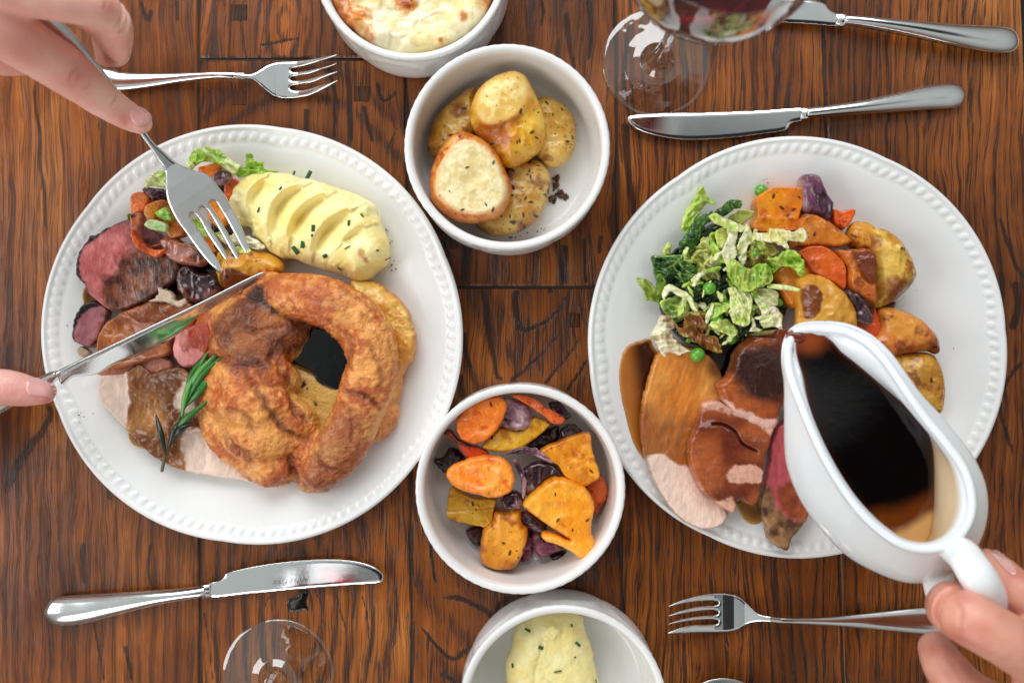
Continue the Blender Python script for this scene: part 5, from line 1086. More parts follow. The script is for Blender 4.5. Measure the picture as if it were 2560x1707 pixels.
onion('onion_piece', ZB((1500, 900), (1600, 860), (1700, 900), (1740, 1000), (1640, 1020), (1520, 1000)), onL(6), 0.004, 'dark onion in the shade under the tines', 103, 'onion pieces on the left plate', dark=1.2, pale=.05)
onion('onion_piece', ZD((1500, 260), (1580, 200), (1680, 190), (1740, 240), (1760, 330), (1680, 330), (1560, 320)), onL(12), 0.006, 'sticky dark onion at the knife tip', 104, 'onion pieces on the left plate', tint=(90, 44, 24), dark=1.0, pale=.1, edge=20)
potato('roast_potato', ZC((150, 1000), (220, 960), (340, 940), (480, 955), (620, 990), (720, 1060), (730, 1150), (640, 1180), (520, 1200), (400, 1240), (290, 1290), (200, 1290), (150, 1180)), onL(13), 0.011, 'glazed golden potato pierced by the held fork', 105, pal=(lin(230, 176, 70), lin(212, 144, 38), lin(170, 86, 24)), edge=40, nsp=26, brown=.3, gravy=ZC((200, 1290), (200, 1190), (290, 1130), (460, 1190), (420, 1260), (300, 1330)))

# cabbage on the left plate
def leaf(name, poly, z, label, seed, c1, c2, amp=0.0022, fr=0.05, group=None, edge=5, T=0.0012, gravy=0.0, vein=None, jit=4, cat='cabbage', dark_edge=None, hf=None):
    pp = np.array(poly); cx, cy = pp.mean(0); rr = np.random.default_rng(seed); tx, ty = rr.uniform(-.25, .25, 2)
    ang = rr.uniform(0, math.pi); ca, sa = math.cos(ang), math.sin(ang)
    def hh(X, Y, s):
        u = X * ca + Y * sa; v = -X * sa + Y * ca
        h = amp * (fbm(u * fr, v * fr * 0.4, seed=seed, oct=2) * 1.3 + 0.45 * (1 - 2 * np.abs(vnoise(u * fr * 2, v * fr, seed=seed + 1))))
        h = h + 0.22 * amp * (1 - 2 * np.abs(vnoise(X * 0.07, Y * 0.07, seed=seed + 8))) + 0.06 * amp * (1 - 2 * np.abs(vnoise(X * 0.2, Y * 0.2, seed=seed + 9)))
        if hf: h = h + hf(X, Y, s)
        return h
    def cf(X, Y, sd, h):
        n = fbm(X * 0.04, Y * 0.04, seed=seed + 3); n2 = fbm((X * ca + Y * sa) * 0.2, (-X * sa + Y * ca) * 0.05, seed=seed + 4)
        c = mixc(c1, c2, sstep(-0.45, 0.45, n + 0.25 * n2))
        c = mixc(c, np.minimum(c2 * 1.5, 0.8), 0.35 * sstep(0.25, 0.5, n2))
        if vein is not None:
            for vp in vein:
                d, s, t = seg_dist(X, Y, vp); c = mixc(c, lin(168, 196, 116), 0.9 * sstep(2.8, 1.2, d))
        if gravy: c = mixc(c, lin(140, 84, 36), gravy * sstep(-0.05, 0.35, fbm(X * 0.03, Y * 0.03, seed=seed + 6)))
        return c, 0.3
    zz = (lambda X, Y: (z(X, Y) if callable(z) else z) + (tx * (X - cx) + ty * (Y - cy)) * 0.00026)
    base_amp = amp
    # the whole sheet follows the folds, so it stays thin
    def zbase(X, Y): return zz(X, Y) + hh(X, Y, None if hf is None else np.full(len(X), 99.0))
    return slab(name, poly, zbase, T, m_leaf, edge=edge, g=1.8, cfun=cf, jit=jit, jfr=0.14, seed=seed, label=label, cat=cat, group=group, under=T)
LM, LM2, PALE, PALE2 = lin(158, 198, 62), lin(206, 226, 120), lin(228, 232, 176), lin(246, 242, 214)
OL, DG, DG2, YG = lin(150, 168, 62), lin(44, 84, 32), lin(84, 130, 46), lin(214, 216, 122)
gcl = 'cabbage shreds on the left plate'
leaf('cabbage_shred', ZB(*strip([(1300, 420), (1360, 330), (1450, 300), (1560, 330), (1650, 400), (1720, 440)], [30, 60, 66, 60, 50, 50])), onL(15), 'curved green cabbage ribbon at the top of the left plate', 110, PALE, LM, group=gcl, amp=.003)
leaf('cabbage_shred', ZB((1650, 380), (1780, 410), (1800, 300), (1850, 290), (1870, 360), (1940, 370), (1960, 430), (2070, 450), (1950, 490), (1820, 480), (1740, 500)), onL(15), 'bright frilled cabbage shred pointing at the mash', 111, lin(120, 170, 50), LM, group=gcl, amp=.003, jit=7)
leaf('cabbage_shred', ZB((930, 520), (1000, 455), (1100, 460), (1130, 560), (1080, 590), (980, 570), (920, 600)), onL(14), 'small pale green cabbage shred left of the held fork neck', 112, LM, PALE, group=gcl, amp=.002)
leaf('cabbage_shred', ZB((740, 830), (800, 815), (850, 860), (800, 880)), onL(9), 'tiny green cabbage corner above the beef', 113, LM, OL, group=gcl, amp=.001)
leaf('cabbage_shred', ZB((1010, 810), (1100, 760), (1150, 830), (1150, 885), (1060, 870)), onL(26), 'mid green cabbage square beside the fork', 114, lin(120, 160, 70), LM, group=gcl, amp=.001, jit=1.5, T=.0025)
leaf('cabbage_shred', ZB((920, 905), (970, 865), (1110, 905), (1110, 980), (1000, 965), (925, 935)), onL(27), 'thick pale cabbage block lying on the onion curl', 115, lin(150, 186, 110), lin(206, 220, 170), group=gcl, amp=.0008, jit=1.5, T=.003)
leaf('cabbage_shred', ZB((1320, 850), (1400, 880), (1480, 980), (1620, 960), (1640, 1000), (1500, 1030), (1420, 1010), (1360, 940)), onL(14), 'green shred glimpsed between the tines', 116, LM, OL, group=gcl, amp=.002)
leaf('cabbage_shred', ZB((1550, 1000), (1640, 1000), (1760, 1000), (1880, 1040), (1960, 1100), (1900, 1130), (1780, 1110), (1640, 1090), (1570, 1050)), onL(17), 'crumpled whitish cabbage strip under the mash edge', 117, PALE2, PALE, group=gcl, amp=.003, jit=8)
leaf('cabbage_shred', ZB((1700, 1100), (1780, 1100), (1840, 1140), (1790, 1170), (1720, 1150)), onL(20), 'tiny lime shred by the tine tips', 118, YG, LM2, group=gcl, amp=.001)

# rosemary
g = empty('rosemary_sprig', label='fresh rosemary sprig lying on the pale carved slice', cat='rosemary')
rzb = lambda x, y: float(onL(15)(np.array([x]), np.array([y]))[0])
m_ros = food('rosemary_leaf', 900, 0.0003, 0.4, coat=0.3, var=0.15)
def branch(pts, r, name, col, g):
    V, F, T = tube([(a, b, rzb(a, b) + dz) for (a, b), dz in pts], r, n=8, k=4); mk(name, V, [F, T], m_ros, g, np.tile(col, (len(V), 1)), 0.4)
st = ZD((1058, 1400), (1090, 1260), (1140, 1130), (1195, 1010), (1240, 900), (1290, 800))
branch([(p, .001 * i) for i, p in enumerate(st)], [.0011, .0011, .0010, .0009, .0008, .0006], 'stem', lin(98, 100, 60), g)
need = [((1190, 1030), (1230, 850), (1362, 618)), ((1200, 1000), (1290, 820), (1445, 608)), ((1215, 960), (1320, 780), (1462, 650)), ((1215, 970), (1330, 830), (1460, 700)), ((1205, 985), (1310, 880), (1395, 775)), ((1195, 1010), (1250, 780), (1340, 660)), ((1230, 880), (1300, 760), (1400, 650)),
        ((1150, 1130), (1230, 1050), (1378, 930)), ((1130, 1150), (1190, 1090), (1240, 1020)), ((1120, 1200), (1180, 1130), (1250, 1090)), ((1110, 1230), (1170, 1150), (1230, 1110)), ((1080, 1290), (1050, 1160), (1020, 1040)), ((1190, 1040), (1210, 920), (1250, 820)), ((1160, 1100), (1220, 1060), (1290, 1010)), ((1100, 1240), (1140, 1140), (1160, 1090))]
for i, nd in enumerate(need):
    p = ZD(*nd); z0 = .003 + .0035 * ((i * 7) % 5) / 4
    dk = i in (8, 9, 10, 11, 14)
    branch([(p[0], z0), (p[1], z0 + .003), (p[2], z0 + (.001 if i != 11 else .0))], [.0009, .0020, .0006], 'leaf', lin(34, 44, 30) if dk else (lin(52, 122, 48) if i % 3 else lin(110, 168, 90)), g)

# ------------------------------------------------------------------ Yorkshire pudding
def Zt(zf, pts): return [(*zf((u, v))[0], z) for u, v, z in pts]
parts = []
parts.append(tube(Zt(ZE, [(440, 175, .026), (540, 215, .030), (680, 250, .033), (820, 300, .034), (930, 380, .034), (1000, 500, .034), (1010, 640, .033), (970, 780, .032), (920, 900, .032), (870, 1010, .031), (800, 1120, .029), (720, 1200, .026)]), [.010, .0135, .016, .0165, .0165, .0165, .0165, .0165, .0155, .0155, .0150, .0125], flat=.8))
parts.append(tube(Zt(ZE, [(420, 150, .022), (380, 230, .022), (460, 320, .022)]), [.008, .011, .010], flat=.8))
parts.append(tube(Zt(ZE, [(220, 360, .022), (330, 340, .025), (450, 380, .026), (560, 420, .022), (610, 450, .017)]), [.013, .015, .015, .012, .007], flat=.75))
parts.append(tube(Zt(ZE, [(210, 480, .022), (330, 500, .025), (450, 520, .024), (540, 520, .019)]), [.014, .016, .014, .008], flat=.75))
parts.append(tube(Zt(ZE, [(150, 700, .020), (260, 680, .026), (400, 660, .028), (500, 700, .024)]), [.013, .016, .016, .012], flat=.75))
parts.append(tube(Zt(ZE, [(180, 800, .020), (300, 830, .028), (420, 850, .029), (520, 880, .024), (620, 940, .022), (650, 970, .018)]), [.014, .018, .017, .014, .012, .007], flat=.75))
parts.append(tube(Zt(ZE, [(220, 970, .020), (330, 1000, .026), (450, 1010, .026), (560, 1010, .022)]), [.014, .017, .016, .012], flat=.75))
parts.append(tube(Zt(ZE, [(360, 1120, .019), (430, 1160, .021), (520, 1160, .020)]), [.013, .0145, .011], flat=.75))
parts.append(tube(Zt(ZE, [(230, 420, .016), (400, 440, .016), (520, 470, .014)]), [.026, .028, .02], flat=.42))
parts.append(tube(Zt(ZE, [(240, 760, .016), (320, 900, .016), (440, 1060, .015)]), [.027, .032, .027], flat=.42))
parts.append(tube(Zt(ZE, [(600, 1190, .018), (650, 1230, .018), (720, 1225, .018)]), [.0085, .0105, .011], flat=.8))
parts.append(tube(Zt(ZE, [(560, 1080, .018), (640, 1090, .019), (720, 1060, .020)]), [.011, .012, .011], flat=.75))
parts.append(tube(Zt(ZE, [(400, 700, .014), (600, 800, .0125), (720, 800, .0125), (820, 760, .014)]), [.018, .020, .018, .014], flat=.26))
parts.append(tube(Zt(ZE, [(500, 560, .010), (700, 560, .0080), (850, 560, .009)]), [.018, .022, .016], flat=.24))
parts.append(tube(Zt(ZE, [(620, 980, .013), (700, 940, .013), (780, 880, .013)]), [.012, .014, .012], flat=.35))
# pale outer lip at the right
parts.append(tube(Zt(ZE, [(1010, 850, .020), (1060, 870, .018), (1020, 960, .017), (980, 990, .016)]), [.010, .012, .009, .006], flat=.7))
V, Nn, Q, T = fuse(parts, 0.0009, 5)
x, y, z = V.T
cr = fbm(x * 90, y * 90, z * 90, seed=31, oct=3); rid = 1 - np.abs(fbm(x * 160, y * 160, z * 160, seed=32, oct=3)) * 2
wr = 1 - np.abs(fbm(x * 330, y * 330, z * 330, seed=39, oct=2)) * 2
d = 0.0014 * cr + 0.0006 * rid + 0.00050 * wr + 0.0004 * fbm(x * 600, y * 600, z * 600, seed=33, oct=2)
px, py = topx(V)
CREASE = [(ZE((290, 640), (380, 760), (430, 880), (560, 990), (660, 1040)), 9, .0030), (ZE((440, 570), (540, 700), (590, 880), (700, 930)), 8, .0025), (ZE((545, 1120), (570, 1200), (590, 1290)), 9, .0035), (ZE((1050, 850), (960, 790), (860, 760)), 9, .0030), (ZE((690, 1120), (740, 1180), (790, 1190)), 7, .0025),
    (ZE((460, 330), (640, 385), (760, 440), (840, 520)), 7, .0022), (ZE((140, 560), (260, 600), (400, 590), (450, 540)), 8, .0026), (ZE((160, 980), (260, 1070), (350, 1170)), 9, .0022), (ZE((620, 230), (760, 260), (900, 360)), 9, .0014), (ZE((880, 620), (900, 500), (860, 440)), 7, .0018), (ZE((980, 480), (1060, 620), (1050, 760)), 8, .0016), (ZE((180, 860), (300, 900), (360, 1010)), 9, .0020), (ZE((820, 820), (900, 940), (880, 1060)), 8, .0014), (ZE((250, 380), (380, 420), (520, 400)), 7, .0020)]
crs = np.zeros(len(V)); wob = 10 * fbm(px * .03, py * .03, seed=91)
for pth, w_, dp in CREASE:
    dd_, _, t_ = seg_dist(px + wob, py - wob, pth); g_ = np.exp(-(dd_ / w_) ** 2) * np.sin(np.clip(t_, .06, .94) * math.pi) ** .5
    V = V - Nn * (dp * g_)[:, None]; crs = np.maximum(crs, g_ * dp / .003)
fmask = pmask(px, py, ZE((560, 560), (640, 430), (780, 440), (870, 560), (860, 700), (820, 800), (780, 900), (700, 970), (640, 900), (590, 800)), 8)
fmask = fmask * (z < 0.021)
V = V + Nn * (d * (1 - 0.75 * fmask))[:, None]
n = fbm(x * 60, y * 60, z * 60, seed=35, oct=4); n2 = fbm(x * 300, y * 300, z * 300, seed=36, oct=3)
col = mixc(lin(248, 178, 98), lin(206, 112, 46), sstep(-.4, .4, n + .65 * n2))
col = mixc(col, lin(176, 88, 40), sstep(.10, .6, cr + .5 * n2 + .1) * .5)
col = mixc(col, lin(232, 166, 86), sstep(.15, .5, -n + .5 * n2) * .5)
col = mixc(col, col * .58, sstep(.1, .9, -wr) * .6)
col = mixc(col, lin(112, 48, 20), np.clip(crs, 0, 1) * .75)  # shade of the folds put into the crust colour
tubd, _, tt = seg_dist(px, py, ZE((860, 950), (820, 1100), (700, 1220)))
col = mixc(col, lin(140, 78, 44), .55 * sstep(75, 20, tubd + 20 * n))
col = mixc(col, mixc(lin(226, 196, 110), lin(212, 168, 74), .5 + n), fmask)
inner_ = sstep(95, 30, np.hypot(px - ZE((640, 760))[0][0], (py - ZE((640, 760))[0][1]) * .7) + 16 * n) * (z < .030)
col = mixc(col, lin(240, 190, 104), .65 * inner_)
wet = pmask(px, py, ZE((130, 380), (200, 290), (400, 250), (470, 320), (640, 400), (660, 450), (580, 560), (450, 560), (400, 640), (200, 640), (140, 520)), 14, 22, .04)
col = mixc(col, mixc(lin(170, 98, 46), lin(110, 54, 28), .5 + 1.6 * n), wet * .85)
col = mixc(col, lin(60, 30, 18), .9 * pmask(px, py, ZE((340, 170), (400, 160), (440, 260), (480, 320), (400, 300), (320, 240)), 8, 10))
col = mixc(col, SPK, specks(px, py, 8, 5, 2, 4, region=(*ZE((640, 780))[0], 20, 30)) * fmask)
rg = 0.32 - 0.14 * wet + 0.05 * n2
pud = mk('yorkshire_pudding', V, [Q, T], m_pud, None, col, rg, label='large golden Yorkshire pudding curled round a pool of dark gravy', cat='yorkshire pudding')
def skirt_c(X, Y, sd, h):
    n = fbm(X * .03, Y * .03, seed=41); n2 = fbm(X * .12, Y * .12, seed=42)
    c = mixc(lin(236, 200, 110), lin(216, 150, 62), sstep(-.3, .4, n + .4 * n2)); c = mixc(c, lin(190, 104, 40), sstep(10, 0, sd + 8 * n2) * .8)
    return c, .36
slab('roast_potato', ZE((880, 150), (960, 135), (1030, 145), (1100, 190), (1165, 240), (1215, 310), (1245, 400), (1262, 490), (1250, 570), (1190, 650), (1180, 720), (1165, 810), (1100, 880), (1050, 940), (980, 1010), (900, 900), (900, 500)), onL(9), .011, m_pot, edge=45, hfun=lambda X, Y, s: .0025 * fbm(X * .03, Y * .03, seed=43), cfun=skirt_c, jit=4, label='pale golden potato half showing from behind the Yorkshire pudding', cat='roast potato')
gh = slab('gravy_pool', ZE((560, 600), (575, 560), (640, 430), (700, 400), (780, 420), (860, 500), (890, 600), (880, 700), (822, 750), (760, 737), (700, 700), (668, 650), (600, 615)), .0175, .0008, m_gravy, edge=7, cfun=lambda X, Y, s, h: (mixc(lin(60, 28, 18), lin(10, 9, 11), sstep(0, 7, s)), .06), label='black gravy pool in the hollow of the Yorkshire pudding', cat='gravy', under=.002, jit=2)

# ------------------------------------------------------------------ right plate
slab('gravy_pool', ZK((150, 195), (200, 150), (310, 122), (345, 180), (420, 300), (400, 500), (300, 850), (255, 850), (200, 745), (155, 580), (120, 400), (125, 280)), onR(.2), .0016, m_gravy, edge=7,
     cfun=lambda X, Y, s, h: (mixc(lin(196, 134, 66), mixc(lin(186, 118, 48), lin(66, 28, 10), sstep(ZK((160, 0))[0][0], ZK((290, 0))[0][0], X + (Y - 950) * -.12)), sstep(0, 12, s)), .07), label='brown gravy pool spilling left of the turkey slice', cat='gravy', under=.0001, jit=2)
slab('gravy_pool', ZK((860, 1150), (880, 1210), (920, 1270), (970, 1290), (1020, 1270), (1030, 1180), (960, 1140)), onR(.2), .0012, m_gravy, edge=6, cfun=pool_c(lin(186, 146, 84), lin(150, 104, 52), 120), label='small gravy pool between two slices at the bottom of the right plate', cat='gravy', under=.0001)
slab('gravy_pool', ZK((700, 100), (860, 0), (960, 0), (1050, 100), (900, 300), (760, 500), (640, 450), (600, 250)), onR(1.5), .003, m_gravy, edge=9, cfun=pool_c(lin(60, 30, 14), lin(20, 10, 8), 121), label='dark gravy hollow between cabbage and meat', cat='gravy', under=.0001)
tk = ZK((360, 200), (440, 150), (560, 160), (700, 230), (760, 330), (780, 450), (740, 560), (700, 700), (700, 900), (740, 1080), (790, 1180), (805, 1230), (760, 1290), (650, 1318), (540, 1275), (450, 1200), (370, 1090), (310, 960), (262, 800), (245, 640), (270, 480), (320, 300))
tg = ZK((330, 180), (440, 140), (800, 200), (800, 700), (640, 940), (560, 925), (480, 905), (420, 870), (370, 840), (300, 850), (250, 880), (235, 640), (270, 450))
def tk_c(X, Y, sd, h):
    n = fbm(X * .03, Y * .03, seed=131); n2 = fbm((X * .9 + Y * .3) * .16, (Y * .9 - X * .3) * .035, seed=132)
    c = mixc(lin(244, 220, 206), lin(232, 200, 184), .5 + n2); c = mixc(c, lin(196, 150, 120), .4 * sstep(5, 0, sd))
    gm = pmask(X, Y, tg, 4, 8, .06, 9); n = fbm(X * .014, Y * .011, seed=131, oct=2); gc_ = mixc(lin(236, 172, 90), lin(206, 132, 58), sstep(-.5, .5, n + .25 * n2)); gc_ = mixc(gc_, lin(146, 74, 30), .75 * sstep(70, 10, sdpoly(X, Y, ZK((560, 700), (560, 860), (300, 800), (260, 640), (330, 720), (480, 720)))[0] * -1 + 14 * n)); gc_ = mixc(gc_, lin(120, 56, 22), .7 * sstep(ZK((560, 0))[0][0], ZK((780, 0))[0][0], X + 20 * n) * sstep(ZK((0, 560))[0][1], ZK((0, 380))[0][1], Y))
    gc_ = gc_ * (.84 + .34 * (.5 + n2))[:, None]; gc_ = mixc(gc_, lin(84, 38, 16), .8 * sstep(30, 0, np.hypot(X - ZK((730, 300))[0][0], Y - ZK((730, 300))[0][1]) - 12))
    return mixc(c, gc_, gm), .42 - .28 * gm
meat('turkey_slice', tk, onR(5), .007, 'large pale turkey slice half coated in gravy, leftmost on the right plate', 130, tk_c, cat='turkey', edge=9, g=1.8, under=.002)
def glz(base, seed, gp_, cols=(lin(176, 96, 50), lin(110, 46, 20)), soft=4, jit=9, dark=None, fat=None, bare=None):
    def f(X, Y, sd, h):
        n = fbm(X * .03, Y * .03, seed=seed); n2 = fbm(X * .05, Y * .16, seed=seed + 1)
        c = mixc(base, base * .84, .5 + n2); r = np.full(len(X), .4)
        gm = pmask(X, Y, gp_, soft, jit, .06, seed)
        if bare is not None: gm = gm * (1 - pmask(X, Y, bare, 3, 7, .07, seed))
        gc_ = mixc(cols[0], cols[1], sstep(-.5, .5, fbm(X * .016, Y * .016, seed=seed + 3, oct=2) + .2 * n2))
        if dark is not None: gc_ = mixc(gc_, lin(62, 22, 12), pmask(X, Y, dark, 26, 18, .03, seed))
        gc_ = gc_ * (.84 + .34 * (.5 + n2))[:, None]; c = mixc(c, gc_, gm); r -= .28 * gm
        c = mixc(c, lin(196, 140, 96), .5 * sstep(4, 0, sd))
        return c, r
    return f
crack = ZK((700, 650), (770, 655), (840, 700), (880, 770), (970, 820))
meat('beef_slice', ZK((1230, 480), (1180, 600), (1100, 680), (1062, 800), (1060, 860), (1030, 1000), (1010, 1100), (990, 1200), (1030, 1275), (1040, 1360), (1085, 1410), (1130, 1440), (1180, 1448), (1210, 1370), (1300, 1260), (1312, 1215), (1360, 1100), (1400, 900), (1380, 600), (1300, 480)), onR(6), .006, 'pink beef slice with browned fatty end beside the gravy boat', 133,
     lambda X, Y, sd, h: (lambda n, n2: (mixc(mixc(mixc(lin(206, 104, 108), lin(184, 84, 92), .5 + n2), mixc(lin(176, 88, 40), lin(120, 58, 28), .5 + n), pmask(X, Y, ZK((1130, 1040), (1260, 1000), (1400, 1000), (1330, 1230), (1200, 1250), (1110, 1130)), 8, 10)),
         mixc(lin(170, 130, 88), lin(96, 62, 40), .5 + 1.4 * n), pmask(X, Y, ZK((1040, 1040), (1080, 1100), (1110, 1180), (1200, 1250), (1320, 1240), (1210, 1460), (1100, 1450), (1020, 1290), (960, 1180)), 6, 10)), .3))(fbm(X * .04, Y * .04, seed=134), fbm(X * .12, Y * .05, seed=135)), cat='beef', edge=8, jit=5)
meat('gammon_slice', ZK((720, 400), (790, 340), (840, 200), (930, 110), (1100, 40), (1200, 80), (1260, 200), (1260, 420), (1200, 500), (1130, 560), (1112, 650), (1060, 700), (900, 640), (790, 560), (740, 460)), lambda X, Y: onR(12)(X, Y), .010, 'gravy drenched meat slice under the pouring spout', 136,
     glz(lin(232, 190, 176), 136, ZK((700, 380), (830, 100), (1200, 0), (1300, 300), (1200, 560), (1080, 620), (960, 590), (800, 520)), (lin(184, 102, 50), lin(126, 58, 26)), dark=ZK((840, 180), (1000, 150), (1130, 200), (1200, 340), (1190, 470), (1060, 520), (900, 470), (820, 330))), cat='meat', edge=16,
     hf=lambda X, Y, s: .004 * np.exp(-((np.hypot(X - ZK((1010, 330))[0][0], Y - ZK((1010, 330))[0][1])) / 70) ** 2))
meat('gammon_slice', ZK((640, 510), (720, 500), (800, 535), (870, 570), (1000, 620), (1090, 655), (1070, 760), (1035, 860), (1022, 980), (1005, 1080), (965, 1165), (900, 1150), (865, 1120), (850, 1180), (825, 1212), (760, 1180), (700, 1130), (640, 1085), (585, 990), (550, 890), (545, 780), (585, 680), (615, 590)), onR(13), .007, 'glazed meat slice with a cracked top in the middle of the right plate', 137,
     glz(lin(230, 180, 158), 137, ZK((540, 610), (620, 570), (740, 565), (900, 620), (1075, 715), (1080, 880), (1050, 1000), (1030, 1130), (960, 1180), (870, 1150), (800, 1120), (700, 1140), (630, 1090), (530, 900)), (lin(176, 98, 52), lin(118, 52, 24)), soft=7, jit=14, bare=ZK((780, 970), (830, 915), (900, 895), (1000, 935), (1010, 1000), (900, 1015), (800, 1015))), cat='meat', edge=9,
     hf=lambda X, Y, s: -.004 * np.exp(-(seg_dist(X, Y, crack)[0] / 2.6) ** 2) + .0022 * sstep(-14, 14, seg_dist(X, Y, ZK((600, 600), (760, 600), (900, 660), (1080, 740)))[0] - 20))
# roast vegetables
gr = 'roast vegetables on the right plate'
veg('squash_piece', ZI((1050, 290), (1090, 230), (1200, 170), (1320, 168), (1447, 178), (1440, 300), (1410, 420), (1385, 520), (1200, 540), (1050, 540), (1015, 480), (1060, 400)), onR(9), .009, 'flat bright orange squash block at the top of the right plate', 140, (lin(244, 164, 34), lin(234, 140, 16), lin(206, 104, 20)), 'squash', gr, edge=8, nsp=26)
onion('onion_piece', ZJ((345, 60), (400, 38), (455, 52), (490, 120), (520, 190), (548, 240), (520, 335), (440, 315), (400, 290), (340, 270), (335, 150)), onR(11), .009, 'tall purple onion quarter at the top of the right plate', 141, None, tint=(122, 84, 108), dark=.3, pale=.5, edge=22)
onion('onion_piece', ZJ((310, 390), (335, 270), (360, 280), (345, 390)), onR(11), .004, 'thin dark onion sliver right of the squash block', 142, None, dark=.9, pale=.1, edge=6)
veg('carrot_slice', ZJ((538, 262), (600, 270), (677, 260), (672, 310), (620, 388), (590, 380), (543, 350)), onR(12), .006, 'small bright carrot piece by the purple onion', 143, (lin(240, 122, 44), lin(226, 96, 30), lin(190, 70, 20)), 'carrot', gr, edge=10)
potato('roast_potato', ZJ((640, 380), (680, 335), (760, 340), (810, 380), (820, 500), (760, 530), (700, 520), (630, 460)), onR(13), .009, 'narrow roast potato between carrot and the big potato', 144, pal=(lin(224, 164, 60), lin(200, 128, 34), lin(160, 84, 24)), nsp=20, edge=24)
potato('roast_potato', ZJ((770, 390), (850, 378), (930, 420), (1000, 500), (1045, 590), (1062, 680), (1000, 770), (900, 845), (800, 870), (790, 760), (780, 620), (760, 500)), onR(17), .014, 'big browned roast potato at the right of the vegetables', 145, pal=(lin(226, 188, 88), lin(206, 146, 52), lin(150, 74, 26)), nsp=6, edge=55, brown=.55, brown_at=[(*ZJ((900, 770))[0], 40, .9), (*ZJ((780, 470))[0], 20, .8), (*ZJ((1010, 740))[0], 20, .8)])
veg('squash_piece', ZJ((340, 310), (420, 292), (500, 328), (580, 388), (655, 462), (580, 498), (500, 492), (430, 490), (330, 500), (290, 480)), onR(17), .008, 'amber squash wedge under the purple onion', 146, (lin(228, 154, 58), lin(208, 124, 34), lin(166, 84, 24)), 'squash', gr, edge=18, nsp=4)
potato('roast_potato', ZJ((820, 860), (880, 840), (940, 830), (930, 870), (880, 890)), onR(10), .006, 'sliver of dark green skinned potato below the big one', 147, pal=(lin(168, 140, 70), lin(140, 110, 50), lin(90, 66, 30)), nsp=0, edge=12)
veg('squash_piece', ZJ((190, 640), (300, 575), (380, 590), (430, 660), (340, 720), (330, 850), (280, 870), (210, 780)), onR(15), .009, 'orange squash chunk half covered by lime cabbage', 148, (lin(226, 150, 50), lin(208, 122, 30), lin(160, 80, 22)), 'squash', gr, edge=20, nsp=3)
veg('carrot_slice', ZJ((330, 530), (360, 500), (410, 485), (500, 492), (560, 532), (620, 600), (630, 690), (612, 760), (540, 712), (430, 660), (370, 590)), onR(23), .005, 'deep orange carrot slice in the middle of the vegetables', 149, (lin(230, 120, 40), lin(214, 100, 28), lin(180, 76, 20)), 'carrot', gr, edge=9, nsp=8)
veg('squash_piece', ZJ((555, 520), (620, 508), (700, 505), (780, 515), (812, 600), (805, 700), (800, 850), (740, 822), (640, 745), (625, 620)), onR(23), .009, 'gravy splashed squash block left of the big potato', 150, (lin(216, 134, 52), lin(190, 100, 34), lin(150, 72, 24)), 'squash', gr, edge=16, nsp=2, gravy=ZJ((650, 540), (760, 530), (810, 600), (800, 720), (700, 700), (680, 620)))
veg('carrot_slice', ZJ((680, 950), (760, 940), (785, 855), (832, 950), (832, 1015), (770, 1065), (690, 1020)), onR(13), .007, 'orange carrot piece under the black onion', 151, (lin(232, 110, 32), lin(216, 90, 22), lin(180, 66, 16)), 'carrot', gr, edge=12, nsp=0)
potato('roast_potato', ZJ((820, 880), (900, 865), (1000, 890), (1100, 950), (1180, 1030), (1208, 1110), (1190, 1158), (1130, 1140), (1000, 1155), (870, 1172), (770, 1075), (830, 1000)), onR(15), .011, 'crisp orange brown roast potato wedge with a dark tip', 152, pal=(lin(228, 160, 70), lin(206, 116, 50), lin(140, 62, 34)), nsp=5, edge=30, brown=.45, brown_at=[(*ZJ((1170, 1110))[0], 30, .9)])
potato('roast_potato', ZJ((880, 1180), (1000, 1150), (1140, 1150), (1200, 1200), (1238, 1330), (1240, 1440), (1200, 1530), (1050, 1480), (930, 1380), (880, 1260)), onR(13), .011, 'lowest roast potato on the right plate beside the gravy boat', 153, pal=(lin(216, 172, 80), lin(196, 140, 48), lin(146, 84, 28)), nsp=30, edge=40)
onion('onion_piece', ZJ((618, 768), (690, 765), (740, 825), (795, 925), (765, 978), (695, 945), (650, 860)), onR(25), .006, 'charred black onion petal lying on the carrot', 154, None, tint=(66, 26, 40), dark=1.0, pale=.15, edge=14)
potato('roast_potato', ZJ((322, 690), (370, 665), (430, 660), (500, 680), (580, 740), (640, 800), (692, 900), (682, 1015), (560, 1030), (340, 1030), (322, 900), (318, 780)), onR(25), .012, 'smooth yellow potato with a gravy drip, beside the spout', 155, pal=(lin(232, 180, 86), lin(216, 154, 58), lin(206, 132, 40)), nsp=4, edge=45, brown=0, gravy=ZJ((335, 770), (380, 735), (440, 755), (455, 830), (410, 930), (360, 930)))

# cabbage heap
gcr = 'cabbage shreds heaped on the right plate'
def lf(pts, z, label, seed, c1, c2, **k): return leaf('cabbage_shred', ZI(*pts), onR(z), label, seed, c1, c2, group=gcr, **k)
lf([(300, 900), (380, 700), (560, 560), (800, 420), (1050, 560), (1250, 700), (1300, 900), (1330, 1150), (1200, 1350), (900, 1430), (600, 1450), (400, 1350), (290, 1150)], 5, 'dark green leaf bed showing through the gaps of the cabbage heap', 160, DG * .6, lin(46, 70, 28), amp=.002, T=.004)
lf([(610, 150), (650, 155), (680, 230), (745, 272), (735, 300), (680, 290), (640, 330), (600, 400), (560, 470), (540, 560), (500, 540), (465, 480), (480, 400), (520, 320), (560, 270), (590, 210)], 9, 'lime shred lying apart at the top left of the cabbage heap', 161, LM, LM2, amp=.003, jit=5)
lf(strip([(375, 615), (350, 680), (330, 760)], [14, 34, 20]), 8, 'short yellow green shred at the left edge of the heap', 162, YG, LM2)
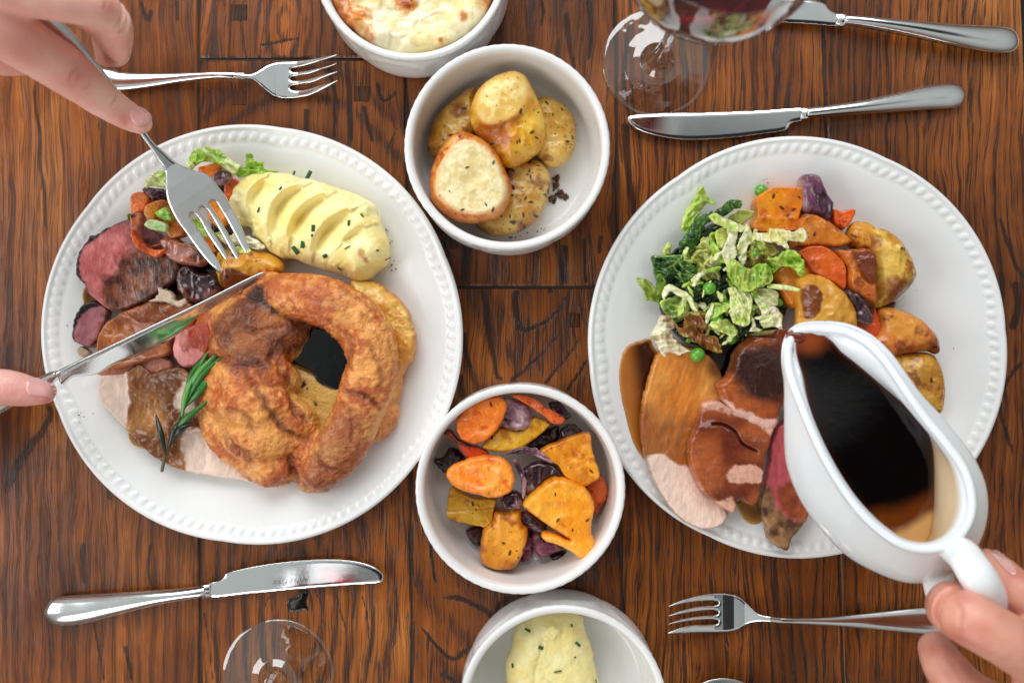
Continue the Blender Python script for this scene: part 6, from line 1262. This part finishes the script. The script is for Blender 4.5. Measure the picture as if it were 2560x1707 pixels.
lf([(225, 720), (350, 715), (480, 712), (560, 790), (620, 860), (645, 930), (630, 1000), (540, 1005), (470, 940), (400, 880), (340, 900), (300, 960), (250, 880), (230, 790)], 12, 'dark green veined leaf at the left of the cabbage heap', 163, DG2, DG, amp=.0035, fr=.07, vein=[ZI((250, 725), (480, 716)), ZI((480, 716), (400, 790), (330, 830)), ZI((400, 800), (440, 850), (540, 880), (620, 930)), ZI((440, 740), (470, 810), (560, 870), (610, 870)), ZI((440, 850), (500, 950), (620, 990)), ZI((540, 880), (600, 960))])
lf([(270, 870), (330, 860), (350, 950), (320, 1060), (280, 1100), (260, 980)], 10, 'dark leaf fold under the olive shred', 164, DG2, OL)
lf([(95, 920), (130, 892), (200, 920), (250, 980), (300, 1060), (315, 1105), (230, 1088), (175, 1075), (160, 1000)], 8, 'olive shred sticking out at the lower left', 165, OL, lin(170, 180, 80), amp=.003)
lf(strip([(960, 305), (880, 300), (820, 350), (740, 390), (660, 420), (600, 490), (560, 570), (510, 650), (500, 700)], [24, 44, 40, 34, 40, 52, 62, 72, 34]), 17, 'blistered dark savoy leaf rolled along the top of the heap', 166, DG2, DG, amp=.0015, T=.003, edge=16, jit=7, hf=lambda X, Y, s: .0030 * np.abs(vnoise(X * .10, Y * .10, seed=88)) - .0005)
lf([(850, 400), (950, 345), (1062, 352), (1050, 390), (1000, 440), (950, 470), (880, 440)], 16, 'olive green frill beside the squash block', 167, OL, YG)
lf([(600, 640), (660, 560), (740, 610), (770, 700), (790, 800), (760, 900), (640, 912), (580, 810), (560, 720)], 16, 'yellowish crumpled cabbage clump in the middle left', 168, YG, PALE, amp=.006, jit=8)
lf([(690, 560), (760, 520), (745, 600), (800, 700), (835, 765), (780, 770), (720, 690)], 22, 'narrow lime strip leaning on the yellow clump', 169, LM, LM2, amp=.003)
lf([(695, 388), (750, 370), (850, 420), (960, 462), (992, 492), (960, 525), (880, 512), (800, 482), (720, 442)], 25, 'smooth pale cabbage strip across the top of the heap', 170, PALE, LM2, amp=.0025, jit=3)
lf([(750, 520), (820, 490), (860, 560), (820, 640), (760, 640)], 22, 'little yellow green fold below the smooth pale strip', 171, YG, LM2)
lf([(840, 492), (920, 498), (932, 560), (912, 620), (922, 700), (885, 775), (835, 785), (800, 700), (820, 620), (848, 560)], 27, 'white glossy cabbage rib standing in the centre', 172, PALE2, PALE, amp=.003, jit=3)
lf([(1000, 455), (1042, 520), (1052, 600), (1010, 650), (1000, 760), (960, 810), (925, 700), (935, 610), (970, 540)], 25, 'pale diagonal leaf right of the white rib', 173, PALE, PALE2, amp=.003)
lf([(1050, 530), (1150, 528), (1200, 490), (1300, 500), (1380, 520), (1450, 488), (1495, 550), (1460, 605), (1340, 600), (1348, 662), (1250, 622), (1150, 600), (1070, 590)], 28, 'cream ruffled shred lying over the squash at the right', 174, PALE2, lin(232, 226, 160), amp=.004, jit=6)
lf([(1050, 600), (1150, 600), (1230, 650), (1270, 690), (1180, 720), (1080, 660)], 23, 'olive yellow frill under the cream ruffled shred', 175, YG, OL, amp=.004)
lf([(990, 700), (1060, 650), (1150, 690), (1210, 740), (1130, 800), (1040, 810), (985, 780)], 24, 'brown green crumpled leaf around a pea', 176, OL, lin(150, 120, 70), amp=.005, gravy=.5)
lf([(1160, 750), (1250, 715), (1340, 668), (1440, 710), (1472, 780), (1482, 865), (1430, 890), (1390, 830), (1300, 800), (1230, 850), (1190, 810)], 29, 'lime frilled leaf on the orange squash chunk', 177, LM, LM2, amp=.004, jit=7)
lf([(835, 800), (900, 748), (960, 790), (1020, 822), (1100, 780), (1170, 785), (1212, 850), (1205, 935), (1100, 975), (1000, 1012), (900, 960), (850, 880)], 30, 'biggest bright lime leaf in the middle of the heap', 178, lin(146, 190, 60), LM2, amp=.004, fr=.06, gravy=.35)
lf([(1180, 950), (1300, 950), (1435, 985), (1425, 1012), (1330, 1000), (1250, 992), (1175, 980)], 30, 'thin lime strip pointing right over the potato', 179, LM2, PALE, amp=.001, jit=2)
lf([(1062, 985), (1150, 978), (1262, 1020), (1242, 1122), (1150, 1102), (1080, 1060)], 21, 'greyish translucent leaf under the thin lime strip', 180, lin(176, 178, 120), PALE, amp=.003, gravy=.25)
lf([(320, 1080), (310, 1020), (345, 960), (400, 955), (500, 1010), (555, 1050), (580, 1120), (605, 1175), (550, 1150), (520, 1090), (430, 1040), (380, 1010), (350, 1050)], 19, 'white curled rib at the lower left of the heap', 181, PALE2, PALE, amp=.002, jit=3)
lf([(295, 1100), (360, 1060), (430, 1045), (500, 1090), (540, 1130), (520, 1200), (430, 1260), (345, 1200)], 13, 'flat mid green leaf under the white curled rib', 182, lin(130, 160, 80), LM2, amp=.002, vein=[ZI((400, 1250), (430, 1150), (520, 1120)), ZI((410, 1200), (350, 1130))])
lf([(700, 1180), (760, 1110), (850, 1090), (862, 1150), (790, 1200), (700, 1240)], 20, 'short lime strip above the golden brown leaf', 183, LM, LM2, amp=.002)
lf([(850, 985), (920, 975), (1005, 1000), (1050, 1060), (1032, 1200), (1022, 1285), (940, 1292), (880, 1240), (858, 1150), (868, 1060)], 27, 'broad pale green leaf hanging down the middle', 184, LM2, PALE, amp=.003, fr=.08, jit=5)
lf([(1060, 1065), (1150, 1080), (1285, 1182), (1290, 1300), (1340, 1345), (1392, 1352), (1355, 1412), (1290, 1372), (1250, 1302), (1150, 1302), (1108, 1250), (1122, 1180)], 23, 'pale flat leaf at the lower right of the heap', 185, PALE, PALE2, amp=.003, jit=4, gravy=.3)
lf([(1000, 1372), (1035, 1300), (1050, 1228), (1090, 1290), (1132, 1322), (1100, 1352)], 22, 'small white ruffle above the meat', 186, PALE2, PALE, amp=.002, jit=8)
lf([(690, 1272), (770, 1250), (850, 1240), (932, 1332), (885, 1400), (820, 1452), (798, 1442), (850, 1370), (760, 1332)], 18, 'pale hooked shred at the bottom of the heap', 187, PALE, LM2, amp=.003)
lf([(500, 1200), (560, 1160), (640, 1160), (722, 1150), (700, 1252), (640, 1352), (560, 1385), (480, 1380), (420, 1300), (400, 1240), (470, 1300)], 19, 'gravy browned golden leaf at the lower left', 188, YG, lin(196, 140, 60), amp=.005, gravy=.9)
lf([(210, 1372), (260, 1290), (295, 1205), (382, 1212), (420, 1292), (382, 1342), (480, 1452), (545, 1500), (470, 1522), (330, 1542), (270, 1450)], 14, 'cream wrinkled leaf touching the gravy pool', 189, PALE2, lin(206, 186, 150), amp=.004, jit=6, gravy=.3)
lf([(535, 1402), (600, 1365), (680, 1355), (765, 1400), (802, 1512), (700, 1492), (620, 1452)], 15, 'brown wrinkled leaf at the very bottom of the heap', 190, lin(196, 160, 90), lin(150, 100, 50), amp=.005, jit=6, gravy=.6)
rr = np.random.default_rng(42)
for i in range(56):
    a = rr.uniform(0, 6.28); q = rr.uniform(0, 1) ** .6; x0 = 800 + 430 * q * math.cos(a) + 40; y0 = 930 + 430 * q * math.sin(a); L = rr.uniform(80, 190); W = rr.uniform(14, 32); an = rr.uniform(0, 6.28)
    c, s = math.cos(an), math.sin(an); cv = rr.uniform(-.5, .5) * L
    pts = strip([(x0 - c * L / 2, y0 - s * L / 2), (x0 + s * cv * .4, y0 - c * cv * .4), (x0 + c * L / 2, y0 + s * L / 2)], [W * .4, W, W * .5])
    lf(pts, rr.uniform(13, 25), 'small crinkled shred among the larger leaves of the cabbage heap', 300 + i, *[(LM, LM2), (PALE, PALE2), (YG, PALE), (LM2, PALE), (OL, LM2)][i % 5], amp=.003, jit=4, gravy=(.4 if i % 3 == 0 else 0))
# peas
m_pea = food('pea_skin', 900, .0002, .2, sss=.2, sssr=(.002, .003, .001), coat=.5, var=.08)
for (zf, u, v, r, z, lab) in ((ZI, 1120, 187, 55, 5.5, 'lone green pea beside the top squash block'), (ZI, 697, 982, 55, 22, 'round green pea in the middle left of the cabbage heap'), (ZI, 1062, 705, 34, 28, 'small pea wrapped in the brown green leaf'), (ZI, 755, 1232, 56, 17, 'pea half under the broad pale leaf'),
                              (ZI, 600, 1525, 62, 15, 'shiny pea resting on the turkey slice'), (ZI, 1265, 1100, 36, 18, 'pea peeping out right of the greyish leaf'), (ZI, 875, 1392, 50, 12, 'dark pea below the pale hooked shred'), (ZI, 825, 1110, 46, 17, 'pea behind the broad pale leaf, left side'), (ZK, 560, 130, 24, 13, 'pea peeping from under the brown wrinkled leaf')):
    x0, y0 = zf((u, v))[0]; s = 3.267; zc = float(onR(z)(np.array([x0]), np.array([y0]))[0]); R_ = r / s * (HC - zc) / FP; c = P(x0, y0, zc)
    V, F, T = ball((0, 0, 0), (R_, R_ * .97, R_ * .93), 16); dd = np.array([.3, .5, .8]); dd /= np.linalg.norm(dd); un = V / R_; dot = un @ dd
    V = V * (1 - .10 * np.exp(-((1 - dot) / .05)))[:, None] * (1 + .015 * fbm(un[:, 0] * 3, un[:, 1] * 3, un[:, 2] * 3, seed=int(u)))[:, None]
    col = mixc(lin(92, 160, 44), lin(120, 184, 62), .5 + fbm(un[:, 0] * 2, un[:, 1] * 2, un[:, 2] * 2, seed=5)); 
    mk('pea', V + np.array(c), [F, T], m_pea, None, col, .25, label=lab, cat='pea', group='green peas on the right plate')

# crumbs and drips on the plates and table
for pts, zf_, lab, cat, sd_, colr, n_, sp_ in ((ZD((575, 1048), (450, 435), (1545, 1305), (300, 1150)), onL(.3), 'a few brown crumbs scattered on the left plate rim and well', 'crumbs', 31, (90, 54, 26), 16, 14),
        (ZC((1680, 1130), (1700, 1080), (1640, 880), (1625, 790)), onL(.3), 'tiny fried flecks on the left plate right of the mash', 'crumbs', 32, (176, 112, 44), 14, 5),
        ([(1920, 470), (2140, 640), (2250, 720), (2340, 900), (1690, 980)], onR(.3), 'tiny herb flecks scattered on the right plate', 'herb flecks', 33, (70, 60, 30), 22, 22)):
    crumb_pile('scattered_crumbs', pts, zf_, lab, cat, sd_, colr, n_, sp_, (.0002, .0006))
# ------------------------------------------------------------------ gravy boat
def ring3(pts, n=160):
    c = catmull(pts, 12, True); d = np.concatenate([[0], np.cumsum(np.linalg.norm(np.diff(np.vstack([c, c[:1]]), axis=0), axis=1))])
    return c
RZ = 0.125
# rim centre line in ZL coordinates with its height (m), starting at the spout tip, clockwise as seen
rim = [(215, 95, .104), (330, 88, .107), (450, 102, .112), (560, 155, .118), (650, 240, .123), (730, 350, .127), (800, 455, .130), (890, 575, .132), (985, 690, .134), (1070, 810, .136), (1115, 930, .138), (1120, 1060, .139), (1070, 1170, .140), (980, 1235, .140), (870, 1255, .139), (755, 1232, .138), (640, 1160, .136), (525, 1050, .134), (425, 915, .131), (335, 760, .128), (262, 600, .124), (215, 480, .120), (178, 380, .115), (155, 290, .110), (150, 200, .106), (172, 130, .104)]
outer = [(205, 92, .104), (335, 76, .105), (455, 88, .110), (572, 140, .115), (672, 228, .118), (760, 345, .119), (840, 450, .118), (940, 545, .115), (1045, 670, .113), (1130, 790, .112), (1185, 920, .112), (1196, 1060, .112), (1165, 1200, .112), (1090, 1320, .110), (960, 1410, .106), (800, 1435, .103), (630, 1385, .100), (460, 1290, .098), (320, 1150, .096), (215, 1000, .095), (150, 850, .094), (130, 720, .095), (140, 600, .097), (160, 480, .100), (135, 300, .102), (140, 170, .102)]
low = [(330, 300, .090), (400, 300, .088), (480, 330, .085), (570, 380, .082), (650, 450, .080), (730, 540, .078), (800, 640, .076), (860, 740, .075), (910, 830, .074), (950, 920, .073), (960, 1000, .072), (950, 1080, .072), (910, 1150, .072), (850, 1200, .071), (770, 1220, .070), (690, 1200, .069), (600, 1150, .068), (510, 1080, .068), (440, 1000, .068), (380, 900, .069), (340, 800, .070), (310, 700, .072), (300, 600, .075), (300, 500, .079), (300, 420, .083), (310, 350, .087)]
def b3(L, dz=0.0): return np.array([P(*ZL((u, v))[0], z + dz) for u, v, z in L])
Rm, Ou, Lo = b3(rim), b3(outer), b3(low)
cen = Rm.mean(0)
def dense(a): return catmull(a, 10, True)
Rm, Ou, Lo = dense(Rm), dense(Ou), dense(Lo); cb = Lo.mean(0)
nrm = Rm[:, :2] - catmull(Rm[::10][:, :2], 10)[:, :2]
tan = np.roll(Rm, -1, 0) - np.roll(Rm, 1, 0); out2 = np.stack([tan[:, 1], -tan[:, 0]], 1); out2 /= np.linalg.norm(out2, axis=1)[:, None]
sgn = np.sign(((Rm[:, :2] - cen[:2]) * out2).sum(1).mean()); out2 = out2 * sgn; o3 = np.concatenate([out2, np.zeros((len(out2), 1))], 1)
up = np.array([0, 0, 1.0]); hw = 0.0026
def mid(A, B, t, bulge=0, dz=0): return A * (1 - t) + B * t + o3 * bulge + up * dz
foot_c = cb + np.array([0, 0, -.018])
rings = []
foot = cb + (Lo - cb) * .62; foot[:, 2] = Lo[:, 2] - .016
rings += [np.tile(foot.mean(0), (len(foot), 1)) + (foot - foot.mean(0)) * .01, foot, mid(foot, Lo, .15, .0), mid(foot, Lo, .6, .003), Lo, mid(Lo, Ou, .5, .005), Ou, Ou * .55 + Rm * .45 + o3 * .0035 + up * .001, Rm + o3 * hw - up * .0015, Rm + o3 * hw * .8 + up * .0008, Rm + up * .0018, Rm - o3 * hw * .8 + up * .0008, Rm - o3 * hw - up * .0015]
GP = [(225, 120), (300, 112), (375, 150), (430, 210), (500, 265), (590, 340), (690, 425), (800, 520), (870, 600), (910, 700), (922, 830), (920, 1000), (910, 1110), (895, 1190), (850, 1232), (750, 1205), (650, 1135), (540, 1030), (440, 900), (350, 740), (280, 580), (250, 450), (228, 340), (205, 270), (190, 200), (195, 150)]
def gz(X, Y):
    sx, sy = ZL((215, 95))[0]; d = np.hypot(X - sx, Y - sy)
    return .1040 + .0110 * sstep(0, 420, d)
gq = np.array(ZL(*GP)); gzv = gz(gq[:, 0], gq[:, 1]); Gr = dense(np.array([P(a, b, c) for (a, b), c in zip(gq, gzv)]))
iw = Rm - o3 * .0042
rings += [iw * .75 + Gr * .25 - up * .001, Gr, cb + (Lo - cb) * .85 + up * .006, cb + (Lo - cb) * .4 + up * .004, cb + (Lo - cb) * .01 + up * .004]
# smooth each ring's tilt of the inner wall
A = np.array(rings); m, n = A.shape[:2]
A2 = np.concatenate([catmull(A[:, j], 3, False)[:, None] for j in range(n)], 1); m = A2.shape[0]
V = A2.reshape(-1, 3); i = np.arange(m - 1)[:, None]; j = np.arange(n)[None, :]
F = np.stack([i * n + j, i * n + (j + 1) % n, (i + 1) * n + (j + 1) % n, (i + 1) * n + j], -1).reshape(-1, 4)
gb = empty('gravy_boat', label='white china gravy boat tilted over the right plate, full of dark gravy', cat='gravy boat')
px, py = topx(V)
row = (np.arange(len(V)) // n)
inn = sstep(3 * 12 + 1, 3 * 12 + 3, row)
fl = inn * pmask(px, py, ZL((880, 700), (960, 720), (1090, 900), (1100, 1080), (1040, 1190), (900, 1260), (600, 1180), (800, 1100)), 10, 14)
col = mixc(np.tile(np.array([.84, .87, .90]), (len(V), 1)), lin(206, 176, 132), fl * .85)
m_boat = food('boat_china', 120, .0005, .08, sss=.06, sssr=(.002, .002, .002), var=.01)
mk('boat_body', V, F, m_boat, gb, col, .14)
hV, hF, hT = tube(Zt(ZL, [(1010, 1240, .136), (1080, 1290, .146), (1140, 1380, .154), (1200, 1480, .152), (1240, 1600, .140), (1200, 1700, .124), (1080, 1680, .108), (980, 1540, .098), (940, 1400, .096)]), [.0075, .0090, .0092, .0092, .009, .009, .009, .009, .009], flat=.65, n=20)
mk('boat_handle', hV, [hF, hT], m_boat, gb, np.tile(np.array([.87, .88, .89]), (len(hV), 1)), .14)
gc0 = gq.mean(0); gpoly2 = [tuple(p + (p - gc0) / np.hypot(*(p - gc0)) * 2.0) for p in gq]
def gcol(X, Y, sd, h):
    n = fbm(X * .03, Y * .03, seed=201); sx, sy = ZL((260, 100))[0]; d = np.hypot((X - sx), (Y - sy))
    c = mixc(mixc(lin(96, 44, 18), lin(40, 18, 10), sstep(0, 10, sd)), lin(13, 9, 8), sstep(6, 30, sd)); 
    c = mixc(lin(150, 74, 34), c, sstep(20, 85, d + 12 * n))
    lo = pmask(X, Y, ZL((600, 1060), (760, 1020), (900, 960), (960, 960), (960, 1300), (700, 1300), (560, 1130)), 26, 6, .03)
    c = mixc(c, mixc(lin(120, 64, 22), lin(214, 170, 112), pmask(X, Y, ZL((690, 1190), (800, 1120), (900, 1060), (960, 1060), (960, 1300), (700, 1300)), 16, 6, .03)), lo)
    return c, .08 + .25 * sstep(110, 30, d)
slab('gravy', gpoly2, gz, .0006, m_gravy, None, edge=5, g=2.4, cfun=gcol, under=.003, label='dark glossy gravy filling the boat and running to its spout', cat='gravy')
sx0, sy0 = P(*ZL((205, 135))[0], .103)[:2]
st = tube([(sx0, sy0, .1035), (sx0 - .0055, sy0 + .0015, .1015), (sx0 - .0085, sy0 + .002, .094), (sx0 - .009, sy0 + .002, .070), (sx0 - .009, sy0 + .002, .030)], [.0035, .0036, .0030, .0024, .0026], flat=.9, px=False)
mk('gravy_stream', st[0], [st[1], st[2]], m_gravy, None, mixc(np.tile(lin(120, 50, 22), (len(st[0]), 1)), lin(70, 26, 12), sstep(.11, .04, st[0][:, 2])), .07, label='brown gravy stream running from the spout onto the meat', cat='gravy')
# ------------------------------------------------------------------ hands
def skin_mat():
    m = food('skin', 900, .0004, .6, sss=.22, sssr=(.006, .0025, .0015), coat=.06, var=.05, vscale=200, spec=.4, bs2=200)
    return m
m_skin = skin_mat(); m_nail = food('nail', 200, .0001, .2, sss=.25, sssr=(.003, .0015, .001), coat=.4, var=.02)
def hand(parts, tint, red, creases, nails, label, seed, voxel=.0013):
    V, Nn, Q, T = fuse(parts, voxel, 7)
    px, py = topx(V); x, y, z = V.T
    n = fbm(x * 45, y * 45, z * 45, seed=seed, oct=4); n2 = fbm(x * 200, y * 200, z * 200, seed=seed + 2, oct=3)
    c = mixc(tint[0], tint[1], sstep(-.4, .4, n)); c = mixc(c, tint[0] * .9, .3 * sstep(0, .5, n2))
    for (u, v, r, a) in red: c = mixc(c, tint[2], a * np.exp(-((px - u) ** 2 + (py - v) ** 2) / r ** 2))
    disp = np.zeros(len(V))
    for path, dep, w_ in creases:
        d, s, t = seg_dist(px, py, path); g_ = np.exp(-(d / w_) ** 2) * (Nn[:, 2] > -.1) * np.sin(np.clip(t, .05, .95) * math.pi)
        disp -= dep * g_; disp += dep * .5 * np.exp(-((d - 2.6 * w_) / (1.6 * w_)) ** 2) * (Nn[:, 2] > -.1); c = mixc(c, tint[2] * .75, .35 * g_)
    V = V + Nn * (disp + .00022 * n2)[:, None]
    hnd = mk('hand', V, [Q, T], m_skin, None, c, .42, label=label, cat='hand')
    for poly, col, par in nails:
        zb = project(V, np.concatenate([Q[:, [0, 1, 2]], Q[:, [0, 2, 3]]]), poly, .0)
        Vn, Fn, cn, rn = slab_arrays(poly, zb, .0011, under=.0006, edge=9, g=1.8, cfun=lambda X, Y, sd, h: (mixc(mixc(col * 1.12, col, sstep(0, 5, sd)), np.minimum(col * 1.25, .9), .4 * sstep(-.1, .5, fbm(X * .03, Y * .03, seed=4))), .22))
        mk('fingernail', Vn - np.array(hnd.location), Fn, m_nail, hnd, cn, rn)
    return hnd
def TR(zf, pts): return [(*zf((u, v))[0], z) for u, v, z in pts]
def rad(px, zz, zf_scale): return px / zf_scale * (HC - zz) / FP
S = 4.48
def r_(a, z): return rad(a, z, S)
SK = (lin(252, 208, 196), lin(244, 188, 176), lin(218, 118, 112))
hand([
    tube(TR(ZR, [(-700, -150, .150), (-350, 60, .155), (-60, 260, .150), (200, 440, .138), (460, 610, .124), (740, 795, .110), (1000, 1000, .096), (1140, 1110, .088), (1300, 1220, .080), (1430, 1300, .0745), (1570, 1370, .0715)]),
         [r_(360, .14), r_(350, .14), r_(335, .14), r_(305, .13), r_(285, .12), r_(268, .11), r_(228, .1), r_(205, .09), r_(178, .08), r_(164, .075), r_(136, .072)], flat=.92, n=24),
    tube(TR(ZR, [(-700, -350, .165), (-200, -260, .165), (250, -90, .155), (700, 10, .145), (1080, 90, .132), (1250, 220, .118), (1300, 400, .100), (1290, 590, .086)]),
         [r_(330, .16), r_(320, .16), r_(270, .15), r_(240, .14), r_(225, .13), r_(212, .12), r_(196, .1), r_(165, .085)], flat=.95, n=24),
    tube(TR(ZR, [(900, 120, .118), (1150, 330, .098), (1190, 520, .084), (1190, 640, .078)]), [r_(170, .11), r_(150, .1), r_(140, .085), r_(118, .08)], n=18),
    tube(TR(ZR, [(-500, 480, .125), (-200, 600, .115), (60, 700, .105), (260, 760, .098)]), [r_(230, .12), r_(190, .12), r_(160, .11), r_(95, .1)], n=18),
    tube(TR(ZR, [(-600, -700, .155), (200, -600, .150), (800, -450, .135), (1050, -250, .110), (1050, -80, .09)]), [r_(300, .15), r_(230, .15), r_(200, .13), r_(180, .11), r_(150, .09)], n=18),
    tube(TR(ZR, [(-600, -1000, .140), (100, -950, .135), (600, -800, .115), (750, -600, .09)]), [r_(260, .14), r_(190, .13), r_(160, .11), r_(140, .09)], n=18),
    tube(TR(ZR, [(-2600, -500, .150), (-1700, -450, .155), (-1000, -400, .150), (-500, -350, .148)]), [r_(560, .15), r_(520, .15), r_(600, .15), r_(560, .15)], flat=.6, n=24),
    tube(TR(ZR, [(-1300, 100, .125), (-900, 350, .125), (-500, 480, .122)]), [r_(300, .13), r_(300, .13), r_(240, .12)], n=18),
], SK, [(195, 195, 42, .38), (205, 172, 30, .2), (275, 20, 26, .55), (345, 255, 22, .45), (320, 120, 24, .35), (310, 300, 22, .4), (60, 120, 60, .25), (265, 160, 30, .3)],
    [(ZR((880, 740), (800, 820), (775, 910)), .0006, 2.4), (ZR((1010, 880), (1000, 960), (930, 1000)), .0004, 2.5), (ZR((850, 780), (880, 860), (870, 930)), .0003, 2.5), (ZR((1310, 1040), (1290, 1110), (1240, 1190)), .0007, 2.6), (ZR((1130, 570), (1210, 660), (1310, 720)), .0008, 3), (ZR((1150, 100), (1180, 60), (1170, 0)), .0004, 3)],
    [(ZR((1455, 1280), (1490, 1215), (1560, 1196), (1645, 1238), (1698, 1302), (1690, 1366), (1630, 1418), (1556, 1420), (1490, 1375)), lin(236, 178, 172), None)],
    'upper left hand gripping the fork, index finger stretched along its neck', 401)
hand([
    tube(TR(ZD, [(-900, 1150, .075), (-500, 960, .080), (-200, 880, .080), (20, 860, .075), (160, 878, .071), (280, 892, .068)]), [rad(150, .07, 2.613), rad(140, .07, 2.613), rad(128, .07, 2.613), rad(122, .07, 2.613), rad(106, .07, 2.613), rad(80, .07, 2.613)], flat=.9, n=24),
    tube(TR(ZD, [(-1000, 1250, .060), (-600, 1120, .050), (-350, 1060, .045), (-200, 1080, .040)]), [rad(140, .06, 2.6), rad(120, .05, 2.6), rad(105, .05, 2.6), rad(90, .05, 2.6)], n=18),
    tube(TR(ZD, [(-1000, 1380, .060), (-650, 1300, .045), (-450, 1230, .035)]), [rad(130, .06, 2.6), rad(110, .05, 2.6), rad(95, .05, 2.6)], n=18),
    tube(TR(ZD, [(-1050, 1500, .060), (-750, 1460, .045), (-560, 1380, .035)]), [rad(120, .06, 2.6), rad(100, .05, 2.6), rad(85, .05, 2.6)], n=18),
    tube(TR(ZD, [(-1300, 1000, .070), (-800, 900, .055), (-450, 920, .042), (-260, 960, .040)]), [rad(160, .06, 2.6), rad(125, .05, 2.6), rad(105, .05, 2.6), rad(85, .05, 2.6)], n=18),
    tube(TR(ZD, [(-2200, 1300, .07), (-1500, 1250, .07), (-1000, 1220, .068)]), [rad(260, .06, 2.6), rad(300, .05, 2.6), rad(260, .05, 2.6)], flat=.7, n=24),
], SK, [(120, 1005, 26, .6), (30, 1000, 60, .4), (100, 970, 40, .3)], [], [(ZD((172, 850), (180, 805), (225, 790), (330, 825), (368, 862), (366, 905), (340, 922), (280, 918), (205, 912), (178, 890)), lin(238, 184, 180), None)],
    'fingertip of the lower left hand pressing on the knife handle', 402)
SK3 = (lin(226, 170, 150), lin(214, 150, 130), lin(196, 104, 96)); S3 = 3.852
def q_(a, z): return rad(a, z, S3)
hand([
    tube(TR(ZM, [(1070, 830, .132), (1150, 880, .150), (1350, 1010, .160), (1650, 1180, .160), (2000, 1400, .150), (2300, 1600, .14)]), [q_(248, .13), q_(270, .15), q_(262, .16), q_(268, .16), q_(290, .15), q_(320, .14)], flat=.95, n=24),
    tube(TR(ZM, [(930, 1240, .106), (1020, 1420, .118), (1250, 1680, .125), (1700, 1900, .125), (2200, 2000, .12)]), [q_(175, .1), q_(205, .11), q_(235, .12), q_(250, .12), q_(280, .12)], flat=.95, n=24),
    tube(TR(ZM, [(1060, 1750, .095), (1300, 1980, .105), (1800, 2200, .11), (2300, 2300, .11)]), [q_(170, .1), q_(200, .11), q_(230, .12), q_(260, .12)], n=20),
    tube(TR(ZM, [(1400, 2100, .085), (1700, 2400, .09), (2200, 2600, .10)]), [q_(150, .1), q_(180, .11), q_(220, .12)], n=18),
    tube(TR(ZM, [(1430, 385, .120), (1540, 500, .135), (1700, 680, .145), (1950, 900, .145), (2300, 1250, .14)]), [q_(120, .12), q_(170, .13), q_(195, .14), q_(230, .14), q_(300, .14)], flat=.9, n=24),
    tube(TR(ZM, [(2200, 1500, .13), (2700, 1900, .125), (3400, 2500, .12), (4200, 3200, .12)]), [q_(560, .13), q_(600, .12), q_(480, .12), q_(460, .12)], flat=.6, n=24),
], SK3, [(2395, 1590, 30, .45), (2450, 1580, 40, .35), (2400, 1490, 26, .35), (2530, 1440, 22, .5), (2330, 1620, 18, .4)],
    [(ZM((1100, 760), (1180, 900), (1150, 1080)), .0004, 5), (ZM((1010, 700), (930, 850), (940, 1000)), .0003, 6)],
    [(ZM((1455, 300), (1500, 282), (1590, 340), (1680, 440), (1700, 520), (1640, 520), (1550, 440), (1480, 360)), lin(226, 172, 166), None)],
    'blurred hand at lower right holding the gravy boat handle', 403)
